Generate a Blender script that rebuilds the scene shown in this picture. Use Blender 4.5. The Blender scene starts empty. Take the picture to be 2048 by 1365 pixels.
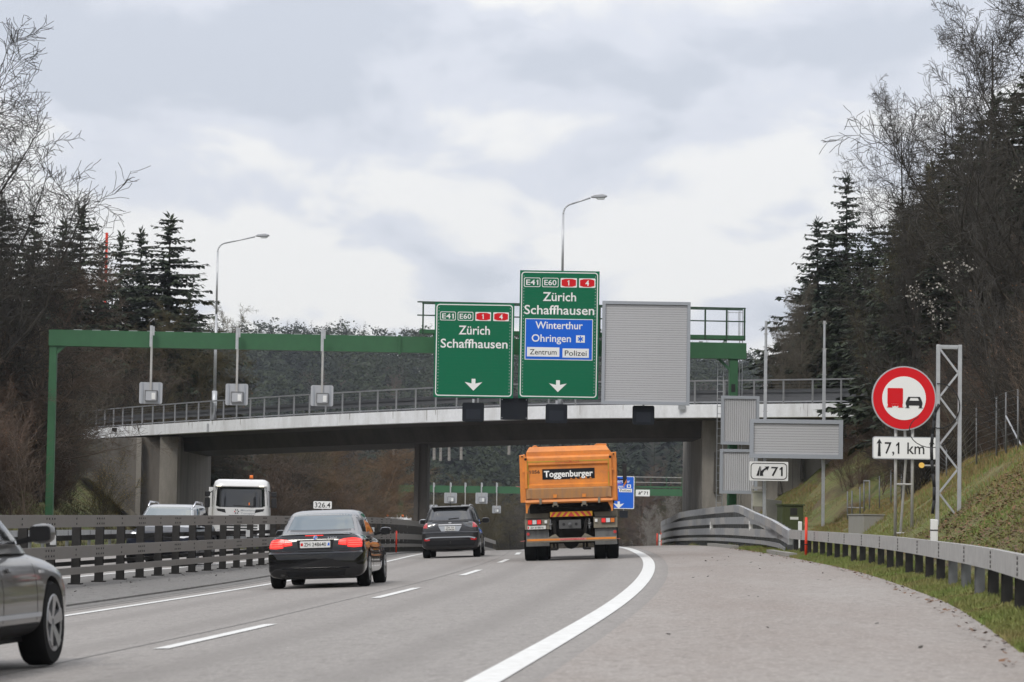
import bpy, bmesh, math, random
import numpy as np
from mathutils import Vector, Matrix
from mathutils.bvhtree import BVHTree

S = bpy.context.scene
COL = S.collection
R_ = random.Random(7)
RAD = math.radians

# ------------------------------------------------------------------ camera, sky, sun, exposure
F_PX = 5650.0
CAM_H = 1.15
PITCH = math.atan(357.5 / F_PX)
ROLL = RAD(0.9)
cam_d = bpy.data.cameras.new('camera')
cam = bpy.data.objects.new('camera', cam_d); COL.objects.link(cam)
cam_d.sensor_width = 36.0
cam_d.lens = 36.0 * F_PX / 2048.0
cam_d.clip_start = 0.5; cam_d.clip_end = 6000
cam.matrix_world = Matrix.Translation((0, 0, CAM_H)) @ Matrix.Rotation(math.pi / 2 + PITCH, 4, 'X') @ Matrix.Rotation(ROLL, 4, 'Z')
cam_d.dof.use_dof = True; cam_d.dof.focus_distance = 88; cam_d.dof.aperture_fstop = 5.0
S.camera = cam
S.render.resolution_x = 1024; S.render.resolution_y = 682

SUN_EL, SUN_AZ = RAD(48), RAD(205)          # azimuth measured clockwise from +Y: behind and to the left of the camera
world = bpy.data.worlds.new('World'); S.world = world; world.use_nodes = True
wn = world.node_tree.nodes; wl = world.node_tree.links
wn.clear()
wo = wn.new('ShaderNodeOutputWorld'); bg = wn.new('ShaderNodeBackground'); bg.inputs['Strength'].default_value = 0.1
sky = wn.new('ShaderNodeTexSky'); sky.sky_type = 'NISHITA'; sky.sun_disc = False
sky.sun_elevation = SUN_EL; sky.sun_rotation = SUN_AZ
tc = wn.new('ShaderNodeTexCoord')
sep = wn.new('ShaderNodeSeparateXYZ'); wl.new(tc.outputs['Generated'], sep.inputs[0])
# clouds lie on a plane overhead: divide the direction by its height
def wmath(op, a, b=None, clamp=False):
    n = wn.new('ShaderNodeMath'); n.operation = op; n.use_clamp = clamp
    for i, v in enumerate((a, b)):
        if v is None: continue
        if isinstance(v, (int, float)): n.inputs[i].default_value = v
        else: wl.new(v, n.inputs[i])
    return n.outputs[0]
zz = wmath('ADD', wmath('MAXIMUM', sep.outputs[2], 0.0), 0.22)
cx = wmath('DIVIDE', sep.outputs[0], zz); cy = wmath('DIVIDE', sep.outputs[1], zz)
comb = wn.new('ShaderNodeCombineXYZ'); wl.new(cx, comb.inputs[0]); wl.new(cy, comb.inputs[1])
def wnoise(scale, detail, rough, off, dist=0.0, sy=1.0):
    mp = wn.new('ShaderNodeMapping'); wl.new(comb.outputs[0], mp.inputs[0]); mp.inputs['Location'].default_value = off
    mp.inputs['Scale'].default_value = (1.0, sy, 1.0)
    n = wn.new('ShaderNodeTexNoise'); n.inputs['Scale'].default_value = scale; n.inputs['Detail'].default_value = detail
    n.inputs['Roughness'].default_value = rough; n.inputs['Distortion'].default_value = dist
    wl.new(mp.outputs[0], n.inputs['Vector']); return n.outputs[0]
n1 = wnoise(2.6, 4, 0.45, (3.1, 1.7, 0), 0.2, .62)
n2 = wnoise(5.5, 6, 0.52, (7.4, 2.2, 0), 0.3, .6)
mixn = wmath('ADD', wmath('MULTIPLY', n1, 0.58), wmath('MULTIPLY', n2, 0.42))
cr = wn.new('ShaderNodeValToRGB'); wl.new(mixn, cr.inputs[0])
cr.color_ramp.interpolation = 'EASE'
el = cr.color_ramp.elements
el[0].position = 0.42; el[0].color = (5.95, 6.3, 7.05, 1)
el[1].position = 0.555; el[1].color = (8.9, 8.85, 8.8, 1)
e2 = el.new(0.485); e2.color = (7.1, 7.35, 8.05, 1)
cov = wn.new('ShaderNodeMix'); cov.data_type = 'RGBA'; cov.inputs['Factor'].default_value = 0.93
wl.new(sky.outputs[0], cov.inputs[6]); wl.new(cr.outputs[0], cov.inputs[7])
# an overcast sky is brighter overhead than at the horizon
grad = wmath('ADD', wmath('MULTIPLY', wmath('MAXIMUM', sep.outputs[2], 0.0), 1.0), 0.95)
vm = wn.new('ShaderNodeVectorMath'); vm.operation = 'SCALE'; wl.new(cov.outputs[2], vm.inputs[0]); wl.new(grad, vm.inputs['Scale'])
wl.new(vm.outputs[0], bg.inputs['Color']); wl.new(bg.outputs[0], wo.inputs[0])

sun_d = bpy.data.lights.new('sun', 'SUN'); sun_d.energy = 1.5; sun_d.angle = RAD(14); sun_d.color = (1.0, 0.955, 0.89)
sun = bpy.data.objects.new('sun', sun_d); COL.objects.link(sun)
sdir = Vector((math.sin(SUN_AZ) * math.cos(SUN_EL), math.cos(SUN_AZ) * math.cos(SUN_EL), math.sin(SUN_EL)))
sun.rotation_euler = sdir.to_track_quat('Z', 'Y').to_euler()
S.view_settings.view_transform = 'Standard'; S.view_settings.look = 'None'
S.view_settings.exposure = 0.0; S.view_settings.gamma = 1.0
S.view_settings.use_curve_mapping = False
S.render.engine = 'CYCLES'

# ------------------------------------------------------------------ alignment curves (x of a line at distance y)
def hermite(kn):
    k = np.array(kn, float); x, y = k[:, 0], k[:, 1]
    m = np.gradient(y, x)
    def f(t):
        t = np.clip(np.asarray(t, float), x[0], x[-1]); i = np.clip(np.searchsorted(x, t) - 1, 0, len(x) - 2)
        h = x[i + 1] - x[i]; s = (t - x[i]) / h
        return ((2*s**3 - 3*s**2 + 1) * y[i] + (s**3 - 2*s**2 + s) * h * m[i] + (-2*s**3 + 3*s**2) * y[i + 1] + (s**3 - s**2) * h * m[i + 1])
    return f
XL = hermite([(-20, -12.0), (0, -10.0), (20, -7.95), (39.8, -6.06), (55.5, -4.85), (70, -4.15), (85, -3.65), (106, -3.2), (130, -2.6), (170, -0.8), (240, 3.5), (450, 16), (700, 30)])
XD = hermite([(-20, -8.3), (0, -6.1), (20, -4.05), (27.2, -3.36), (33.5, -2.78), (44.5, -1.98), (50, -1.58), (60, -.98), (75, -.29), (90, .2), (110, .55), (130, 1.1), (170, 2.9), (240, 7.2), (450, 20), (700, 34)])
XR = hermite([(-20, -4.5), (0, -2.2), (5, -1.7), (20.2, -.17), (39.2, 1.57), (60.5, 2.99), (74.2, 3.63), (84.2, 3.95), (100, 4.25), (115, 4.45), (130, 5.0), (170, 6.8), (240, 11), (450, 24), (700, 38)])
XE = hermite([(-20, -1.0), (0, 1.6), (5, 2.2), (21.8, 3.96), (26.5, 4.49), (33.2, 5.18), (41.2, 5.78), (51.8, 6.42), (64.2, 6.85), (79.8, 7.2), (100, 7.25), (120, 6.95), (140, 7.2), (170, 9.2), (240, 14), (450, 27), (700, 41)])
XM = hermite([(-20, -15.5), (0, -13.4), (30, -10.5), (45, -9.1), (55, -8.2), (65, -7.45), (76, -6.6), (90, -5.75), (108, -4.9), (120, -4.3), (135, -3.6), (170, -2.0), (240, 2.1), (450, 14), (700, 28)])
XO = lambda D: XM(D) - 9.6            # outer edge of the oncoming carriageway
BANK = 0.045
def crest(D):
    u = np.maximum(0, np.asarray(D, float) - 93)
    return np.where(u < 80, -.000177 * u * u, -.000177 * 6400 - .02832 * (u - 80))
def zroad(X, D): return BANK * X + crest(D)
def zmed(D): return BANK * (XL(D) - 1.3) + crest(D)
def lerp(D, xs, ys): return np.interp(D, xs, ys)
def smooth(t):
    t = np.clip(t, 0, 1); return t * t * (3 - 2 * t)
def hill(X, D):
    return smooth((D - 400) / 520.0) * (54 - 0.05 * X + 2.5 * np.sin(X * 0.021 + 1) + 1.2 * np.sin(X * .07))
def ground(X, D):
    X = np.asarray(X, float); D = np.asarray(D, float)
    xe, xo = XE(D), XO(D)
    dr = np.maximum(0, X - xe); dl = np.maximum(0, xo - X)
    toe = lerp(D, [0, 58, 72, 84, 92, 102, 112, 118, 150], [.5, .5, 1.6, 3.1, 4.0, 4.2, 2.8, 2.2, 2.9]); cap = lerp(D, [0, 60, 90, 105, 113, 135, 150, 300], [2.5, 2.5, 2.6, 4.9, 5.3, 5.3, 3, 1])
    a = .2 * np.minimum(dr, toe) + .72 * np.maximum(0, dr - toe)
    zr = zroad(xe, D) + np.where(a > cap, cap + np.maximum(0, (dr - toe - (cap - .2 * toe) / .72)) * .12, a)
    capl = lerp(D, [0, 90, 135, 178, 190, 250], [4.6, 4.6, 5.0, 5.0, 1.2, .4])
    tl = lerp(D, [0, 100, 120, 134, 165, 180], [1.4, 1.4, 2.2, 5.0, 5.4, 1.4])
    b = .1 * np.minimum(dl, tl) + .62 * np.maximum(0, dl - tl)
    zl = zmed(D) + np.where(b > capl, capl + np.maximum(0, (dl - tl - (capl - .1 * tl) / .62)) * .08, b)
    t = np.clip((X - xo) / (xe - xo), 0, 1)
    mid = zmed(D) * (1 - t) + zroad(xe, D) * t - .28
    z = np.where(X > xe, np.minimum(zr, zr), np.where(X < xo, zl, mid))
    far = smooth((D - 300) / 120.0)
    return z * (1 - far) + (crest(D)) * far * (1 - smooth((D - 420) / 200.)) + (-12 * far * smooth((D - 420) / 200.)) + hill(X, D)
def surf(X, D):
    """height of whatever one stands on: lanes, median, oncoming lanes or terrain"""
    xl, xm, xe, xo = float(XL(D)), float(XM(D)), float(XE(D)), float(XO(D))
    if xl - 1.2 <= X <= xe: return float(zroad(X, D))
    if xo <= X < xl - 1.2: return float(zmed(D)) + .03
    return float(ground(X, D))

MC = cam.matrix_world.to_3x3()
def ray(px, py):
    v = MC @ Vector(((px - 1024) / F_PX, -(py - 682.5) / F_PX, -1)); return v / v.y
def P(px, py, D):
    """the point D metres ahead that a measured direction leads to (used to survey positions from the photograph)"""
    v = ray(px, py); return Vector((v.x * D, D, CAM_H + v.z * D))
def base(px, D, py=1100):
    p = P(px, py, D); return Vector((p.x, D, surf(p.x, D)))

# ------------------------------------------------------------------ materials
MATS = {}
def nodes_of(m): return m.node_tree.nodes, m.node_tree.links
def mat(name, col, rough=.6, metal=0.0, bump=None, var=None, spec=.5, coat=0.0, ior=1.5, emit=None, extra=None):
    """var = (scale, amount, second colour) noise mottling; bump = (scale, strength)"""
    if name in MATS: return MATS[name]
    m = bpy.data.materials.new(name); m.use_nodes = True; N, L = nodes_of(m)
    b = N['Principled BSDF']; b.inputs['Base Color'].default_value = (*col, 1); b.inputs['Roughness'].default_value = rough
    b.inputs['Metallic'].default_value = metal; b.inputs['IOR'].default_value = ior
    b.inputs['Specular IOR Level'].default_value = spec
    if coat: b.inputs['Coat Weight'].default_value = coat; b.inputs['Coat Roughness'].default_value = .04
    if emit: b.inputs['Emission Color'].default_value = (*emit[0], 1); b.inputs['Emission Strength'].default_value = emit[1]
    t = N.new('ShaderNodeTexCoord')
    if var:
        n = N.new('ShaderNodeTexNoise'); n.inputs['Scale'].default_value = var[0]; n.inputs['Detail'].default_value = 6; n.inputs['Roughness'].default_value = .62
        L.new(t.outputs['Object'], n.inputs['Vector'])
        if len(var) > 3:
            mp = N.new('ShaderNodeMapping'); mp.inputs['Scale'].default_value = var[3]; L.new(t.outputs['Object'], mp.inputs[0]); L.new(mp.outputs[0], n.inputs['Vector'])
        r = N.new('ShaderNodeMapRange'); r.inputs[1].default_value = .35; r.inputs[2].default_value = .65; r.inputs[3].default_value = 0; r.inputs[4].default_value = var[1]
        L.new(n.outputs[0], r.inputs[0])
        x = N.new('ShaderNodeMix'); x.data_type = 'RGBA'; x.inputs[6].default_value = (*col, 1); x.inputs[7].default_value = (*var[2], 1)
        L.new(r.outputs[0], x.inputs[0]); L.new(x.outputs[2], b.inputs['Base Color'])
    if bump:
        n = N.new('ShaderNodeTexNoise'); n.inputs['Scale'].default_value = bump[0]; n.inputs['Detail'].default_value = 4; L.new(t.outputs['Object'], n.inputs['Vector'])
        bp = N.new('ShaderNodeBump'); bp.inputs['Strength'].default_value = bump[1]; bp.inputs['Distance'].default_value = .02
        L.new(n.outputs[0], bp.inputs['Height']); L.new(bp.outputs[0], b.inputs['Normal'])
    MATS[name] = m; return m

def asphalt(name, c1, c2, c3, streak):
    m = bpy.data.materials.new(name); m.use_nodes = True; N, L = nodes_of(m); b = N['Principled BSDF']; b.inputs['Roughness'].default_value = .85
    t = N.new('ShaderNodeTexCoord')
    def nz(scale, det, s=(1, 1, 1)):
        mp = N.new('ShaderNodeMapping'); mp.inputs['Scale'].default_value = s; L.new(t.outputs['Object'], mp.inputs[0])
        n = N.new('ShaderNodeTexNoise'); n.inputs['Scale'].default_value = scale; n.inputs['Detail'].default_value = det; n.inputs['Roughness'].default_value = .65
        L.new(mp.outputs[0], n.inputs['Vector']); return n.outputs[0]
    def mix(f, a, bcol, lo, hi, amt):
        r = N.new('ShaderNodeMapRange'); r.inputs[1].default_value = lo; r.inputs[2].default_value = hi; r.inputs[4].default_value = amt; L.new(f, r.inputs[0])
        x = N.new('ShaderNodeMix'); x.data_type = 'RGBA'; L.new(r.outputs[0], x.inputs[0])
        if isinstance(a, tuple): x.inputs[6].default_value = (*a, 1)
        else: L.new(a, x.inputs[6])
        x.inputs[7].default_value = (*bcol, 1); return x.outputs[2]
    c = mix(nz(.5, 5, (1, .18, 1)), c1, c2, .35, .7, streak)
    c = mix(nz(9, 6, (1, .3, 1)), c, c3, .48, .68, .85)
    c = mix(nz(26, 3, (1, .35, 1)), c, tuple(v * 1.35 for v in c1), .5, .68, .7)
    c = mix(nz(80, 2), c, tuple(v * .55 for v in c1), .55, .72, .6)
    c = mix(nz(1.7, 6, (1, .3, 1)), c, c3, .55, .8, .5)
    at = N.new('ShaderNodeAttribute'); at.attribute_name = 'tint'      # metres from the lane line: worn wheel tracks
    w1 = N.new('ShaderNodeMath'); w1.operation = 'MULTIPLY'; w1.inputs[1].default_value = 2 * math.pi / 1.82; L.new(at.outputs['Fac'], w1.inputs[0])
    w2 = N.new('ShaderNodeMath'); w2.operation = 'COSINE'; L.new(w1.outputs[0], w2.inputs[0])
    w3 = N.new('ShaderNodeMapRange'); w3.inputs[1].default_value = -.2; w3.inputs[2].default_value = -1; w3.inputs[3].default_value = 0; w3.inputs[4].default_value = .45 if 'lane' in name else 0.0; L.new(w2.outputs[0], w3.inputs[0])
    x9 = N.new('ShaderNodeMix'); x9.data_type = 'RGBA'; L.new(w3.outputs[0], x9.inputs[0]); L.new(c, x9.inputs[6]); x9.inputs[7].default_value = (*[v * .95 for v in c3], 1); c = x9.outputs[2]
    L.new(c, b.inputs['Base Color'])
    bp = N.new('ShaderNodeBump'); bp.inputs['Strength'].default_value = .35; bp.inputs['Distance'].default_value = .01
    L.new(nz(70, 3), bp.inputs['Height']); L.new(bp.outputs[0], b.inputs['Normal'])
    MATS[name] = m; return m
M_ROAD = asphalt('asphalt_lane', (.262, .243, .225), (.226, .21, .194), (.185, .170, .156), .8)
M_SHO = asphalt('asphalt_shoulder', (.292, .266, .243), (.225, .186, .162), (.195, .170, .150), .95)
M_MED = asphalt('asphalt_median', (.165, .157, .147), (.12, .114, .106), (.09, .085, .078), .9)
M_PAINT = mat('road_paint', (.70, .70, .68), .75, var=(7, .6, (.50, .49, .46)))
M_SEAM = mat('asphalt_seam', (.19, .182, .172), .9)
M_KERB = mat('kerb_concrete', (.27, .26, .24), .9, var=(3, .6, (.25, .24, .2)), bump=(30, .3))
M_GALV = mat('galvanised_steel', (.50, .51, .52), .42, .55, var=(5, .6, (.36, .37, .39)))
M_GALVW = mat('weathered_galvanised_steel', (.46, .45, .43), .55, .35, var=(6, .7, (.33, .32, .31)))
M_BARR = mat('dull_median_rail', (.185, .170, .153), .6, .2, var=(5, .6, (.2, .188, .175)))
M_POST = mat('dark_steel_post', (.04, .038, .036), .8, .0, var=(6, .6, (.022, .021, .02)), spec=.2)
M_POSTG = mat('grey_steel_post', (.19, .195, .2), .6, .3, var=(6, .6, (.12, .12, .12)))
M_BOLT = mat('dark_bolt', (.035, .033, .03), .7)
M_GREEN = mat('green_gantry_paint', (.028, .115, .045), .5, var=(2.5, .5, (.022, .085, .036)))
M_GREEND = mat('dark_green_handrail_paint', (.012, .045, .02), .5)
M_SGREEN = mat('green_sign_sheeting', (.002, .135, .062), .6, spec=.2)
M_SBLUE = mat('blue_sign_sheeting', (.008, .115, .60), .6, spec=.2)
M_SWHITE = mat('white_sign_sheeting', (.78, .78, .76), .45)
M_SRED = mat('red_sign_sheeting', (.60, .008, .014), .6, spec=.2)
M_SBLACK = mat('black_sign_print', (.012, .012, .013), .7)
M_SLAT = mat('grey_louvre_slat', (.44, .44, .45), .55, .0, var=(1.5, .3, (.40, .40, .41)))
M_FRAME = mat('grey_sign_frame', (.33, .35, .38), .5, .2)
M_SBACK = mat('grey_sign_back', (.42, .43, .45), .5, .25, var=(3, .4, (.36, .37, .39)))
M_BOX = mat('black_signal_housing', (.012, .014, .018), .7, spec=.15)
M_BOX2 = mat('signal_matrix_face', (.02, .023, .03), .6, spec=.15)
M_RED = mat('red_marker_plastic', (.72, .045, .015), .5)
M_WPL = mat('white_plastic', (.72, .72, .7), .5)
M_ORAMP = mat('orange_beacon', (.9, .2, .02), .3)

def concrete(name, c, dark, stain=.8):
    m = bpy.data.materials.new(name); m.use_nodes = True; N, L = nodes_of(m); b = N['Principled BSDF']; b.inputs['Roughness'].default_value = .85
    t = N.new('ShaderNodeTexCoord')
    def nz(scale, s):
        mp = N.new('ShaderNodeMapping'); mp.inputs['Scale'].default_value = s; L.new(t.outputs['Object'], mp.inputs[0])
        n = N.new('ShaderNodeTexNoise'); n.inputs['Scale'].default_value = scale; n.inputs['Detail'].default_value = 7; n.inputs['Roughness'].default_value = .65; L.new(mp.outputs[0], n.inputs['Vector']); return n.outputs[0]
    r = N.new('ShaderNodeMapRange'); r.inputs[1].default_value = .42; r.inputs[2].default_value = .68; r.inputs[4].default_value = stain; L.new(nz(1.1, (1, 1, .22)), r.inputs[0])
    x = N.new('ShaderNodeMix'); x.data_type = 'RGBA'; x.inputs[6].default_value = (*c, 1); x.inputs[7].default_value = (*dark, 1); L.new(r.outputs[0], x.inputs[0])
    r2 = N.new('ShaderNodeMapRange'); r2.inputs[1].default_value = .4; r2.inputs[2].default_value = .7; r2.inputs[4].default_value = .35; L.new(nz(6, (1, 1, 1)), r2.inputs[0])
    x2 = N.new('ShaderNodeMix'); x2.data_type = 'RGBA'; L.new(x.outputs[2], x2.inputs[6]); x2.inputs[7].default_value = (*[v * .7 for v in c], 1); L.new(r2.outputs[0], x2.inputs[0])
    L.new(x2.outputs[2], b.inputs['Base Color'])
    bp = N.new('ShaderNodeBump'); bp.inputs['Strength'].default_value = .3; bp.inputs['Distance'].default_value = .02; L.new(nz(14, (1, 1, 1)), bp.inputs['Height']); L.new(bp.outputs[0], b.inputs['Normal'])
    MATS[name] = m; return m
M_CONC = concrete('grey_concrete', (.27, .25, .22), (.10, .092, .08))
M_CONCD = concrete('dark_concrete', (.11, .1, .09), (.05, .046, .04))
M_CONCM = concrete('darker_old_concrete', (.165, .15, .132), (.07, .064, .056))  # tone between the grey and the dark concrete, for the left abutment
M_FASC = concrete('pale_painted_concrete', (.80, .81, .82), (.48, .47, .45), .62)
M_SOFF = concrete('dark_soffit_concrete', (.062, .056, .05), (.03, .028, .026))  # darkest of the concrete tones, for deck slab and girder

# ------------------------------------------------------------------ mesh and object helpers
def tag(o, label=None, cat=None, group=None, kind=None):
    if label: o['label'] = label
    if cat: o['category'] = cat
    if group: o['group'] = group
    if kind: o['kind'] = kind
    return o
def thing(name, label, cat, loc=(0, 0, 0), rz=0.0, group=None, ry=0.0):
    o = bpy.data.objects.new(name, None); COL.objects.link(o)
    o.location = loc; o.rotation_euler = (0, ry, rz); o.empty_display_size = .2
    return tag(o, label, cat, group)
def link(name, me, parent=None, mats=None, loc=None):
    o = bpy.data.objects.new(name, me); COL.objects.link(o)
    if parent is not None: o.parent = parent
    if mats is not None:
        for m in (mats if isinstance(mats, (list, tuple)) else [mats]):
            if me.materials.find(m.name) < 0: me.materials.append(m)
    if loc is not None: o.location = loc
    return o
def copy_tree(o, parent=None):
    c = o.copy(); COL.objects.link(c); c.parent = parent
    for ch in o.children: copy_tree(ch, c)
    return c

class MB:
    def __init__(s): s.v = []; s.f = []; s.sm = False
    def add(s, vs, fs):
        k = len(s.v); s.v += [tuple(v) for v in vs]; s.f += [tuple(i + k for i in f) for f in fs]; return s
    def hexa(s, p):   # p: 4 bottom ccw, 4 top ccw
        return s.add(p, [(3, 2, 1, 0), (4, 5, 6, 7), (0, 1, 5, 4), (1, 2, 6, 5), (2, 3, 7, 6), (3, 0, 4, 7)])
    def box(s, x0, x1, y0, y1, z0, z1):
        return s.hexa([(x0, y0, z0), (x1, y0, z0), (x1, y1, z0), (x0, y1, z0), (x0, y0, z1), (x1, y0, z1), (x1, y1, z1), (x0, y1, z1)])
    def bar(s, a, b, w, h=None, up=(0, 0, 1)):
        """box beam between two points, w across, h along up"""
        a = Vector(a); b = Vector(b); d = (b - a).normalized(); up = Vector(up)
        if abs(d.dot(up)) > .98: up = Vector((0, 1, 0))
        x = d.cross(up).normalized(); z = x.cross(d).normalized(); h = w if h is None else h
        x = x * w / 2; z = z * h / 2
        return s.hexa([a - x - z, a + x - z, b + x - z, b - x - z, a - x + z, a + x + z, b + x + z, b - x + z])
    def tube(s, a, b, r, r2=None, n=8, cap=True):
        a = Vector(a); b = Vector(b); r2 = r if r2 is None else r2
        q = (b - a).to_track_quat('Z', 'Y'); vs = []
        for c, rr in ((a, r), (b, r2)):
            for i in range(n):
                t = 2 * math.pi * i / n; vs.append(c + q @ Vector((math.cos(t) * rr, math.sin(t) * rr, 0)))
        fs = [(i, (i + 1) % n, n + (i + 1) % n, n + i) for i in range(n)]
        if cap: fs += [tuple(range(n - 1, -1, -1)), tuple(range(n, 2 * n))]
        return s.add(vs, fs)
    def path(s, pts, r, n=8):
        for a, b in zip(pts[:-1], pts[1:]): s.tube(a, b, r, n=n)
        return s
    def poly(s, pts, y0, y1):
        """polygon given as (x, z), extruded from y0 (front) to y1"""
        n = len(pts)
        A = sum(pts[i][0] * pts[(i + 1) % n][1] - pts[(i + 1) % n][0] * pts[i][1] for i in range(n))
        if A < 0: pts = pts[::-1]
        vs = [(x, y0, z) for x, z in pts] + [(x, y1, z) for x, z in pts]
        return s.add(vs, [tuple(range(n)), tuple(range(2 * n - 1, n - 1, -1))] + [(i, i + n, (i + 1) % n + n, (i + 1) % n) for i in range(n)])
    def ring(s, outer, inner, y0, y1):
        n = len(outer); vs = [(x, y0, z) for x, z in outer] + [(x, y0, z) for x, z in inner] + [(x, y1, z) for x, z in outer] + [(x, y1, z) for x, z in inner]
        fs = []
        for i in range(n):
            j = (i + 1) % n; fs += [(i, j, n + j, n + i), (i, 2 * n + i, 2 * n + j, j), (n + i, n + j, 3 * n + j, 3 * n + i)]
        return s.add(vs, fs)
    def disc(s, c, r, y0, y1, n=32): return s.poly([(c[0] + r * math.cos(2 * math.pi * i / n), c[1] + r * math.sin(2 * math.pi * i / n)) for i in range(n)], y0, y1)
    def mesh(s, name, smooth=False):
        me = bpy.data.meshes.new(name); me.from_pydata(s.v, [], s.f); me.validate()
        if smooth: me.polygons.foreach_set('use_smooth', [True] * len(me.polygons))
        return me
    def build(s, name, m, parent=None, smooth=False, loc=None):
        return link(name, s.mesh(name, smooth), parent, m, loc)
def rrect(x0, x1, z0, z1, r, n=5):
    o = []
    for cx_, cz_, a in ((x1 - r, z0 + r, -90), (x1 - r, z1 - r, 0), (x0 + r, z1 - r, 90), (x0 + r, z0 + r, 180)):
        for i in range(n + 1):
            t = RAD(a + 90 * i / n); o.append((cx_ + r * math.cos(t), cz_ + r * math.sin(t)))
    return o
def bevel(o, w=.01, seg=2):
    m = o.modifiers.new('bevel', 'BEVEL'); m.width = w; m.segments = seg; m.limit_method = 'ANGLE'; m.angle_limit = RAD(40); return o

_txt = {}
def text(parent, s, cx, cz, cap, m, width=None, y=-.01, bold=.0, name='lettering', left=False, rot=0, flip=False):
    """flat lettering in the local x-z plane, facing -y; cap = height of the capitals in metres"""
    cu = bpy.data.curves.new('t', 'FONT'); cu.body = s; cu.size = 1; cu.offset = bold; cu.resolution_u = 3; cu.extrude = 0
    ob = bpy.data.objects.new('t', cu); COL.objects.link(ob); bpy.context.view_layer.update()
    dg = bpy.context.evaluated_depsgraph_get(); me = bpy.data.meshes.new_from_object(ob.evaluated_get(dg))
    bpy.data.objects.remove(ob); bpy.data.curves.remove(cu)
    n = len(me.vertices); co = np.empty(n * 3); me.vertices.foreach_get('co', co); co = co.reshape(-1, 3)
    k = cap / .70; x0, x1 = co[:, 0].min(), co[:, 0].max()
    kx = k if width is None else width / (x1 - x0)
    X = (co[:, 0] - (x0 if left else (x0 + x1) / 2)) * kx; Z = (co[:, 1] - .35) * k
    if flip: X = -X
    ones = []
    if '1' in s and not any(ch in s for ch in 'iüöj'):      # give the figure 1 its flag, as on Swiss signs
        par = list(range(n))
        def find(a):
            while par[a] != a: par[a] = par[par[a]]; a = par[a]
            return a
        for e in me.edges:
            a, b = find(e.vertices[0]), find(e.vertices[1]); par[a] = b
        isl = {}
        for q in range(n): isl.setdefault(find(q), []).append(q)
        isl = sorted(isl.values(), key=lambda l: X[l].min()); chars = [ch for ch in s if ch != ' ']
        if len(isl) == len(chars):
            for ch, l in zip(chars, isl):
                if ch == '1': ones.append((X[l].min(), X[l].max(), Z[l].max(), Z[l].max() - Z[l].min()))
    c, sn = math.cos(rot), math.sin(rot)
    out = np.stack([cx + X * c - Z * sn, np.full(n, y), cz + X * sn + Z * c], 1)
    me.vertices.foreach_set('co', out.ravel()); me.update()
    if ones:
        bm = bmesh.new(); bm.from_mesh(me)
        for xa, xb, zt, hh in ones:
            t = hh * .15; xr = xa + (xb - xa) * .5; f = bm.faces.new([bm.verts.new((cx + u, y, cz + v)) for u, v in [(xr, zt), (xa - hh * .15, zt - hh * .20), (xa - hh * .15, zt - hh * .20 - t * 1.05), (xr, zt - t * 1.25)]])
        bm.to_mesh(me); bm.free()
    return link(name, me, parent, m)

def np_mesh(name, verts, faces, k, mats=None, mat_idx=None, attr=None, smooth=False):
    """fast mesh from numpy arrays, all faces with k corners"""
    me = bpy.data.meshes.new(name); nv, nf = len(verts), len(faces)
    me.vertices.add(nv); me.vertices.foreach_set('co', np.asarray(verts, np.float32).ravel())
    me.loops.add(nf * k); me.loops.foreach_set('vertex_index', np.asarray(faces, np.int32).ravel())
    me.polygons.add(nf); me.polygons.foreach_set('loop_start', np.arange(0, nf * k, k, dtype=np.int32)); me.polygons.foreach_set('loop_total', np.full(nf, k, np.int32))
    if mats:
        for m in mats: me.materials.append(m)
    if mat_idx is not None: me.polygons.foreach_set('material_index', np.asarray(mat_idx, np.int32))
    if attr is not None:
        a = me.attributes.new('tint', 'FLOAT', 'POINT'); a.data.foreach_set('value', np.asarray(attr, np.float32))
    if smooth: me.polygons.foreach_set('use_smooth', np.ones(nf, bool))
    me.update(calc_edges=True); return me

# ------------------------------------------------------------------ terrain, roads, markings
def terrain_material():
    m = bpy.data.materials.new('grassy_soil'); m.use_nodes = True; N, L = nodes_of(m); b = N['Principled BSDF']; b.inputs['Roughness'].default_value = .95
    t = N.new('ShaderNodeTexCoord')
    def nz(s, d=6):
        n = N.new('ShaderNodeTexNoise'); n.inputs['Scale'].default_value = s; n.inputs['Detail'].default_value = d; n.inputs['Roughness'].default_value = .65; L.new(t.outputs['Object'], n.inputs['Vector']); return n.outputs[0]
    def mix(f, a, c, lo, hi, amt=1):
        r = N.new('ShaderNodeMapRange'); r.inputs[1].default_value = lo; r.inputs[2].default_value = hi; r.inputs[4].default_value = amt; L.new(f, r.inputs[0])
        x = N.new('ShaderNodeMix'); x.data_type = 'RGBA'; L.new(r.outputs[0], x.inputs[0])
        if isinstance(a, tuple): x.inputs[6].default_value = (*a, 1)
        else: L.new(a, x.inputs[6])
        x.inputs[7].default_value = (*c, 1); return x.outputs[2]
    c = mix(nz(.9), (.12, .15, .035), (.19, .155, .06), .42, .64)
    c = mix(nz(.35, 4), c, (.11, .07, .038), .5, .62, .9)
    c = mix(nz(7), c, (.05, .048, .022), .5, .7, .8)
    L.new(c, b.inputs['Base Color'])
    bp = N.new('ShaderNodeBump'); bp.inputs['Strength'].default_value = .8; bp.inputs['Distance'].default_value = .08; L.new(nz(9), bp.inputs['Height']); L.new(bp.outputs[0], b.inputs['Normal'])
    return m
M_SOIL = terrain_material()
rows = np.concatenate([np.arange(-20, 200, 2.), np.arange(200, 420, 8.), np.arange(420, 1000, 20.), [1000, 1150, 1400, 1900, 2600]])
lo = np.array([-2200, -900, -500, -320, -220, -160, -120, -90, -70, -55, -45, -36, -30, -26, -22, -19, -16, -14, -12, -10, -9, -8, -7, -6, -5, -4, -3.2, -2.4, -1.4, -.7, 0])
ro = -lo[::-1]
V = []
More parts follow.
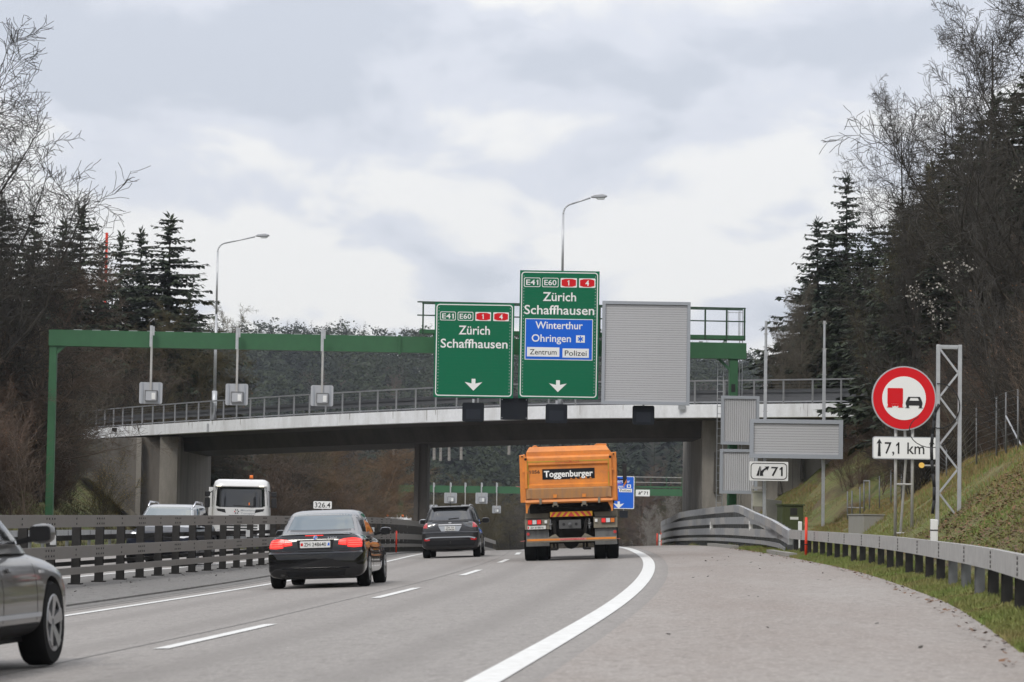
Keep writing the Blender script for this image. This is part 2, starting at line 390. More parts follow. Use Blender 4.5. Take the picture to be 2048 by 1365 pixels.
for D in rows:
    xo, xe = float(XO(D)), float(XE(D))
    xs = np.concatenate([xo + lo, [xo + .05], xo + (xe - xo) * np.array([.2, .4, .6, .8]), [xe - .05], xe + ro])
    zs = ground(xs, np.full_like(xs, D))
    rg = np.random.default_rng(int(D * 7) + 500)
    rough = np.where((xs < xo - .5) | (xs > xe + .5), 1, 0) * np.minimum(.05 + .01 * np.maximum(0, D - 60), .5)
    zs = zs + (rg.random(len(xs)) - .5) * rough
    V.append(np.stack([xs, np.full_like(xs, D), zs], 1))
nc = len(V[0]); V = np.concatenate(V); nr = len(rows)
i = np.arange(nr - 1)[:, None] * nc + np.arange(nc - 1)[None, :]
Fq = np.stack([i, i + 1, i + nc + 1, i + nc], -1).reshape(-1, 4)
M_FLOOR = mat('dark_forest_floor', (.030, .026, .018), .95, var=(.2, .8, (.018, .02, .013)), spec=.1)
fy_ = V[Fq[:, 0], 1]
tag(link('ground', np_mesh('ground', V, Fq, 4, [M_SOIL, M_FLOOR], (fy_ > 255).astype(int), smooth=True)), kind='structure')

def ribbon(name, fa, fb, d0, d1, zf, m, off, step=2.0, kind='structure', n=3, parent=None, side=None, lat=False):
    Ds = np.arange(d0, d1 + .001, step); vs = []
    for D in Ds:
        a, b = float(fa(D)), float(fb(D))
        for t in np.linspace(0, 1, n):
            x = a + (b - a) * t; vs.append((x, D, float(zf(x, D)) + off))
    i = np.arange(len(Ds) - 1)[:, None] * n + np.arange(n - 1)[None, :]
    fs = np.stack([i, i + 1, i + n + 1, i + n], -1).reshape(-1, 4)
    vv = np.array(vs); o = link(name, np_mesh(name, vv, fs, 4, attr=(vv[:, 0] - XD(vv[:, 1])) if lat else None), parent, m)
    if kind: tag(o, kind=kind)
    return o
ribbon('road', lambda D: XL(D) - 1.2, lambda D: XE(D), -18, 430, zroad, M_ROAD, 0, n=12, lat=True)
ribbon('hard_shoulder', lambda D: XR(D) + .42, lambda D: XE(D) + .02, -18, 430, zroad, M_SHO, .004)
ribbon('oncoming_road', lambda D: XO(D), lambda D: XM(D) - 1.3, -18, 430, lambda x, D: zmed(D), M_ROAD, .03, n=4)
# raised median with a kerb and a gutter
med = ribbon('median_strip', lambda D: XM(D) - 1.3, lambda D: XL(D) - 1.3, -18, 430, lambda x, D: zmed(D), M_MED, .05, n=4)
kv = MB()
Ds = np.arange(-18, 400, 3.0)
for a, b in zip(Ds[:-1], Ds[1:]):
    q = []
    for D in (a, b):
        x = float(XL(D)); z = float(zroad(x - 1.2, D))
        q.append([(x - 1.30, D, float(zmed(D)) - .1), (x - 1.16, D, float(zmed(D)) - .1), (x - 1.16, D, z + .035), (x - 1.30, D, float(zmed(D)) + .055)])
    p, r = q; kv.add(p + r, [(1, 5, 6, 2), (2, 6, 7, 3), (0, 3, 7, 4)])
kv.build('kerb', M_MED); tag(bpy.data.objects['kerb'], kind='structure')
ribbon('gutter', lambda D: XL(D) - 1.16, lambda D: XL(D) - .72, -18, 300, zroad, M_MED, .004, n=2)
# markings
def line(name, f, w, d0, d1, off=.008, zf=zroad, step=1.0):
    return ribbon(name, lambda D: f(D) - w / 2, lambda D: f(D) + w / 2, d0, d1, zf, M_PAINT, off, step=step, n=2)
line('edge_line', XL, .16, -18, 300); line('edge_line', XR, .27, -18, 300)
zo = lambda x, D: zmed(D)
line('oncoming_edge_line', lambda D: XM(D) - 1.6, .16, -18, 300, .038, zo); line('oncoming_edge_line', lambda D: XO(D) + .5, .16, -18, 300, .038, zo)
D = 11.1
while D < 290:
    line('lane_dash', XD, .16, D, D + 6.0, step=1.0); line('oncoming_lane_dash', lambda q: XM(q) - 5.2, .14, D + 5, D + 11, .038, zo)
    D += 16.3
ribbon('tar_seam', lambda D: XD(D) - .42, lambda D: XD(D) - .39, 0, 120, zroad, M_SEAM, .004, n=2)
ribbon('tar_seam', lambda D: XL(D) - .55, lambda D: XL(D) - .5, 0, 140, zroad, M_SEAM, .009, n=2)
for d0, xo_ in ():
    ribbon('tar_seam', lambda D, q=xo_, a=d0: XR(D) + q + (D - a) * .25, lambda D, q=xo_, a=d0: XR(D) + q + .03 + (D - a) * .25, d0, d0 + 9, zroad, M_SEAM, .008, step=1, n=2)

# concrete edging beside the shoulder
def edge_stone(px0, px1, D0, D1):
    k = MB(); a = Vector((float(XE(D0)) + .1, D0, surf(float(XE(D0)), D0) + .05)); b = Vector((float(XE(D1)) + .1, D1, surf(float(XE(D1)), D1) + .05))
    k.bar(a, b, .2, .12); return k
tag(edge_stone(0, 0, 71, 79).build('edge_stone', M_KERB), 'pale concrete edging stone beside the red marker pole at the shoulder', 'kerb stone')
tag(edge_stone(0, 0, 92, 103).build('edge_stone', M_KERB), 'pale concrete edging stone below the tall grey crash barrier', 'kerb stone')

# ------------------------------------------------------------------ crash barriers
def rail_path(fx, fz, D0, D1, step=1.0):
    return [Vector((float(fx(D)), D, float(fz(D)))) for D in np.arange(D0, D1 + 1e-6, step)]
def rail_mesh(a, b, w, h, side, fold=.012):
    """a folded rectangular rail with lips; a, b centres"""
    m = MB(); m.bar(a, b, w, h); return m
def barrier(name, label, cat, fx, ground_f, heights, D0, D1, seg, post_step, mr, mp, rh=.24, rw=.07, post_w=.1, post_depth=.1, post_top=None, post_off=0.0, bolts=True, altmat=None, base_plate=False, post_rand=0):
    root = thing(name, label, cat, (float(fx(D0)), D0, float(ground_f(D0))))
    o0 = root.location.copy()
    for h in heights:
        D = D0; k = 0
        while D < D1 - .01:
            e = min(D + seg, D1); n = 2; mb = MB()
            p0 = Vector((float(fx(D)), D, float(ground_f(D)) + h - rh / 2)) - o0
            p1 = Vector((float(fx(e)), e, float(ground_f(e)) + h - rh / 2)) - o0
            d = (p1 - p0).normalized(); mb.bar(p0 + d * .006, p1 - d * .006, rw, rh if h > .3 or rh < .2 else rh * .55)
            ob = mb.build('rail', mr, root)
            if bolts and D < 110:
                bb = MB(); sgn = 1 if bolts == 'left' else -1
                nrm = Vector((d.y, -d.x, 0)) * (rw / 2 * sgn)
                for t in ((.05, 2), (.95, 2), (.5, 1)) if bolts == 'left' else ((.02, 4),):
                    frac, cnt = t
                    for ddx in ((-.09, .09) if cnt == 2 else (0,)):
                        c = p0 + (p1 - p0) * frac + d * ddx
                        for zz_ in ((-.05, .05) if bolts == 'left' else (-.08, -.03, .03, .08)):
                            q = c + nrm + Vector((0, 0, zz_)); bb.tube(q - nrm * .05, q + nrm * .3, .021, n=6)
                bb.build('bolt_set', M_BOLT, ob)
            D = e; k += 1
    D = D0 + post_step * .4; top = post_top or max(heights); k = 0
    cache = {}
    while D < D1:
        x = float(fx(D)) + post_off; z = float(ground_f(D))
        m_ = mp if not altmat or not altmat(D) else M_POSTG
        key = m_.name
        if key not in cache:
            pm = MB(); pm.box(-.008, .008, 0, post_depth, -.25, top - .02)
            pm.box(-post_w / 2, post_w / 2, -.008, 0, -.25, top - .02); pm.box(-post_w / 2, post_w / 2, post_depth, post_depth + .008, -.25, top - .02)
            if base_plate: pm.box(-.13, .13, -.06, post_depth + .06, -.02, .015)
            me = pm.mesh('post'); me.materials.append(m_); cache[key] = me
        link('post', cache[key], root, loc=(x - o0.x, D - o0.y, z - o0.z)); D += post_step; k += 1
    return root
zed = lambda D: zroad(XE(D), D) + .02
XG = lambda D: XE(D) + .42
barrier('guardrail', 'grey galvanised guardrail with dark posts curving along the hard shoulder in the right foreground', 'guardrail', XG, zed, [.66], 12, 76, 4.0, 2.0, M_GALVW, M_POST, bolts='right', altmat=lambda D: 33.5 < D < 39.5, post_w=.11, post_off=.06)
# tall four rail barrier at the bridge abutment, its top rails ramp down to the guardrail
tb = thing('crash_barrier', 'tall galvanised crash barrier with four stacked rails beside the bridge abutment', 'crash barrier', (float(XG(76)), 76, float(zed(76))))
o0 = tb.location.copy()
hT = [lambda D: lerp(D, [76, 82, 88, 95, 122, 128, 200], [.64, .92, 1.14, 1.43, 1.38, 1.25, 1.2]), lambda D: lerp(D, [76, 80, 87, 200], [.5, .66, 1.02, .98]),
      lambda D: .64 + 0 * D, lambda D: lerp(D, [76, 80, 85, 200], [.06, .26, .3, .27])]
for j, hf in enumerate(hT):
    D = 76.0 if j < 3 else 78.0
    while D < 150:
        e = min(D + 2.0, 150); rhh = .24 if j < 3 else .12
        p0 = Vector((float(XG(D)) - .02 * (j == 0), D, float(zed(D)) + float(hf(D)) - rhh / 2)) - o0; p1 = Vector((float(XG(e)) - .02 * (j == 0), e, float(zed(e)) + float(hf(e)) - rhh / 2)) - o0
        d = (p1 - p0).normalized(); m = MB(); m.bar(p0 + d * .01, p1 - d * .01, .12 if j < 3 else .06, rhh)
        m.build('rail', M_GALV if R_.random() > .3 else M_GALVW, tb); D = e
D = 77.0
while D < 150:
    pm = MB(); x = float(XG(D)) + .13 - o0.x; z = float(zed(D)) - o0.z
    pm.box(x - .05, x + .05, D - o0.y - .01, D - o0.y + .08, z - .2, z + float(hT[0](D)) - .03); pm.build('post', M_POSTG, tb); D += 1.0
# median barrier, both faces
zmf = lambda D: zmed(D) + .06
for nm, off, lab, bl, ex in (('median_barrier', 0.0, 'brown grey double rail median barrier facing the near lanes, behind the cars', 'left', 0),):
    b = barrier(nm, lab, 'crash barrier', XM, zmf, [1.33, .74], 20, 190, 4.0, 2.0, M_BARR, M_POST, rh=.23, rw=.08, post_w=.16, post_depth=.14, bolts='left', base_plate=True, post_off=-.16)
    # third, low rail and the rails on the oncoming side
    for (hh, xoff, rr) in ((.33, 0, .13), (.93, -.36, .10), (.42, -.36, .08)):
        D = 20
        while D < 190:
            p0 = Vector((float(XM(D)) + xoff, D, float(zmf(D)) + hh - rr / 2)) - b.location; p1 = Vector((float(XM(D + 4)) + xoff, D + 4, float(zmf(D + 4)) + hh - rr / 2)) - b.location
            d = (p1 - p0).normalized(); m = MB(); m.bar(p0 + d * .006, p1 - d * .006, .06, rr); m.build('rail', M_BARR if xoff == 0 else M_POST, b); D += 4
barrier('guardrail', 'pale grey guardrail along the far verge of the oncoming carriageway', 'guardrail', lambda D: XO(D) - .5, lambda D: zmed(D) + .05, [.72], 20, 190, 4.0, 2.0, M_GALV, M_POSTG, rh=.28, rw=.08, bolts=False)

def reflector(p, label, h=.18, w=.1, m=M_WPL):
    k = MB(); k.box(-w / 2, w / 2, -.03, .03, 0, h); o = k.build('reflector', m, None, loc=p); bevel(o, .01); return tag(o, label, 'reflector')
for (px, py, D, lab) in ((162, 1093, 52, 'small white reflector plate between the median posts near the silver car'), (533, 1076, 73, 'small white reflector plate on the median barrier left of the black convertible'),
                         (789, 1067, 104, 'small white reflector plate on the median barrier right of the black convertible')):
    p = P(px, py, D); p.x = float(XM(D)) + .09; p.z = float(zmf(D)) + .78; reflector(p, lab)
for (D, lab) in ((90, 'white reflector post in the tall crash barrier, nearer of two'), (106, 'white reflector post in the tall crash barrier, farther of two')):
    reflector(Vector((float(XG(D)) - .02, D - .1, float(zed(D)) + .58)), lab, .3, .12)
# delineators
def delineator(p, lab, h=.5, w=.15):
    t = thing('delineator_post', lab, 'marker post', p); a = MB(); a.poly([(-w / 2, 0), (w / 2, 0), (w / 2, h - .01), (-w / 2, h)], -.05, .05); bevel(a.build('post', M_WPL, t), .012)
    c = MB(); c.box(-w / 2 - .002, w / 2 + .002, -.053, .053, h * .47, h * .47 + .02); c.build('band', M_SBLACK, t)
p = P(1868, 1083, 46); delineator(p, 'white marker post behind the guardrail at the foot of the lattice mast', .36, .115)
p = P(1600, 1064, 76); p.z -= .5; delineator(p, 'white marker post beside the red pole at the end of the tall barrier', .78, .1)
def red_pole(p, lab, h):
    t = thing('snow_pole', lab, 'marker pole', p); a = MB(); a.tube((0, 0, 0), (0, 0, h), .033, n=12); a.build('pole', M_RED, t, True); c = MB(); c.tube((0, 0, h * .32), (0, 0, h * .345), .036, n=12); c.build('band', M_SBLACK, t)
    d = MB(); d.tube((0, 0, h), (0, 0, h + .015), .03, .02, n=12); d.build('cap', M_RED, t)
red_pole(base(1612, 68), 'tall red snow pole at the edge of the hard shoulder before the guardrail', .96)
q = base(838, 112); q.x = float(XM(112)) + .25; red_pole(q, 'red snow pole in front of the median barrier left of the grey SUV', .85)
q = P(1322, 1093, 200); q.z = float(zed(200)); red_pole(q, 'distant red pole right of the small far gantry', 1.9)
q = P(1314, 1093, 150); red_pole(Vector((q.x, 150, float(zed(150)))), 'short distant red post beside white reflectors past the crest', .75)
q = P(1319.5, 1093, 150); delineator(Vector((q.x, 150, float(zed(150)))), 'white distant marker post past the crest next to the short red post', .7, .1)
q = P(1325.5, 1093, 150); delineator(Vector((q.x, 150, float(zed(150)))), 'white distant marker post against the far end of the tall barrier', .62, .11)

# ------------------------------------------------------------------ bridge
BE = [(1990, 110), (1850, 112), (1650, 115), (1400, 118), (1142, 120.5), (867, 126), (640, 132.5), (400, 142), (250, 150), (152, 157), (60, 166)]
BT = [806, 806, 807, 808.5, 811, 823, 831, 842, 852, 861, 868]
bx = [P(a, t, D) for (a, D), t in zip(BE, BT)]
bs = np.array([v.x for v in bx])[::-1]
fy = hermite(list(zip(bs, np.array([v.y for v in bx])[::-1]))); fz0 = np.polyfit(bs, np.array([v.z for v in bx])[::-1], 3)
def bpt(x, back=0.0, dz=0.0):
    y = float(fy(x)); s = (float(fy(x + .2)) - float(fy(x - .2))) / .4; n = Vector((-s, 1, 0)).normalized()
    return Vector((x, y, float(np.polyval(fz0, x)) + dz)) + n * back
BX0, BX1 = float(bs[0]) , float(bs[-1])
BW = 9.5
M_STREAK = mat('grey_water_streak', (.42, .41, .39), .9)
bridge = thing('road_bridge', 'curved concrete road bridge spanning the motorway with pale fascia and steel railing', 'bridge', (0, 120, 0))
BO = bridge.location
# sections cut from short lengths of the deck so the joints read
def deck_section(prof, x0, x1, step=1.0):
    m = MB(); xs = np.linspace(x0, x1, max(2, int(abs(x1 - x0) / step) + 1)); n = len(prof)
    vs = []
    for x in xs:
        for b, dz in prof: vs.append(bpt(x, b, dz) - BO)
    fs = []
    for i in range(len(xs) - 1):
        for j in range(n):
            k = (j + 1) % n; fs.append((i * n + j, i * n + k, (i + 1) * n + k, (i + 1) * n + j))
    fs.append(tuple(range(n - 1, -1, -1))); fs.append(tuple((len(xs) - 1) * n + j for j in range(n)))
    m.add(vs, fs); return m
xs = np.linspace(BX0, BX1, 8)
for a, b in zip(xs[:-1], xs[1:]):
    deck_section([(0, 0), (0, -.54), (.28, -.56), (.28, 0.02)], a + .006, b - .006).build('fascia_panel', M_FASC, bridge)
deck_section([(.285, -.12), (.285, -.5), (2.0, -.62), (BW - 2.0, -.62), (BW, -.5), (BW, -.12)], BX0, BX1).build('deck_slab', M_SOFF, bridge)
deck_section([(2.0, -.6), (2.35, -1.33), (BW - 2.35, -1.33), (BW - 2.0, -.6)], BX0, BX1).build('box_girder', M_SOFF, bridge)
deck_section([(BW, 0), (BW, -.54), (BW - .28, -.56), (BW - .28, 0.02)], BX0, BX1).build('far_fascia', M_FASC, bridge)
# drain outlets on the fascia
for px, D in ((418, 141.3), (1372, 117.8)):
    v = P(px, 820, D); d = MB(); c = bpt(v.x, -.04, -.25) - BO; d.box(c.x - .04, c.x + .04, c.y - .05, c.y + .03, c.z - .3, c.z + .12) if px < 900 else d.box(c.x - .28, c.x + .02, c.y - .09, c.y + .02, c.z + .04, c.z + .24); d.build('drain_box', M_GALV, bridge)
d = MB(); c = bpt(float(P(232, 858, 151).x), -.03, -.16) - BO; d.box(c.x - .2, c.x + .15, c.y - .06, c.y + .02, c.z - .1, c.z + .1); d.build('drain_box', M_POST, bridge)
M_RAILG = mat('grey_bridge_railing', (.24, .245, .25), .6, .3, var=(3, .6, (.17, .17, .175)))
rs_ = random.Random(8)
for q in range(26):       # thin water streaks below the railing posts
    xx = rs_.uniform(BX0 + 4, BX1 - 2); w_ = rs_.uniform(.02, .06); h_ = rs_.uniform(.15, .5); a_, b_ = bpt(xx, -.004, 0) - BO, bpt(xx + w_, -.004, 0) - BO; k = MB()
    k.add([a_, b_, b_ - Vector((w_ * .3, 0, h_)), a_ - Vector((-w_ * .3, 0, h_)), a_ + Vector((0, .05, 0)), b_ + Vector((0, .05, 0)), b_ + Vector((-w_ * .3, .05, -h_)), a_ + Vector((w_ * .3, .05, -h_))], [(0, 3, 2, 1), (0, 4, 7, 3), (1, 2, 6, 5), (3, 7, 6, 2), (0, 1, 5, 4)])
    k.build('run_off_stain', M_STREAK, bridge)
# railing: top rail, corrugated middle rail, lower rail, posts
def brail(name, h, back, w, hh, mt, step=1.33):
    x = BX1
    m = MB(); xs = np.linspace(BX0, BX1, 45)
    for a, b in zip(xs[:-1], xs[1:]): m.bar(bpt(a, back, h) - BO, bpt(b, back, h) - BO, w, hh)
    return m.build(name, mt, bridge)
brail('top_rail', 1.0, .12, .09, .06, M_RAILG)
M_DRAIL = mat('dull_corrugated_rail', (.12, .123, .128), .55, .4, var=(4, .5, (.1, .1, .105)))
for h in (.36, .56): brail('corrugated_rail', h, .5, .05, .12, M_DRAIL)
brail('corrugated_rail_web', .46, .54, .03, .26, M_DRAIL)
brail('lower_rail', .12, .5, .06, .05, M_GALV)
brail('far_guardrail', .62, BW - .6, .06, .3, M_DRAIL)
for h in (.62, .74, .86): brail('railing_wire', h, .12, .008, .008, M_POSTG)
x = BX1 - .3; pm = MB(); pm.box(-.035, .035, -.05, .05, 0, .99); pme = pm.mesh('railing_post'); pme.materials.append(M_RAILG)
while x > BX0:
    c = bpt(x, .12, 0.02) - BO; link('railing_post', pme, bridge, loc=c)
    s = (float(fy(x + .2)) - float(fy(x - .2))) / .4; x -= 1.36 / math.sqrt(1 + s * s)
# pier
pc = P(840.5, 1000, 131.5); pr = MB(); zt = bpt(pc.x, 3.5, -1.3).z
for a0, a1, y0 in ((-.30, -.1, 0), (-.1, .12, .12), (.12, .32, .02)):
    pr.box(pc.x + a0 - BO.x, pc.x + a1 - BO.x, pc.y + y0 - BO.y, pc.y + 4 - BO.y, -1.5, zt - BO.z + .05)
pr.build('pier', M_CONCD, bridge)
# right abutment: the inner face runs with the road, the front wing wall faces the camera
ax = P(1404, 1000, 119.6).x; ay = 119.6
ab = MB(); ab.box(ax, ax + 13, ay, ay + 12, -1.5, 0); zt = bpt(ax + 2, 1, -.6).z
ab = MB(); ab.hexa([(ax, ay, -1.5), (ax + 12, ay - 2.5, -1.5), (ax + 12, ay + 12, -1.5), (ax - .1, ay + 12, -1.5), (ax, ay, zt), (ax + 12, ay - 2.5, bpt(ax + 12, 1, -.6).z), (ax + 12, ay + 12, zt), (ax - .1, ay + 12, zt)])
ab.v = [(a - BO.x, b - BO.y, c - BO.z) for a, b, c in ab.v]; o = ab.build('abutment', M_CONC, bridge)
for q_ in range(1, 6):   # formwork joints
    j = MB(); xx = ax + q_ * 1.25; yy = ay - (q_ * 1.25) / 12 * 2.5; j.box(xx - .012 - BO.x, xx + .012 - BO.x, yy - .004 - BO.y, yy + .02 - BO.y, 0, zt - BO.z); j.build('formwork_joint', M_CONCD, bridge)
# pilaster with leaning buttress right of the corner
j = MB(); j.hexa([(ax + .95 - BO.x, ay - .75 - BO.y, -1), (ax + 1.35 - BO.x, ay - .75 - BO.y, -1), (ax + 1.35 - BO.x, ay + .1 - BO.y, -1), (ax + .95 - BO.x, ay + .1 - BO.y, -1), (ax + .8 - BO.x, ay - .3 - BO.y, 2.3), (ax + 1.0 - BO.x, ay - .3 - BO.y, 2.3), (ax + 1.0 - BO.x, ay + .1 - BO.y, 2.3), (ax + .8 - BO.x, ay + .1 - BO.y, 2.3)]); j.build('buttress', M_CONC, bridge)
for (px, y0, y1, w) in ((1432, 905, 985, 9), (1560, 955, 990, 8), (1605, 915, 960, 7)):  # dark run-off streaks from the drains
    yy = 119.3 - (P(px, 900, 119).x - ax) / 12 * 2.5
    a_, b_ = P(px, y1, yy), P(px - 2, y0, yy); k = MB(); wv = w / 47
    k.poly([(a_.x - wv / 2 - BO.x, a_.z - BO.z), (a_.x + wv / 2 - BO.x, a_.z - BO.z), (b_.x + wv * .1 - BO.x, b_.z - BO.z), (b_.x - wv * .05 - BO.x, b_.z - BO.z)], yy - .03 - BO.y, yy - BO.y + .3); k.build('run_off_stain', M_CONCD, bridge)
# left abutment with pilaster and wing wall
lx = P(356, 1000, 147).x
ab = MB(); zt = bpt(lx, 1, -.6).z
ab.hexa([(lx - 10, 150.5, -1.5), (lx, 147, -1.5), (lx + .3, 160, -1.5), (lx - 10, 165, -1.5), (lx - 10, 150.5, zt - .3), (lx, 147, zt), (lx + .3, 160, zt), (lx - 10, 165, zt - .3)])
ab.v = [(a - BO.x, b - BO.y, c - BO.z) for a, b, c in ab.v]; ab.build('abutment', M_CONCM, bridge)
j = MB(); j.box(lx - .9 - BO.x, lx + .02 - BO.x, 146.2 - BO.y, 147.6 - BO.y, -1.5, zt - .05); j.build('abutment_pilaster', M_CONC, bridge)
j = MB(); j.box(lx - 2.2 - BO.x, lx - 1.95 - BO.x, 146.9 - BO.y, 148.2 - BO.y, -1.5, zt - .1); j.build('abutment_pilaster', M_CONC, bridge)
# paved revetment sloping up to the left abutment
rv = MB(); w0 = P(262, 1024, 140); w1 = P(180, 950, 146)
rv.hexa([(w0.x + .9, 139.5, w0.z - 1), (lx - .9, 146.5, -.6), (lx - 6, 150.5, 3.2), (w1.x, 146, w1.z - .2), (w0.x + .9, 139.5, w0.z - .6), (lx - .9, 146.4, -.1), (lx - 6, 150.5, 3.6), (w1.x, 146, w1.z + .1)])
rv.build('embankment_revetment', M_CONC); tag(bpy.data.objects['embankment_revetment'], 'sloping concrete revetment on the left embankment below the bridge end', 'retaining slab')

# ------------------------------------------------------------------ lamps on the bridge
def lamp(px, ybase, ytop, pxh, yh, D, lab):
    b_ = P(px, ybase, D); zt_ = P(px, ytop, D).z; hd = P(pxh, yh, D)
    t = thing('street_lamp', lab, 'street lamp', b_)
    H = zt_ - b_.z; dx = hd.x - b_.x - .0; dzz = hd.z - b_.z
    m = MB(); m.tube((0, 0, 0), (0, 0, 1.4), .13, .13, n=12); m.tube((0, 0, 1.4), (0, 0, H * .6), .085, .065, n=12); m.tube((0, 0, H * .6), (0, 0, H - .35), .055, .045, n=12)
    m.build('pole', M_GALV, t, True)
    pts = [Vector((0, 0, H - .35))]
    for k in range(1, 7):
        a = k / 6 * RAD(78); pts.append(Vector((.45 * (1 - math.cos(a)), 0, H - .35 + .45 * math.sin(a))))
    pts.append(Vector((dx - .35, 0, dzz - .03)))
    k = MB(); k.path(pts, .036, 8); k.build('arm', M_GALV, t, True)
    sx = math.copysign(1, dx); hm = MB(); prof = [(-.35, 0), (-.2, .10), (.15, .14), (.36, .09), (.38, .02), (.2, -.02), (-.2, -.03)]
    hm.poly([(dx + x_, dzz + z_) for x_, z_ in prof], -.14, .14); hh = hm.build('lamp_head', M_SBACK, t); bevel(hh, .03)
    g = MB(); g.poly([(dx + x_, dzz + z_) for x_, z_ in [(-.12, -.025), (.3, -.01), (.24, -.09), (-.02, -.1)]], -.1, .1); bevel(g.build('lamp_glass', mat('frosted_lamp_glass', (.6, .62, .62), .2), t), .02)
lamp(428, 838, 490, 524, 473, 141.5, 'tall grey street lamp on the left part of the bridge, against sky')
lamp(1121, 811, 412, 1197, 395, 121.4, 'tall grey street lamp rising behind the highest green sign')

# ------------------------------------------------------------------ overhead signs
SG = 5650 / 104.2            # nothing but the measured scale at the gantry, pixels per metre
def slats(root, x0, x1, z0, z1, n, m, vert=False, gap=.006, y0=-.04):
    if vert:
        w = (x1 - x0) / n; k = MB(); k.poly([(0, 0), (w - gap, 0), (w - gap, z1 - z0), (0, z1 - z0)], y0, y0 + .05)
        # a shallow fold along the middle
        me = MB(); me.add([(0, y0, 0), (w * .5, y0 - .012, 0), (w - gap, y0, 0), (0, y0, z1 - z0), (w * .5, y0 - .012, z1 - z0), (w - gap, y0, z1 - z0), (0, y0 + .03, 0), (w - gap, y0 + .03, 0), (0, y0 + .03, z1 - z0), (w - gap, y0 + .03, z1 - z0)],
                          [(0, 1, 4, 3), (1, 2, 5, 4), (2, 7, 9, 5), (6, 0, 3, 8), (3, 4, 5, 9, 8)]); me = me.mesh('slat')
        me.materials.append(m)
        for i in range(n): link('slat', me, root, loc=(x0 + w * i, 0, z0))
    else:
        h = (z1 - z0) / n; k = MB(); k.add([(x0, y0, 0), (x1, y0, 0), (x1, y0, h - gap), (x0, y0, h - gap), (x0, y0 + .03, 0), (x1, y0 + .03, 0), (x1, y0 + .03, h - gap), (x0, y0 + .03, h - gap)],
                                      [(0, 1, 2, 3), (3, 2, 6, 7), (0, 4, 5, 1), (0, 3, 7, 4), (1, 5, 6, 2)]); me = k.mesh('slat'); me.materials.append(m)
        for i in range(n): link('slat', me, root, loc=(0, 0, z0 + h * i))
def arrow_down(root, cx_, zt_, k):
    m = MB(); m.poly([(cx_ + a * k, zt_ - b * k) for a, b in [(-13, 0), (13, 0), (13, 32), (60, 22), (0, 81), (-60, 22), (-13, 32)]], -.062, -.052); m.build('arrow', M_SWHITE, root)
def badge(root, s, cx_, cz_, w, h, red):
    if red:
        m = MB(); m.poly(rrect(cx_ - w / 2, cx_ + w / 2, cz_ - h / 2, cz_ + h / 2, .03), -.058, -.05); m.build('route_badge', M_SWHITE, root)
        a, b, c = w * .44, h * .30, h * .42; m = MB(); m.poly([(cx_ - a, cz_ - b), (cx_ - a * .5, cz_ - c), (cx_ + a * .5, cz_ - c), (cx_ + a, cz_ - b), (cx_ + a, cz_ + b), (cx_ + a * .5, cz_ + c), (cx_ - a * .5, cz_ + c), (cx_ - a, cz_ + b)], -.062, -.058); m.build('route_shield', M_SRED, root)
        text(root, s, cx_, cz_, h * .55, M_SWHITE, y=-.066, bold=.02)
    else:
        m = MB(); m.ring(rrect(cx_ - w / 2, cx_ + w / 2, cz_ - h / 2, cz_ + h / 2, .05), rrect(cx_ - w / 2 + .022, cx_ + w / 2 - .022, cz_ - h / 2 + .022, cz_ + h / 2 - .022, .04), -.058, -.05); m.build('route_badge', M_SWHITE, root)
        text(root, s, cx_, cz_, h * .56, M_SWHITE, width=w * .74, y=-.058, bold=.012)
def sign_body(root, w, h, msl, n, border=True, frame=M_SGREEN, inset=.0):
    m = MB(); m.box(-w / 2, w / 2, -.035, .12, 0, h); m.build('panel', frame, root)
    slats(root, -w / 2 + .004, w / 2 - .004, .004, h - .004, n, msl, y0=-.05)
    if border:
        b = MB(); i = .055; b.ring(rrect(-w / 2 + i, w / 2 - i, i, h - i, .12), rrect(-w / 2 + i + .035, w / 2 - i - .035, i + .035, h - i - .035, .09), -.058, -.05); b.build('border', M_SWHITE, root)
        for sx in (-1, 1):     # the row of clips down each side
            c = MB(); x_ = sx * (w / 2 - .15); z_ = .2
            while z_ < h - .2: c.box(x_ - .012, x_ + .012, -.056, -.05, z_, z_ + .035); z_ += h / n * .98
            c.build('clip_row', M_SBACK, root)
K = .0054
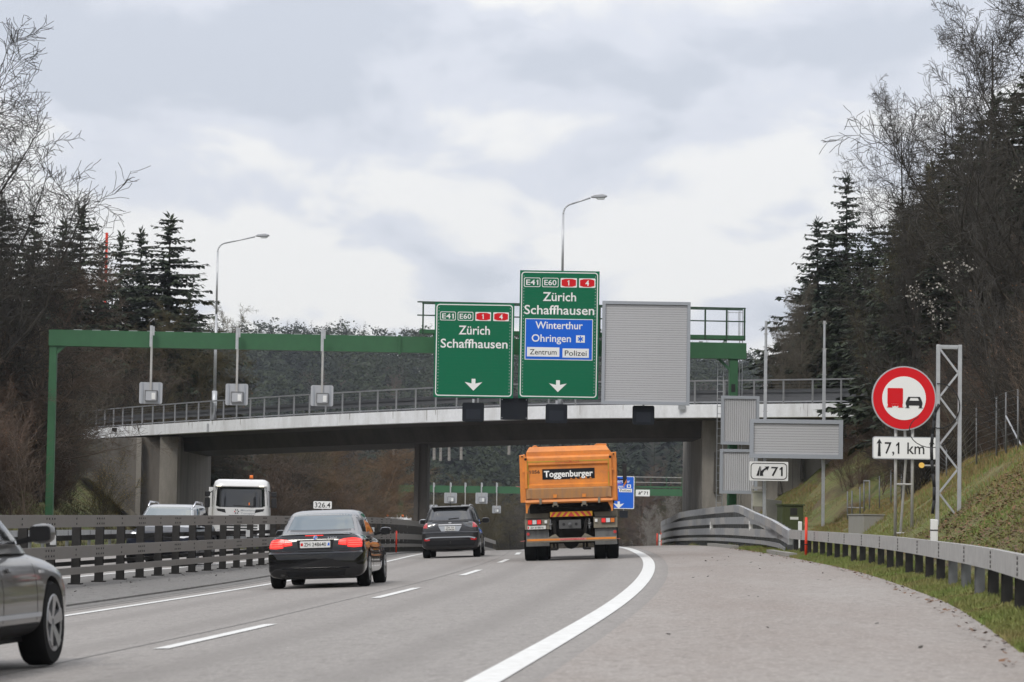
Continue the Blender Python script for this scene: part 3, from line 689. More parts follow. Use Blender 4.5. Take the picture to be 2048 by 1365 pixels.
def green_sign(px, py, w, h, lab, kind, D=104.0, name='direction_sign'):
    t = thing(name, lab, 'road sign', P(px, py, D)); n = int(round(h / .115)); sign_body(t, w, h, M_SGREEN, n)
    if kind == 'L':
        bt = 941
        for s, c, r in (('E41', -182, 0), ('E60', -62, 0), ('1', 59, 1), ('4', 181, 1)): badge(t, s, c * K, (bt - 385) * K, 107 * K, 60 * K, r)
        text(t, 'Zürich', 0, (bt - 479) * K, 60 * K, M_SWHITE, 213 * K, -.06, .012); text(t, 'Schaffhausen', 0, (bt - 571) * K, 60 * K, M_SWHITE, 457 * K, -.06, .012)
        arrow_down(t, 0, (bt - 812) * K, K)
    else:
        bt = 950
        for s, c, r in (('E41', -188, 0), ('E60', -64, 0), ('1', 62, 1), ('4', 188, 1)): badge(t, s, c * K, (bt - 156) * K, 112 * K, 64 * K, r)
        text(t, 'Zürich', 0, (bt - 252) * K, 60 * K, M_SWHITE, 227 * K, -.06, .012); text(t, 'Schaffhausen', 0, (bt - 343) * K, 62 * K, M_SWHITE, 478 * K, -.06, .012)
        x0, x1, z0, z1 = -232 * K, 231 * K, (bt - 686) * K, (bt - 404) * K
        m = MB(); m.box(x0, x1, -.056, -.049, z0, z1); m.build('blue_border', M_SWHITE, t)
        m = MB(); m.box(x0 + .025, x1 - .025, -.060, -.055, z0 + .025, z1 - .025); m.build('blue_field', M_SBLUE, t)
        text(t, 'Winterthur', 0, (bt - 448) * K, 50 * K, M_SWHITE, 323 * K, -.065, .012); text(t, 'Ohringen', -52 * K, (bt - 537) * K, 50 * K, M_SWHITE, 268 * K, -.065, .012)
        star_box(t, 147 * K, (bt - 540) * K, 60 * K, 50 * K)
        for s, c, ww, hh, cz_ in (('Zentrum', -106, 221, 64, 632), ('Polizei', 116, 180, 62, 637)):
            m = MB(); m.box((c - ww / 2) * K, (c + ww / 2) * K, -.066, -.059, (bt - cz_ - hh / 2) * K, (bt - cz_ + hh / 2) * K); m.build('white_field', M_SWHITE, t)
            text(t, s, c * K, (bt - cz_) * K, 36 * K, M_SBLACK, ww * .83 * K, -.07, .006)
        arrow_down(t, -2 * K, (bt - 824) * K, K)
    return t
def star_box(t, cx_, cz_, w, h):
    m = MB(); m.box(cx_ - w / 2, cx_ + w / 2, -.066, -.059, cz_ - h / 2, cz_ + h / 2); m.build('white_field', M_SWHITE, t)
    m = MB(); r = h * .40
    for k in range(3):
        a = RAD(90 + 60 * k); dx, dz = math.cos(a), math.sin(a); q = h * .085
        m.poly([(cx_ + dx * r - dz * q, cz_ + dz * r + dx * q), (cx_ - dx * r - dz * q, cz_ - dz * r + dx * q), (cx_ - dx * r + dz * q, cz_ - dz * r - dx * q), (cx_ + dx * r + dz * q, cz_ + dz * r - dx * q)], -.070 - k * .002, -.065)
    m.build('hospital_star', M_SBLUE, t)
green_sign(946.5, 796, 2.93, 3.50, 'green overhead sign with Zürich and Schaffhausen, leftmost and lower one', 'L')
green_sign(1116, 798, 2.94, 4.73, 'tallest green overhead sign with a blue Winterthur Ohringen panel in it', 'M')

def louvre(name, lab, loc, w, h, fr, n, vert=False, rz=0):
    t = thing(name, lab, 'road sign', loc, rz); m = MB(); m.ring([(-w / 2, 0), (w / 2, 0), (w / 2, h), (-w / 2, h)], [(-w / 2 + fr, fr), (w / 2 - fr, fr), (w / 2 - fr, h - fr), (-w / 2 + fr, h - fr)], -.10, .10); m.build('frame', M_FRAME, t)
    m = MB(); m.box(-w / 2 + .01, w / 2 - .01, .02, .095, .01, h - .01); m.build('back_plate', M_POST, t)
    slats(t, -w / 2 + fr + .004, w / 2 - fr - .004, fr + .004, h - fr - .004, n, M_SLAT, vert, .008, -.035)
    return t
louvre('blank_sign', 'large blank grey louvred overhead sign right of the green signs', P(1290.5, 810, 103.7), 3.24, 3.80, .115, 42)

def signal_box(px, py, w, h, lab, D=103.9, hood=True):
    t = thing('lane_signal', lab, 'lane signal', P(px, py, D)); m = MB(); m.poly(rrect(-w / 2, w / 2, 0, h, .07 if hood else .02), -.12, .12); m.build('housing', M_BOX, t)
    if hood:
        f = MB(); f.box(-w * .33, w * .33, -.125, -.118, h * .14, h * .66); f.build('matrix_face', M_BOX2, t)
        b = MB(); b.box(-.04, .04, -.02, .02, h, h + .14); b.build('hanger', M_GALV, t)
    else:
        f = MB()
        for a in (-1, 1):
            for b in (.08, .92): f.tube((a * (w / 2 - .05), -.12, h * b), (a * (w / 2 - .05), -.135, h * b), .02, n=6)
        f.build('bolt_set', M_GALV, t)
signal_box(946, 844, .80, .70, 'black lane signal box hanging under the left green sign', 103.95)
signal_box(1112.5, 847, .80, .70, 'black lane signal box hanging under the tallest green sign', 103.95)
signal_box(1286.5, 850, .80, .70, 'black lane signal box hanging under the blank louvred sign', 103.95)
signal_box(1028, 840, 1.0, .80, 'wide black box between the two green signs', 104.2, hood=False)

# ------------------------------------------------------------------ the green gantry
gl = P(98, 657, 104.6); gr_ = P(1493, 689, 106.2)
gz = (gl.z + gr_.z) / 2
g = thing('sign_gantry', 'green steel sign gantry spanning all lanes in front of the bridge', 'gantry', (gl.x, 104.6, surf(gl.x, 104.6)), math.atan2(1.6, gr_.x - gl.x))
GL = math.hypot(gr_.x - gl.x, 1.6); gb = gz - g.location.z; BH = .60
dv = P(800, 672, 105).x - gl.x
beam = MB(); beam.box(0, dv - .04, 0, .5, gb - BH, gb); beam.build('beam', M_GREEN, g)
beam = MB(); beam.box(dv + .04, GL, 0, .5, gb - BH, gb); beam.build('beam', M_GREEN, g)
fl = MB(); fl.box(dv - .045, dv - .002, -.05, .55, gb - BH - .06, gb + .05); fl.box(dv + .002, dv + .045, -.05, .55, gb - BH - .06, gb + .05); fl.build('flange', M_GREEN, g)
fb = MB()
for sx in (-.1, .1):
    for z_ in np.arange(gb - BH + .03, gb, .09): fb.tube((dv + sx, -.01, z_), (dv + sx, .02, z_), .02, n=6)
fb.build('bolt_set', M_GREEN, g)
po = MB(); po.box(.02, .30, .06, .44, -.3, gb - BH); bevel(po.build('post', M_GREEN, g), .02)
po = MB(); po.box(GL - .62, GL - .30, .06, .44, -.6, gb - BH); bevel(po.build('post', M_GREEN, g), .02)
k = MB(); k.add([(.31, .1, gb - BH), (.65, .1, gb - BH), (.31, .1, gb - BH - .3), (.31, .25, gb - BH), (.65, .25, gb - BH), (.31, .25, gb - BH - .3)], [(0, 2, 1), (3, 4, 5), (1, 2, 5, 4), (0, 3, 5, 2)]); k.build('gusset', M_GREEN, g)
k = MB(); k.bar((GL - 1.05, .25, gb - BH + .02), (GL - .6, .25, gb - BH - .38), .08, .1); k.build('brace', M_GREEN, g)
k = MB(); k.box(GL - .55, GL - .40, .05, .059, gb - BH - 1.25, gb - BH - .95); k.build('inspection_hatch', M_SBLACK, g)
lips = MB()
for x_ in np.arange(.9, dv, .68): lips.box(x_, x_ + .3, .1, .4, gb, gb + .025)
for x_ in np.arange(dv + 9.5, GL, .9): lips.box(x_, x_ + .12, .1, .4, gb, gb + .05)
tag(lips.build('beam_cleats', M_GALV, g), kind='stuff')
# catwalk over the near lanes
x0 = P(840, 668, 105).x - gl.x; x1 = GL - .02
k = MB(); k.box(x0, x1, .15, .9, gb + .14, gb + .29); k.build('catwalk_floor', M_GREEN, g)
k = MB(); k.bar((x0 - .1, .16, gb + 1.32), (x1, .16, gb + 1.32), .05); k.build('handrail', M_GREEND, g)
k = MB(); k.bar((x0 - .1, .16, gb + .82), (x1, .16, gb + .82), .045); k.build('handrail', M_GREEND, g)
k = MB(); k.bar((x0 + .1, .88, gb + 1.32), (x1, .88, gb + 1.32), .05); k.build('handrail', M_GREEND, g)
for x_ in list(np.arange(x0 + .12, x1 - 1, 1.33)) + [x1 - .72, x1 - .04]:
    k = MB(); k.bar((x_, .16, gb + .1), (x_, .16, gb + 1.32), .06); k.build('handrail_post', M_GREEND, g)
for x_ in np.arange(x0 + .5, x1, 2.2): 
    k = MB(); k.box(x_, x_ + .1, .2, .45, gb, gb + .15); k.build('catwalk_support', M_GREEN, g)
# ladder beside the post with its hoops
la = MB()
for x_ in (GL - 1.0, GL - .78): la.bar((x_, .6, -.2), (x_, .6, gb - BH + .1), .03)
for z_ in np.arange(0, gb - BH, .28): la.bar((GL - 1.0, .6, z_), (GL - .78, .6, z_), .022)
for x_ in (GL - .16, GL - .05): la.bar((x_, .7, -.2), (x_, .7, gb + 1.3), .028)
for x_ in (GL - .6, GL - .2): la.bar((x_, .75, gb + .3), (x_, .75, gb + 1.25), .02)
la.bar((GL - .66, .75, gb + 1.2), (GL - .05, .75, gb + 1.2), .02)
la.build('ladder', M_GALV, g)
# three signs for the oncoming lanes, seen from behind
def hanging_sign(px, pw, ytop, ybot, D, lab, yb0, yb1, group=None):
    s = 5650 / D; w = pw / s; p = P(px, ybot, D); t = thing('hanging_sign', lab, 'lane signal', p, group=group)
    h = (ybot - ytop) / s; m = MB(); m.poly(rrect(-w / 2, w / 2, 0, h, .07), -.01, .05); m.build('panel', M_SBACK, t)
    m = MB()
    for sx in (-1, 1): m.box(sx * w * .36 - .03, sx * w * .36 + .03, -.04, -.008, .02, h - .02)
    m.build('stiffener', M_FRAME, t)
    m = MB(); m.box(-w * .20, w * .26, -.14, -.012, h * .16, h * .58); m.build('signal_case', M_SBACK, t)
    m = MB(); m.ring([(-w * .24, h * .12), (w * .3, h * .12), (w * .3, h * .63), (-w * .24, h * .63)], [(-w * .2, h * .16), (w * .26, h * .16), (w * .26, h * .58), (-w * .2, h * .58)], -.15, -.04); m.build('bracket', M_POSTG, t)
    m = MB(); m.box(w * .06, w * .22, -.16, -.13, h * .2, h * .5); m.build('white_cover', M_WPL, t)
    zt_ = P(px, yb0, D).z - p.z; zb_ = P(px, yb1, D).z - p.z
    m = MB(); m.bar((0, -.06, h * .1), (0, -.06, zb_), .075, .075); m.build('hanger_tube', M_GALVW, t)
    m = MB(); m.box(-.075, .03, -.10, -.02, zb_ - .02, zt_ + .06); m.box(.035, .09, -.08, .0, zt_ - .3, zt_ + .03); m.build('beam_clamp', M_GALV, t)
    return t
hanging_sign(301, 46, 765, 808, 104.6, 'grey square sign back hanging from the gantry, leftmost of the three', 655, 693)
hanging_sign(473, 45, 768, 811, 104.7, 'grey square sign back hanging from the gantry, middle of the three', 659, 698)
hanging_sign(643.5, 45, 771, 813, 104.8, 'grey square sign back hanging from the gantry, rightmost of the three', 662, 702)
# two boards with vertical slats on the gantry's right post
louvre('blank_sign', 'upper of the two grey boards with upright slats on the gantry post', P(1479.5, 890, 105.4), 1.42, 1.82, .11, 15, True)
louvre('blank_sign', 'lower of the two grey boards with upright slats on the gantry post', P(1476.5, 988, 105.4), 1.40, 1.66, .11, 15, True)

# ------------------------------------------------------------------ board on two tall posts, exit 71 plate
D = 98.0
for px, yt, lab, yb in ((1531, 641, 'left tall galvanised post carrying the wide louvred board', 1080), (1649, 641, 'right tall galvanised post carrying the wide louvred board', 1052)):
    b_ = P(px - 3, yb, D + .25); b_.z = surf(b_.x, D); t = thing('sign_post', lab, 'post', b_); H = P(px, yt, D).z - b_.z
    m = MB(); m.box(-.055, .055, -.01, .1, -.2, H * .86); bevel(m.build('pole', M_GALV, t), .01); m = MB(); m.tube((0, .045, H * .86), (0, .045, H), .045, n=8); m.build('pole_tip', M_GALV, t)
    m = MB()
    for z_ in np.arange(.8, H, .9): m.box(-.075, .075, .0, .03, z_, z_ + .03)
    m.build('pole_clamp', M_GALVW, t)
louvre('blank_sign', 'wide blank grey louvred board on two tall posts beside the gantry', P(1592, 917.5, D), 3.22, 1.35, .14, 12, rz=RAD(-3))
p = P(1537.5, 962, D - .2); t = thing('exit_sign', 'white plate with a black exit ramp symbol and the number 71', 'road sign', p); w, h = 1.34, .66
m = MB(); m.poly(rrect(-w / 2, w / 2, 0, h, .03), 0, .04); m.build('panel', M_SWHITE, t)
m = MB(); m.ring(rrect(-w / 2 + .04, w / 2 - .04, .045, h - .045, .13), rrect(-w / 2 + .066, w / 2 - .066, .071, h - .071, .11), -.006, 0); m.build('border', M_SBLACK, t)
def ramp_icon(t, cx_, cz_, k, y=-.008):
    m = MB(); m.poly([(cx_ + a * k, cz_ + b * k) for a, b in [(-52, -52), (-22, -52), (-10, 52), (-18, 52)]], y, y + .008)
    m.poly([(cx_ + a * k, cz_ + b * k) for a, b in [(-14, -52), (26, -52), (20, -20), (38, 8), (62, 22), (72, 8), (92, 55), (38, 50), (52, 40), (22, 20), (2, 2), (-2, 52), (-6, 52)]], y - .002, y + .008); m.build('exit_symbol', M_SBLACK, t)
ramp_icon(t, -.27, h / 2, .0031); text(t, '71', .28, h / 2, .31, M_SBLACK, .40, -.008, .01)

# ------------------------------------------------------------------ no overtaking sign with distance plate
D = 57.0; s = F_PX / D
c = P(1808, 797, D); gz0 = float(ground(c.x, D))
t = thing('no_overtaking_sign', 'round red and white no overtaking sign for lorries with a 7,1 km plate below', 'road sign', (c.x, D, gz0)); cz = c.z - gz0; r = 62.5 / s
m = MB(); m.disc((0, cz), r + .02, 0, .05, 48); m.build('rim', M_SBACK, t, False)
m = MB(); m.disc((0, cz), r - .006, -.006, 0, 48); m.build('red_ring', M_SRED, t)
m = MB(); m.disc((0, cz), r * .70, -.011, -.005, 48); m.build('white_face', M_SWHITE, t)
u = r * 2 / 330     # one unit of the drawing
def pic(name, pts, mt, y=-.016): m = MB(); m.poly([(a * u, cz + b * u) for a, b in pts], y, y + .005); return m.build(name, mt, t)
pic('lorry_symbol', [(-88, -30), (-6, -30), (-6, 50), (-10, 53), (-84, 53), (-88, 50)], M_SRED)
pic('lorry_symbol', [(-90, -50), (-62, -50), (-62, -46), (-66, -30), (-86, -30), (-86, -46), (-90, -46)], M_SRED, -.0165); pic('lorry_symbol', [(-32, -50), (-4, -50), (-4, -46), (-8, -46), (-8, -30), (-28, -30), (-30, -46), (-32, -46)], M_SRED, -.0165)
pic('lorry_symbol', [(-68, -31), (-68, -38), (-56, -44), (-48, -40), (-40, -44), (-28, -38), (-28, -31)], M_SRED, -.0167)
m = MB(); m.ring([(a * u, cz + b * u) for a, b in [(10, -18), (96, -18), (84, 8), (76, 8), (30, 8), (22, 8)]], [(a * u, cz + b * u) for a, b in [(18, -14), (88, -14), (80, -14), (72, 3), (34, 3), (26, -14)]], -.018, -.013); m.build('car_symbol', M_SBLACK, t)
pic('car_symbol', [(10, -38), (96, -38), (98, -24), (92, -12), (14, -12), (8, -24)], M_SBLACK, -.0165); pic('car_symbol', [(6, -52), (30, -52), (30, -49), (26, -49), (26, -37), (12, -37), (12, -49), (6, -49)], M_SBLACK, -.0168); pic('car_symbol', [(76, -52), (100, -52), (100, -49), (94, -49), (94, -37), (80, -37), (80, -49), (76, -49)], M_SBLACK, -.0168)
z0 = P(1805, 919, D).z - gz0; z1 = P(1805, 874, D).z - gz0; pw = 1.33; px_ = P(1811, 900, D).x - c.x
m = MB(); m.poly(rrect(px_ - pw / 2, px_ + pw / 2, z0, z1, .05), .0, .04); m.build('plate_rim', M_SBACK, t)
m = MB(); m.poly(rrect(px_ - pw / 2 + .018, px_ + pw / 2 - .018, z0 + .018, z1 - .018, .04), -.004, 0); m.build('distance_plate', M_SWHITE, t)
zc = (z0 + z1) / 2
text(t, '7,1 km', px_ - .02, zc, .235, M_SBLACK, .80, -.007, .006)
for sx in (-1, 1):
    m = MB(); k = .0022; m.poly([(px_ + sx * .53 + a * k, zc + b * k) for a, b in [(-14, -78), (14, -78), (9, 42), (26, 36), (0, 82), (-26, 36), (-9, 42)]], -.009, -.004); m.build('up_arrow', M_SBLACK, t)
for px in (1792.5, 1826):
    x_ = P(px, 950, D).x - c.x; m = MB(); m.tube((x_, .10, -.3), (x_, .10, cz + .3), .032, n=10); m.build('post', M_GALVW, t, True)
m = MB(); x_ = P(1808, 950, D).x - c.x; m.tube((x_ - .03, .35, -.2), (x_ + .05, .10, z0), .028, n=8); m.tube((x_ + .05, .1, z0), (x_, .1, cz), .028, n=8); m.build('brace', M_GALVW, t)
for py in (969, 1067):
    z_ = P(1808, py, D).z - gz0; m = MB(); m.tube((P(1792, py, D).x - c.x, .09, z_), (P(1826, py, D).x - c.x, .09, z_), .018, n=8); m.build('crossbar', M_GALVW, t)

# lattice mast in front of that sign
D = 53.0; s = F_PX / D
b_ = P(1896, 1082, D); b_.z = float(ground(b_.x, D)); t = thing('lattice_mast', 'galvanised zigzag lattice mast standing behind the guardrail in front of the round sign', 'mast', b_)
H = P(1896, 690, D).z - b_.z; hw = .205
for sx in (-1, 1):
    m = MB(); m.box(sx * hw - .035, sx * hw + .035, -.035, .035, -.3, H); o = m.build('chord', M_GALV, t); bevel(o, .008)
m = MB(); m.bar((-hw + .03, 0, H - .03), (hw - .03, 0, H - .03), .03, .05); m.build('crossbar', M_GALV, t); m = MB(); m.bar((-hw + .03, .1, H - .06), (hw - .03, .1, H - .06), .03); m.build('crossbar', M_GALV, t)
z_ = H - .08; sgn = -1; st = H / 6.9
while z_ > .1:
    z2 = max(0.02, z_ - st * .95); m = MB(); m.bar((sgn * (hw - .03), 0, z_), (-sgn * (hw - .03), 0, z2), .035, .03, up=(0, 1, 0)); m.build('lattice_bar', M_GALV, t); z_ = z2; sgn = -sgn
pts = [Vector((-hw - .09, -.02, .1))] + [Vector((-hw - .09 + .03 * math.sin(k), -.02, .1 + k * .25)) for k in range(1, 8)]
pts += [Vector((-hw - .06, -.04, 2.0)), Vector((-hw + .02, -.05, 2.15))]
m = MB(); m.path(pts, .03, 8); m.build('cable', M_SBLACK, t, True)
lp = [Vector((-hw + math.cos(a) * .38 + .02, -.06, 2.12 + math.sin(a) * .42)) for a in np.linspace(-1.9, 1.7, 16)]
m = MB(); m.path(lp, .011, 6); m.build('cable', M_SBLACK, t, True)
lp = [Vector((-hw - .1 + math.cos(a) * .42, .1, 1.66 + math.sin(a) * .32)) for a in np.linspace(2.2, 6.0, 16)]
m = MB(); m.path(lp, .009, 6); m.build('cable', M_SBLACK, t, True)
# small warning lamp right behind
p = P(1843, 931, 56.5); t = thing('warning_lamp', 'small round amber warning lamp glinting beside the mast', 'lamp', p); m = MB(); m.disc((0, 0), .055, -.03, .03, 16); m.build('lens', mat('amber_lens', (.9, .55, .12), .2), t); m = MB(); m.box(.03, .3, 0, .04, -.015, .015); m.build('bracket', M_GALVW, t)

# ------------------------------------------------------------------ cabinets, blocks, little posts, fence
M_CABG = mat('olive_cabinet_paint', (.062, .075, .026), .55, var=(3, .4, (.05, .06, .02))); M_CABB = mat('beige_cabinet_paint', (.36, .35, .28), .5)
D = 93.; p = P(1580, 1064, D); t = thing('switch_cabinet', 'olive green switch cabinet on the verge behind the barrier', 'cabinet', (p.x, D, p.z - .5), RAD(12)); s = F_PX / D
m = MB(); m.box(-.36, .36, -.3, .3, 0, 1.36); bevel(m.build('body', M_CABG, t), .015); m = MB(); m.box(-.40, .40, -.34, .34, 1.36, 1.41); m.build('roof', M_CABG, t)
m = MB(); m.box(-.26, .30, -.312, -.302, .15, 1.3); m.build('door', M_CABG, t); m = MB(); m.box(-.10, .18, -.32, -.313, .90, .99); m.build('white_label', M_WPL, t); m = MB(); m.box(-.10, .14, -.32, -.313, 1.04, 1.28); m.build('vent', M_POST, t)
D = 98.5; p = P(1515, 1030, D); t = thing('control_box', 'small beige control box on a pole under the lower louvred board', 'cabinet', (p.x, D, surf(p.x, D))); z_ = P(1515, 1014, D).z - t.location.z
m = MB(); m.box(-.17, .17, -.12, .12, z_, z_ + .52); bevel(m.build('body', M_CABB, t), .015); m = MB(); m.box(-.2, .2, -.16, .16, z_ + .52, z_ + .56); m.build('lid', M_CABB, t); m = MB(); m.tube((-.16, .18, -.3), (-.16, .18, z_ + .75), .045, n=8); m.build('pole', M_GALVW, t)
m = MB(); m.box(-.22, .16, .1, .3, z_ + .62, z_ + .7); m.build('hood', M_GALVW, t)
D = 74.; p = P(1741, 1066, D); t = thing('concrete_block', 'low pale concrete block set into the grass slope', 'block', (p.x, D, float(ground(p.x, D)) - .5), RAD(14)); m = MB(); m.box(-.34, .34, -.6, .9, 0, 1.0 + P(1741, 1032, D).z - P(1741, 1032, D).z); zt = P(1741, 1031, D).z - t.location.z
m = MB(); m.box(-.28, .30, -.2, .9, 0, zt); bevel(m.build('body', M_KERB, t), .02); m = MB(); m.box(-.30, .32, -.22, .92, zt, zt + .03); m.build('coping', M_KERB, t)
D = 100.; p = P(1546, 1030, D); m = MB(); m.hexa([(-.2, -.2, -.6), (.28, -.2, -.6), (.28, .3, -.6), (-.2, .3, -.6), (-.28, -.2, .62), (.3, -.1, .55), (.3, .3, .5), (-.28, .3, .6)]); o = m.build('concrete_stub', M_KERB, None, loc=(p.x, D, p.z - .05)); bevel(o, .02); tag(o, 'broken pale concrete stub beside the olive cabinet', 'block')
mesh_m = MB()
t = thing('wire_fence', 'wire mesh game fence on steel posts along the top of the right slope', 'fence', (12.0, 57, 2.2)); fo = t.location
fp = []
for px, yt, yb, D in ((2036, 779, 905, 58.), (2012, 785, 915, 60), (1993, 794, 912, 62), (1953, 810, 936, 66), (1893, 900, 960, 72), (1878, 870, 975, 75), (1851, 920, 985, 80), (1803, 930, 1005, 84), (1782, 941, 1012, 88), (1759, 953, 1020, 92)):
    a = P(px, yt, D); b = P(px, yb, D); b.z = float(ground(b.x, D)) - .1; fp.append((a, b)); m = MB(); m.tube(b - fo, a - fo, .02, n=8); m.build('post', M_POSTG, t, True)
m = MB(); a, b = fp[1]; m.tube(a - fo - Vector((0, 0, .5)), Vector((a.x + .25, a.y - 1.2, b.z)) - fo, .02, n=8); m.build('stay', M_GALV, t)
m = MB()
for (a, b), (c_, d_) in zip(fp[:-1], fp[1:]):
    for f_ in np.linspace(.15, 1, 9):
        m.bar(b.lerp(a, f_) - fo, d_.lerp(c_, f_) - fo, .004)
m.build('wires', M_POSTG, t)
t = thing('gate_fence', 'short fence with a small open gate frame at the foot of the slope', 'fence', P(1720, 1040, 97)); fo = t.location
g_ = []
for px, yt, yb in ((1695, 983, 1052), (1704, 982, 1048), (1720, 974, 1040), (1728, 962, 1038), (1739, 962, 1035)):
    D = 97 - (px - 1695) * .05; a = P(px, yt, D); b = P(px, yb, D); g_.append((a, b)); m = MB(); m.tube(b - fo, a - fo, .024, n=8); m.build('post', M_POSTG, t, True)
m = MB(); m.bar(g_[3][0] - fo, g_[4][0] - fo, .04); m.bar(P(1695, 1015, 97) - fo, P(1728, 1016, 95.5) - fo, .03); m.build('crossbar', M_GALVW, t)

# ------------------------------------------------------------------ kilometre plate on the median barrier
D = 84.; p = P(645, 1018, D); p.x = P(645, 1018, D).x; t = thing('kilometre_plate', 'small white kilometre plate reading 326.4 above the median barrier', 'road sign', p); s = F_PX / D; w, h = 36.5 / s, 15 / s
m = MB(); m.poly(rrect(-w / 2, w / 2, 0, h, .03), -.01, .015); m.build('panel', M_SWHITE, t); text(t, '326.4', 0, h / 2, h * .66, M_SBLACK, w * .86, -.014, .006)
m = MB(); m.tube((0, .04, -1.6), (0, .04, h * .6), .025, n=8); m.build('post', M_GALVW, t)

# ------------------------------------------------------------------ far gantry beyond the crest
D = 240.; s = F_PX / D
a = P(796, 970, D); b = P(1400, 980, D); gz = (a.z + b.z) / 2; zt_g = float(zmed(D))
t = thing('sign_gantry', 'farther green gantry seen under the bridge, beyond the crest of the road', 'gantry', (a.x, D, zt_g)); L_ = b.x - a.x; z_ = gz - zt_g
m = MB(); m.box(0, L_, 0, .5, z_ - .58, z_); m.build('beam', M_GREEN, t)
for x_ in (0.02, L_ - .5): m = MB(); m.box(x_, x_ + .42, .05, .45, -.3, z_ - .58); m.build('post', M_GREEN, t)
m = MB(); m.add([(.45, .1, z_ - .58), (.9, .1, z_ - .58), (.45, .1, z_ - 1.0), (.45, .2, z_ - .58), (.9, .2, z_ - .58), (.45, .2, z_ - 1.0)], [(0, 2, 1), (3, 4, 5), (1, 2, 5, 4), (0, 3, 5, 2)]); m.build('gusset', M_GREEN, t)
xa = P(1240, 970, D).x - a.x; xb = P(1364, 970, D).x - a.x
for hh in (.55, 1.0): m = MB(); m.bar((xa, .2, z_ + hh), (xb, .2, z_ + hh), .05); m.build('handrail', M_GALVW, t)
m = MB(); m.box(xa, xb + .5, .1, .8, z_ + .1, z_ + .22); m.build('catwalk_floor', M_GREEN, t)
for x_ in np.linspace(xa, xb, 5): m = MB(); m.bar((x_, .2, z_), (x_, .2, z_ + 1.0), .05); m.build('handrail_post', M_GREEN, t)
for px, pw, yt, yb, big, lab in ((901, 25, 986, 1007, 1, 'pale wide sign back on the farther gantry, left one'), (963, 24, 986, 1008, 1, 'pale wide sign back on the farther gantry, right one'),
                                 (867, 16, 1010, 1026, 0, 'small square signal back on the farther gantry, left of the grey SUV'), (930, 16, 1010, 1026, 0, 'small square signal back on the farther gantry, above the grey SUV roof'), (993, 17, 1012, 1027, 0, 'small square signal back on the farther gantry, left of the orange truck')):
    hanging_sign(px, pw, yt, yb, D - .2, lab, 967, 985)
p = P(1236, 1018, D - .5); q = thing('direction_sign', 'distant blue direction sign partly hidden by the orange truck', 'road sign', p); w, h = 64 / s, 65 / s
m = MB(); m.poly(rrect(-w / 2, w / 2, 0, h, .1), 0, .1); m.build('panel', M_SWHITE, q); m = MB(); m.poly(rrect(-w / 2 + .06, w / 2 - .06, .06, h - .06, .08), -.008, 0); m.build('blue_field', M_SBLUE, q)
text(q, 'Winterthur', -.0, h - .42, .26, M_SWHITE, 2.0, -.012, .01); text(q, 'Ohringen', -.25, h - .85, .26, M_SWHITE, 1.5, -.012, .01)
m = MB(); m.box(.72, 1.08, -.014, -.008, h - .98, h - .7); m.build('white_field', M_SWHITE, q); m = MB(); m.box(.82, .98, -.018, -.014, h - .92, h - .76); m.build('hospital_star', M_SBLUE, q)
for x_, ww, s_ in ((-.62, 1.1, 'Zentrum'), (.62, 1.1, 'Polizei')): m = MB(); m.box(x_ - ww / 2, x_ + ww / 2, -.014, -.008, h - 1.35, h - 1.05); m.build('white_field', M_SWHITE, q); text(q, s_, x_, h - 1.2, .18, M_SBLACK, .9, -.018, .006)
m = MB(); m.poly([(a_ * .0075 + .05, .62 - b_ * .0075) for a_, b_ in [(-13, 0), (13, 0), (13, 32), (60, 22), (0, 81), (-60, 22), (-13, 32)]], -.014, -.008); m.build('arrow', M_SWHITE, q)
p = P(1285.5, 993, D - .4); q = thing('exit_sign', 'tiny distant white plate with exit symbol and 71 on the farther gantry', 'road sign', p); w, h = 28 / s, 13 / s; m = MB(); m.poly(rrect(-w / 2, w / 2, 0, h, .05), 0, .05); m.build('panel', M_SWHITE, q); ramp_icon(q, -.25, h / 2, .0026); text(q, '71', .25, h / 2, .26, M_SBLACK, .36, -.01, .01)
p = P(1247, 1036, D - .3); q = thing('lane_signal', 'distant black lane signal under the blue sign beside the orange truck', 'lane signal', p); m = MB(); m.poly(rrect(-.35, .35, 0, .6, .05), -.1, .1); m.build('housing', M_BOX, q); m = MB(); m.box(-.03, .03, -.02, .02, .6, .75); m.build('hanger', M_GALV, q)
# third, tiny gantry
D = 430.; a = P(1254, 1050, D); b = P(1324, 1051, D); zg = float(zmed(D)) + 1.0; t = thing('sign_gantry', 'tiny green gantry in the far distance, left of the tall barrier', 'gantry', (a.x, D, zg)); L_ = b.x - a.x
m = MB(); m.box(0, L_, 0, .5, a.z - zg - .55, a.z - zg); m.build('beam', M_GREEN, t); m = MB(); m.box(0, .6, .05, .45, -.5, a.z - zg - .55); m.build('post', M_GREEN, t); m = MB(); m.box(L_ - .4, L_, .05, .45, -.5, a.z - zg - .55); m.build('post', M_GREEN, t)
for px, lab in ((1247.5, 'small white board left of the farthest gantry post'), (1262.5, 'small white board right of the farthest gantry post')):
    p = P(px, 1096, 300.); q = thing('marker_board', lab, 'road sign', p); m = MB(); m.poly([(-.16, 0), (.16, 0), (.16, .85), (-.16, .85)], 0, .05); m.build('panel', M_WPL, q); m = MB(); m.tube((0, .06, -1.5), (0, .06, .5), .03, n=6); m.build('post', M_GALV, q)

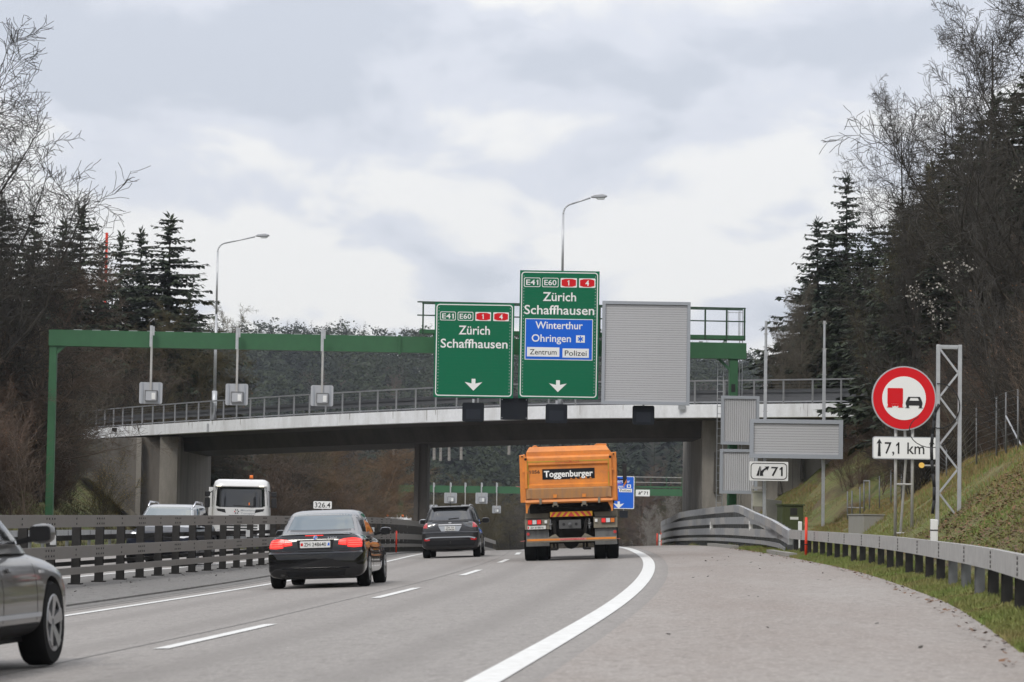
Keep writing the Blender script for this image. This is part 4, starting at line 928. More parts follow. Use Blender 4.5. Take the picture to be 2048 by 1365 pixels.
# ------------------------------------------------------------------ vehicles
def paint(name, col, metal=.3, rough=.28, coat=.7, spec=.3): return mat(name, col, rough, metal, coat=coat, spec=spec)
P_BLACK = paint('black_car_paint', (.003, .003, .004), .0, .16, 1.0, .1)
P_GREY = paint('dark_grey_car_paint', (.028, .028, .030), .3, .3, .7, .2)
P_SILV = paint('silver_grey_car_paint', (.135, .132, .13), .6, .3)
P_NAVY = paint('blue_black_car_paint', (.006, .008, .016), .0, .3, .15, .1)
M_GLASS = mat('tinted_car_glass', (.012, .014, .016), .03, ior=2.1)
M_GLASSL = mat('pale_reflecting_windscreen', (.10, .125, .125), .05, ior=2.6)
M_TYRE = mat('tyre_rubber', (.008, .008, .008), .9, spec=.15)
M_RIM = mat('alloy_rim', (.38, .38, .39), .35, .8)
M_TRIM = mat('black_plastic_trim', (.01, .01, .011), .7, spec=.2)
M_CHROME = mat('chrome', (.7, .7, .72), .15, 1.0)
M_TAIL = mat('red_tail_glass', (.42, .008, .01), .15, coat=1.0)
M_TAILON = mat('lit_tail_light', (.8, .03, .02), .2, emit=((1.0, .02, .015), .55))
M_LAMPW = mat('clear_lamp_glass', (.55, .55, .56), .15, coat=1.0)
M_LAMPON = mat('lit_headlight', (.9, .92, 1.0), .2, emit=((.92, .95, 1.0), 6.0))
M_PLATE = mat('white_number_plate', (.66, .66, .64), .5)
M_SOFT = mat('grey_roof_with_sky_sheen', (.24, .24, .245), .35, .2, coat=.6)  # grey lightened to stand in for bright sky reflected in the roof

def spline_rows(st, n):
    st = np.array(st, float); y = st[:, 0]; t = np.linspace(0, 1, n); yy = y[0] + (y[-1] - y[0]) * (t - .12 * np.sin(2 * np.pi * t) / (2 * np.pi) * 6 * .6)
    yy = np.clip(yy, y[0], y[-1]); cols = [yy]
    for j in range(1, st.shape[1]):
        d = np.diff(st[:, j]) / np.diff(y); m = np.zeros(len(y)); m[1:-1] = np.where(d[:-1] * d[1:] > 0, 2 * d[:-1] * d[1:] / (d[:-1] + d[1:] + 1e-12), 0); m[0], m[-1] = d[0], d[-1]
        i = np.clip(np.searchsorted(y, yy) - 1, 0, len(y) - 2); h = y[i + 1] - y[i]; s = (yy - y[i]) / h; v = st[:, j]
        cols.append((2*s**3 - 3*s**2 + 1) * v[i] + (s**3 - 2*s**2 + s) * h * m[i] + (-2*s**3 + 3*s**2) * v[i + 1] + (s**3 - s**2) * h * m[i + 1])
    return np.stack(cols, 1)
def loft_body(st, nu=5.0, nl=4.0, n=72, k=56, waist=.5, tumble=.06):
    R = spline_rows(st, n); th = np.linspace(0, 2 * np.pi, k, endpoint=False); c, s = np.cos(th), np.sin(th); V = []
    for y, w, zb, zt in R:
        zc = zb + (zt - zb) * waist; up = s > 0; e = np.where(up, nu, nl)
        x = np.sign(c) * np.abs(c) ** (2 / e) * w; z = np.where(up, zc + (zt - zc) * np.abs(s) ** (2 / e), zc - (zc - zb) * np.abs(s) ** (2 / e))
        x = x * (1 - tumble * np.clip((z - zc) / max(.01, zt - zc), 0, 1) ** 1.5)
        V += [(a, y, b) for a, b in zip(x, z)]
    F = [];
    for i in range(n - 1):
        for j in range(k): F.append((i * k + j, i * k + (j + 1) % k, (i + 1) * k + (j + 1) % k, (i + 1) * k + j))
    F.append(tuple(range(k - 1, -1, -1))); F.append(tuple((n - 1) * k + j for j in range(k)))
    m = MB(); m.add(V, F); return m
def loft_cabin(lv, e=5.0, k=64, n=26):
    """levels (z, y_rear, y_front, half width)"""
    R = spline_rows(lv, n); th = np.linspace(0, 2 * np.pi, k, endpoint=False); c, s = np.cos(th), np.sin(th); V = []
    for z, y0, y1, w in R:
        V += [(a * w, (y0 + y1) / 2 + b * (y1 - y0) / 2, z) for a, b in zip(np.sign(c) * np.abs(c) ** (2 / e), np.sign(s) * np.abs(s) ** (2 / e))]
    F = []
    for i in range(n - 1):
        for j in range(k): F.append((i * k + j, i * k + (j + 1) % k, (i + 1) * k + (j + 1) % k, (i + 1) * k + j))
    F.append(tuple(range(k - 1, -1, -1))); F.append(tuple((n - 1) * k + j for j in range(k)))
    m = MB(); m.add(V, F); return m
def cut_arches(obj, arches, r, hw):
    for y in arches:
        c = MB()
        for sx in (-1, 1): c.tube((sx * (hw - .26), y, r * .98), (sx * (hw + .3), y, r * .98), r * 1.13, n=36)
        cm = c.mesh('cut'); co = bpy.data.objects.new('cut', cm); COL.objects.link(co); co.parent = obj.parent
        md = obj.modifiers.new('b', 'BOOLEAN'); md.operation = 'DIFFERENCE'; md.object = co; md.solver = 'EXACT'
        bpy.context.view_layer.update(); dg = bpy.context.evaluated_depsgraph_get(); me = bpy.data.meshes.new_from_object(obj.evaluated_get(dg))
        obj.modifiers.clear(); obj.data = me; bpy.data.objects.remove(co)
def smooth_obj(o, ang=38):
    me = o.data; me.polygons.foreach_set('use_smooth', [True] * len(me.polygons))
    try: me.set_sharp_from_angle(angle=RAD(ang))
    except Exception: pass
def bvh_of(*mbs):
    vs, fs = [], []
    for m in mbs: k = len(vs); vs += m.v; fs += [tuple(i + k for i in f) for f in m.f]
    return BVHTree.FromPolygons([Vector(v) for v in vs], fs)
def patch(name, bvh, top, bot, axis, m_, parent, off=.006, n=14, m=6, depth=.02, smooth=True, offb=None):
    """a thin shell that follows the body: outline given by an upper and a lower polyline"""
    def samp(pl, t):
        pl = np.array(pl, float); d = np.r_[0, np.cumsum(np.hypot(*np.diff(pl, axis=0).T))]; d /= d[-1]; return np.interp(t, d, pl[:, 0]), np.interp(t, d, pl[:, 1])
    org = {'back': lambda u, v: (Vector((u, -4, v)), Vector((0, 1, 0))), 'front': lambda u, v: (Vector((u, 12, v)), Vector((0, -1, 0))), 'right': lambda u, v: (Vector((4, u, v)), Vector((-1, 0, 0))),
           'left': lambda u, v: (Vector((-4, u, v)), Vector((1, 0, 0)))}[axis]
    pts = []; last = None
    for i in range(n + 1):
        tu, tv = samp(top, i / n); bu, bv = samp(bot, i / n)
        for j in range(m + 1):
            f = j / m; o, d = org(tu * (1 - f) + bu * f, tv * (1 - f) + bv * f); h = bvh.ray_cast(o, d)
            if h[0] is None:
                h2 = bvh.find_nearest(o + d * 4.2); p_ = h2[0]; d_ = d
            else: p_ = h[0]
            pts.append(p_ - d * (off if offb is None else off + (offb - off) * f))
    N = (n + 1) * (m + 1); d = org(0, 0)[1]; vs = pts + [q + d * depth for q in pts]; fs = []
    for i in range(n):
        for j in range(m):
            a = i * (m + 1) + j; fs.append((a, a + 1, a + m + 2, a + m + 1))
    rim = [i * (m + 1) for i in range(n + 1)] + [n * (m + 1) + j for j in range(1, m + 1)] + [i * (m + 1) + m for i in range(n - 1, -1, -1)] + [j for j in range(m - 1, 0, -1)]
    for a, b in zip(rim, rim[1:] + rim[:1]): fs.append((a, b, b + N, a + N))
    k = MB(); k.add(vs, fs); me = k.mesh(name, smooth)
    bm = bmesh.new(); bm.from_mesh(me); bmesh.ops.recalc_face_normals(bm, faces=bm.faces); bm.to_mesh(me); bm.free()
    try: me.set_sharp_from_angle(angle=RAD(50))
    except Exception: pass
    return link(name, me, parent, m_)
def rect_patch(name, bvh, u0, u1, v0, v1, axis, m_, parent, **k): return patch(name, bvh, [(u0, v1), (u1, v1)], [(u0, v0), (u1, v0)], axis, m_, parent, **k)
def lathe_x(prof, n=40):
    """profile (x, r) spun round the x axis"""
    m = MB(); k = len(prof); vs = []
    for i in range(n):
        a = 2 * math.pi * i / n; vs += [(x, r * math.cos(a), r * math.sin(a)) for x, r in prof]
    m.add(vs, [(i * k + j, i * k + (j + 1) % k, ((i + 1) % n) * k + (j + 1) % k, ((i + 1) % n) * k + j) for i in range(n) for j in range(k)]); return m
def wheel(parent, x, y, r, w, side, spokes=5, rimm=M_RIM, rr=.66):
    t = lathe_x([(-w / 2, r * rr), (-w / 2, r * .93), (-w / 2 + .03, r * .99), (-w / 4, r), (w / 4, r), (w / 2 - .03, r * .99), (w / 2, r * .93), (w / 2, r * rr), (w / 2 - .04, r * rr - .01), (-w / 2 + .04, r * rr - .01)])
    o = t.build('wheel', M_TYRE, parent, True, (x, y, r)); smooth_obj(o, 30)
    s = side; m = lathe_x([(s * w * .5, r * rr), (s * w * .5, r * rr - .02), (s * w * .30, r * rr - .045), (s * w * .18, r * .2), (s * w * .1, 0.004), (s * w * .05, r * .3), (s * w * .1, r * rr)], 40)
    o2 = m.build('wheel_dish', M_TRIM, o, True)
    m = MB()
    for i in range(spokes):
        a = 2 * math.pi * i / spokes + .3
        for da in (-.1, .1): m.bar((s * w * .36, math.cos(a) * r * .1, math.sin(a) * r * .1), (s * w * .46, math.cos(a + da) * r * (rr - .02), math.sin(a + da) * r * (rr - .02)), .06 * r / .33, .045, up=(1, 0, 0))
    m.tube((s * w * .3, 0, 0), (s * w * .42, 0, 0), r * .17, n=16)
    rg = lathe_x([(s * w * .50, r * rr + .005), (s * w * .52, r * rr - .005), (s * w * .50, r * rr - .035), (s * w * .44, r * rr - .03)], 40); m.add(rg.v, rg.f)
    m.build('rim', rimm, o)
    return o
def mirror_part(parent, x, y, z, mt, sz=(.11, .07, .075), glass=False):
    s = 1 if x > 0 else -1; m = MB(); n = 10
    R = spline_rows([(-1, .05, .05), (-.8, .7, .7), (0, 1, 1), (.8, .8, .8), (1, .1, .1)], 9); vs = []
    for q, a, b in R:
        for i in range(12):
            t = 2 * math.pi * i / 12; c, s_ = math.cos(t), math.sin(t)
            vs.append((x + sz[0] * np.sign(c) * abs(c) ** .7 * a, y + q * sz[1], z + sz[2] * np.sign(s_) * abs(s_) ** .7 * b))
    m.add(vs, [(i * 12 + j, i * 12 + (j + 1) % 12, (i + 1) * 12 + (j + 1) % 12, (i + 1) * 12 + j) for i in range(8) for j in range(12)] + [tuple(range(11, -1, -1)), tuple(8 * 12 + j for j in range(12))])
    o = m.build('wing_mirror', mt, parent, True)
    k = MB(); k.bar((x - s * sz[0] * .7, y + .02, z - sz[2] * .4), (x - s * (sz[0] + .12), y + .06, z - sz[2] * .8), .05, .04); k.build('mirror_arm', M_TRIM, o)
    k = MB(); k.poly(rrect(x - sz[0] * .78, x + sz[0] * .78, z - sz[2] * .74, z + sz[2] * .74, .03), y - sz[1] * 1.08, y - sz[1] * .70); k.build('mirror_glass', M_TRIM, o)
    return o
def place(root, X, D, hdg, ya, zo=None):
    """root so that local (0, ya, 0) stands at X, D with the given heading (radians to the right)"""
    root.rotation_euler = (0, -math.atan(BANK), -hdg); root.location = (X - math.sin(hdg) * ya, D - math.cos(hdg) * ya, zo if zo is not None else float(zroad(X, D)))

# --- black convertible
def black_convertible():
    t = thing('convertible_car', 'black convertible car with hard top up and brake lights lit, in the left lane', 'car')
    st = [(0, .74, .30, .66), (.03, .81, .22, .80), (.09, .865, .18, .93), (.2, .885, .165, .985), (.45, .895, .18, 1.0), (.9, .9, .17, 1.0), (1.6, .9, .17, .95), (2.6, .9, .17, .93), (3.2, .89, .17, .92), (3.8, .88, .18, .83), (4.3, .82, .22, .72), (4.58, .6, .3, .6)]
    bm_ = loft_body(st, 5.5, 7, waist=.56, tumble=.10); body = bm_.build('body', P_BLACK, t)
    cut_arches(body, (.80, 3.56), .325, .9); smooth_obj(body)
    cb = loft_cabin([(.90, .62, 3.45, .80), (1.0, .78, 3.30, .775), (1.15, 1.02, 3.02, .72), (1.28, 1.22, 2.80, .665), (1.36, 1.42, 2.66, .60), (1.40, 1.7, 2.45, .47), (1.412, 2.0, 2.2, .2)]); cab = cb.build('roof', M_SOFT, t); smooth_obj(cab, 60)
    bb = bvh_of(bm_); cv = bvh_of(cb)
    patch('rear_window', cv, [(-.52, 1.325), (-.25, 1.345), (.25, 1.345), (.52, 1.325)], [(-.615, 1.055), (-.3, 1.045), (.3, 1.045), (.615, 1.055)], 'back', mat('bright_rear_window', (.07, .10, .115), .05, ior=2.2), t, n=20)
    o = patch('rear_window_surround', cv, [(-.58, 1.352), (-.25, 1.368), (.25, 1.368), (.58, 1.352)], [(-.69, 1.02), (-.3, 1.01), (.3, 1.01), (.69, 1.02)], 'back', mat('grey_window_surround', (.10, .10, .105), .4), t, off=.003, n=20)
    for ax_ in ('right', 'left'):
        patch('side_window', cv, [(1.35, 1.30), (2.1, 1.33), (2.68, 1.29)], [(1.12, .99), (2.1, .97), (3.18, .98)], ax_, M_GLASS, t, n=18)
        sx = 1 if ax_ == 'right' else -1
        # door shut lines
        for y_ in (1.45, 2.75): rect_patch('door_gap', bb, y_, y_ + .012, .28, .9, ax_, M_SBLACK, t, off=.002, n=1, m=8)
        rect_patch('door_handle', bb, 1.6, 1.78, .80, .825, ax_, P_BLACK, t, off=.03, n=4, m=2)
        mirror_part(t, sx * 1.0, 2.85, .99, P_BLACK)
        for y_ in (.80, 3.56): wheel(t, sx * .79, y_, .325, .225, sx)
    patch('windscreen', cv, [(-.55, 1.33), (.55, 1.33)], [(-.72, .97), (.72, .97)], 'front', M_GLASS, t)
    # boot lid line, lip, lights
    for s in (-1, 1):
        f = lambda pts: [(s * a, b) for a, b in pts]
        L1 = patch('tail_light', bb, f([(.56, .885), (.70, .893), (.845, .865)]), f([(.585, .73), (.70, .715), (.845, .725)]), 'back', M_TAILON, t, off=.012, n=10)
        for z_ in (.755, .795, .835): patch('light_strip', bb, f([(.60, z_ + .012), (.835, z_ + .01)]), f([(.60, z_), (.835, z_ - .002)]), 'back', mat('bright_tail_strip', (.9, .1, .08), .2, emit=((1, .06, .04), 1.6)), L1, off=.018, n=6, m=1)
        L2 = patch('inner_tail_light', bb, f([(.43, .85), (.50, .875), (.555, .885)]), f([(.42, .775), (.50, .765), (.57, .757)]), 'back', M_TAILON, t, off=.010, n=8)
        for z_ in (.79, .825): patch('light_strip', bb, f([(.45, z_ + .01), (.56, z_ + .012)]), f([(.45, z_), (.56, z_)]), 'back', MATS['bright_tail_strip'], L2, off=.016, n=4, m=1)
    patch('bumper_crease', bb, [(-.84, .665), (-.5, .66), (.5, .66), (.84, .665)], [(-.86, .625), (-.5, .62), (.5, .62), (.86, .625)], 'back', P_BLACK, t, off=.002, n=24, m=3, offb=.045)
    patch('lower_crease', bb, [(-.6, .375), (.6, .375)], [(-.62, .35), (.62, .35)], 'back', P_BLACK, t, off=.002, n=24, m=2, offb=.03)
    patch('boot_gap', bb, [(-.60, .682), (-.3, .672), (.3, .672), (.60, .682)], [(-.60, .674), (-.3, .664), (.3, .664), (.60, .674)], 'back', M_SBLACK, t, off=.003, n=18, m=1)
    patch('boot_lip', bb, [(-.74, .975), (-.3, .985), (.3, .985), (.74, .975)], [(-.76, .955), (-.3, .962), (.3, .962), (.76, .955)], 'back', P_BLACK, t, off=.025, n=22, m=2)
    rect_patch('third_brake_light', bb, -.19, .14, .938, .95, 'back', M_TAILON, t, off=.012, n=6, m=1)
    patch('plate_recess', bb, [(-.34, .868), (.34, .868)], [(-.31, .70), (.31, .70)], 'back', M_TRIM, t, off=.003, n=10)
    m = MB(); y_ = bb.ray_cast(Vector((0, -4, .78)), Vector((0, 1, 0)))[0].y - .02; m.poly(rrect(-.275, .275, .725, .845, .012), y_ - .01, y_ + .01); pl = m.build('number_plate', M_PLATE, t)
    text(pl, 'ZH 248640', .0, .785, .066, M_SBLACK, .40, y_ - .014, .006)
    m = MB(); m.poly(rrect(-.262, -.222, .76, .81, .01), y_ - .014, y_ - .01); m.build('red_crest', M_SRED, pl); m = MB(); m.poly([(.222, .76), (.262, .76), (.262, .81), (.24, .81)], y_ - .014, y_ - .01); m.build('blue_crest', M_SBLUE, pl)
    y_ = bb.ray_cast(Vector((0, -4, .91)), Vector((0, 1, 0)))[0].y - .006; m = MB(); m.disc((0, .905), .041, y_ - .012, y_ + .03, 24); bd = m.build('badge', M_CHROME, t)
    m = MB(); m.poly([(0, .905), (.034, .905), (.024, .929), (0, .939)], y_ - .016, y_ - .012); m.poly([(0, .905), (-.034, .905), (-.024, .881), (0, .871)], y_ - .016, y_ - .012); m.build('badge_quarter', M_SBLUE, bd)
    text(t, '330d', .30, .897, .034, M_CHROME, .17, bb.ray_cast(Vector((.3, -4, .9)), Vector((0, 1, 0)))[0].y - .01, .01, name='model_lettering')
    patch('diffuser', bb, [(-.55, .32), (.55, .32)], [(-.5, .21), (.5, .21)], 'back', M_TRIM, t, off=.01, n=12)
    m = MB(); m.tube((-.60, .02, .235), (-.60, .3, .235), .045, n=16); m.build('exhaust_pipe', M_POST, t, True)
    m = MB(); m.box(-.7, .7, .4, 4.2, .16, .3); m.build('underbody', M_TRIM, t)
    t.scale = (1.01, 1.0, 1.02)
    return t
c = black_convertible(); place(c, -3.46, 52.6, .058, .80)

# --- dark grey SUV ahead
def estate_suv(label, pm, roof_m=None):
    t = thing('suv_car', label, 'car')
    st = [(0, .78, .40, .80), (.03, .85, .32, 1.0), (.10, .90, .27, 1.13), (.25, .915, .25, 1.18), (.8, .92, .22, 1.16), (2.4, .92, .22, 1.08), (3.1, .915, .22, 1.04), (3.7, .90, .24, .98), (4.2, .85, .28, .88), (4.5, .66, .36, .74)]
    bm_ = loft_body(st, 5.5, 7, waist=.5, tumble=.10); body = bm_.build('body', pm, t); cut_arches(body, (.80, 3.5), .355, .92); smooth_obj(body)
    cb = loft_cabin([(1.05, .10, 3.45, .86), (1.16, .16, 3.28, .84), (1.32, .26, 3.0, .79), (1.5, .36, 2.74, .725), (1.58, .44, 2.6, .69), (1.625, .62, 2.4, .62), (1.645, 1.0, 2.1, .42)], e=6); cab = cb.build('roof', pm, t); smooth_obj(cab, 60)
    bb = bvh_of(bm_); cv = bvh_of(cb)
    m = MB(); m.hexa([(-.60, .30, 1.60), (.60, .30, 1.60), (.62, .66, 1.60), (-.62, .66, 1.60), (-.60, .32, 1.622), (.60, .32, 1.622), (.62, .66, 1.645), (-.62, .66, 1.645)]); bevel(m.build('roof_spoiler', pm, t), .015)
    patch('rear_window', cv, [(-.64, 1.575), (-.3, 1.59), (.3, 1.59), (.64, 1.575)], [(-.735, 1.215), (-.35, 1.195), (.35, 1.195), (.735, 1.215)], 'back', M_GLASS, t, n=18)
    m = MB(); y_ = cv.ray_cast(Vector((0, -4, 1.25)), Vector((0, 1, 0)))[0].y - .03; m.bar((-.05, y_, 1.225), (.28, y_ + .02, 1.25), .03, .02, up=(0, 1, 0)); m.build('rear_wiper', M_SBLACK, t)
    for ax_ in ('right', 'left'):
        sx = 1 if ax_ == 'right' else -1
        patch('side_window', cv, [(.62, 1.52), (1.6, 1.56), (2.66, 1.50)], [(.50, 1.19), (1.6, 1.15), (3.15, 1.13)], ax_, M_GLASS, t, n=18)
        for y_ in (1.15, 1.95, 2.85): rect_patch('door_gap', bb, y_, y_ + .012, .34, 1.08, ax_, M_SBLACK, t, off=.002, n=1, m=8)
        for y_ in (1.25, 2.05): rect_patch('door_handle', bb, y_, y_ + .2, .94, .965, ax_, pm, t, off=.03, n=4, m=2)
        patch('sill_trim', bb, [(1.2, .42), (3.1, .42)], [(1.2, .25), (3.1, .25)], ax_, M_TRIM, t, off=.01)
        mirror_part(t, sx * 1.02, 2.78, 1.16, M_SBACK if sx < 0 else pm, (.13, .08, .09))
        for y_ in (.80, 3.5): wheel(t, sx * .80, y_, .355, .235, sx)
        m = MB(); m.path([Vector((sx * .60, .75, 1.60)), Vector((sx * .61, .85, 1.665)), Vector((sx * .62, 2.3, 1.67)), Vector((sx * .61, 2.45, 1.60))], .02, 8); m.build('roof_rail', M_CHROME, t, True)
        f = lambda pts: [(sx * a, b) for a, b in pts]
        tl = patch('tail_light', bb, f([(.40, 1.10), (.62, 1.16), (.885, 1.15)]), f([(.48, .99), (.68, .935), (.885, .94)]), 'back', M_GLASS, t, off=.012, n=12)
        patch('red_lens', bb, f([(.72, 1.15), (.88, 1.14)]), f([(.72, .95), (.88, .955)]), 'back', M_TAIL, tl, off=.02, n=6)
        patch('clear_lens', bb, f([(.52, 1.085), (.70, 1.115)]), f([(.55, 1.04), (.70, 1.03)]), 'back', mat('smoked_clear_lens', (.07, .07, .075), .3), tl, off=.018, n=6)
        patch('fog_reflector', bb, f([(.64, .60), (.84, .61)]), f([(.67, .535), (.82, .545)]), 'back', M_TAIL, t, off=.012, n=6)
    m = MB(); y0 = bb.ray_cast(Vector((0, -4, 1.05)), Vector((0, 1, 0)))[0].y
    patch('chrome_strip', bb, [(-.36, 1.06), (.36, 1.06)], [(-.37, 1.03), (.37, 1.03)], 'back', M_SBACK, t, off=.02, n=10, m=1)
    patch('plate_recess', bb, [(-.37, 1.005), (0, 1.01), (.37, 1.005)], [(-.28, .84), (0, .83), (.28, .84)], 'back', M_FRAME, t, off=.006, n=12)
    y_ = bb.ray_cast(Vector((0, -4, .93)), Vector((0, 1, 0)))[0].y - .03; m = MB(); m.poly(rrect(-.165, .165, .855, .995, .01), y_, y_ + .02); pl = m.build('number_plate', M_PLATE, t)
    text(pl, 'ZH 16', 0, .96, .05, M_SBLACK, .24, y_ - .004, .006); text(pl, '929436', 0, .892, .05, M_SBLACK, .28, y_ - .004, .006)
    m = MB(); yb = bb.ray_cast(Vector((0, -4, 1.1)), Vector((0, 1, 0)))[0].y - .01
    m.poly([(.055 * math.cos(a), 1.105 + .022 * math.sin(a)) for a in np.linspace(0, 6.28, 20)[:-1]], yb - .01, yb + .02); m.build('badge', M_CHROME, t)
    patch('bumper_step', bb, [(-.88, .835), (-.4, .845), (.4, .845), (.88, .835)], [(-.88, .785), (-.4, .795), (.4, .795), (.88, .785)], 'back', pm, t, off=.002, n=24, m=3, offb=.05)
    patch('bumper_trim', bb, [(-.80, .63), (-.60, .67), (.60, .67), (.80, .63)], [(-.78, .59), (-.60, .635), (.60, .635), (.78, .59)], 'back', M_FRAME, t, off=.02, n=24, m=2)
    patch('lower_bumper', bb, [(-.82, .55), (.82, .55)], [(-.74, .38), (.74, .38)], 'back', M_TRIM, t, off=.015, n=16)
    patch('windscreen', cv, [(-.6, 1.55), (.6, 1.55)], [(-.78, 1.17), (.78, 1.17)], 'front', M_GLASS, t)
    m = MB(); m.box(-.72, .72, .3, 4.2, .24, .4); m.build('underbody', M_TRIM, t); m = MB(); m.bar((0, .02, .42), (0, -.02, .52), .04); m.build('tow_hitch', M_POST, t)
    m = MB(); m.tube((0, .72, 1.63), (-.0, .45, 1.82), .008, n=6); m.build('aerial', M_SBLACK, t)
    return t
s_ = estate_suv('dark grey SUV seen from behind, driving ahead in the left lane', P_GREY); place(s_, -1.80, 90.4, .035, .80)

# --- silver grey car leaving the frame at the left
def silver_car():
    t = thing('estate_car', 'silver grey car cut off by the left edge of the photo, nearest vehicle', 'car')
    st = [(0, .72, .45, .80), (.05, .84, .34, .95), (.2, .91, .26, 1.0), (.8, .925, .24, 1.04), (2.4, .925, .24, 1.03), (3.2, .92, .24, 1.03), (3.75, .915, .25, .99), (4.25, .89, .27, .93), (4.6, .80, .32, .82), (4.8, .6, .4, .66)]
    bm_ = loft_body(st, 5.0, 5.0, n=96, k=72, waist=.5, tumble=.07); body = bm_.build('body', P_SILV, t); cut_arches(body, (.95, 3.83), .365, .925); smooth_obj(body)
    cb = loft_cabin([(.97, .45, 3.72, .83), (1.10, .6, 3.45, .80), (1.30, .85, 3.05, .73), (1.48, 1.05, 2.66, .665), (1.56, 1.3, 2.38, .58), (1.59, 1.6, 2.1, .40)], e=6); cab = cb.build('roof', P_SILV, t); smooth_obj(cab, 60)
    bb = bvh_of(bm_); cv = bvh_of(cb)
    for ax_ in ('right', 'left'):
        sx = 1 if ax_ == 'right' else -1
        patch('side_window', cv, [(1.15, 1.48), (1.8, 1.50), (2.60, 1.45)], [(.82, 1.10), (1.8, 1.08), (3.30, 1.08)], ax_, M_GLASS, t, n=24)
        patch('window_trim', cv, [(.8, 1.095), (1.8, 1.075), (3.36, 1.07)], [(.8, 1.07), (1.8, 1.05), (3.36, 1.045)], ax_, M_CHROME, t, n=24, off=.012, m=1)
        for y_ in (1.25, 2.25, 3.28): rect_patch('door_gap', bb, y_, y_ + .010, .36, .93, ax_, M_SBLACK, t, off=.002, n=1, m=10)
        for y_ in (1.4, 2.4): rect_patch('door_handle', bb, y_, y_ + .2, .82, .85, ax_, P_SILV, t, off=.035, n=5, m=2)
        patch('door_moulding', bb, [(1.35, .47), (3.35, .47)], [(1.35, .435), (3.35, .435)], ax_, M_SBACK, t, off=.022, n=14, m=2)
        patch('side_skirt', bb, [(1.35, .38), (3.4, .38)], [(1.35, .28), (3.4, .28)], ax_, M_TRIM, t, off=.010, n=14)
        patch('shoulder_crease', bb, [(.5, .80), (3.3, .765)], [(.5, .785), (3.3, .75)], ax_, P_SILV, t, off=.012, n=20, m=1)
        rect_patch('side_repeater', bb, 3.44, 3.58, .80, .825, ax_, M_LAMPW, t, off=.01, n=4, m=2)
        mirror_part(t, sx * 1.05, 3.0, 1.13, P_SILV, (.11, .09, .085))
        for y_ in (.95, 3.83): wheel(t, sx * .79, y_, .365, .24, sx, 5)
        # raised lip round the front and rear arches
        for y_ in (.95, 3.83):
            m = MB(); pr = [];
            for q in np.linspace(-12, 192, 26):
                a = RAD(q); yy, zz_ = y_ + math.cos(a) * .42, .36 + math.sin(a) * .42; h = bb.ray_cast(Vector((sx * 4, yy, max(zz_, .30))), Vector((-sx, 0, 0))); xx = h[0].x if h[0] else sx * .9
                pr.append(Vector((xx, yy, max(zz_, .26))))
            pass
    patch('windscreen', cv, [(-.58, 1.50), (.58, 1.50)], [(-.74, 1.10), (.74, 1.10)], 'front', M_GLASS, t)
    patch('rear_window', cv, [(-.56, 1.41), (.56, 1.41)], [(-.7, 1.08), (.7, 1.08)], 'back', M_GLASS, t)
    for s in (-1, 1):
        patch('tail_light', bb, [(s * .5, .92), (s * .88, .9)], [(s * .5, .78), (s * .88, .76)], 'back', M_TAIL, t)
        patch('headlight', bb, [(s * .42, .74), (s * .78, .80)], [(s * .42, .62), (s * .78, .64)], 'front', M_LAMPW, t)
    m = MB(); m.box(-.72, .72, .4, 4.4, .22, .45); m.build('underbody', M_TRIM, t)
    return t
v_ = silver_car()
pw = P(119, 1337, 24.6); hd = .105
place(v_, pw.x - .93, 24.6, hd, 3.83); v_.location.z = pw.z - .05 + .93 * BANK

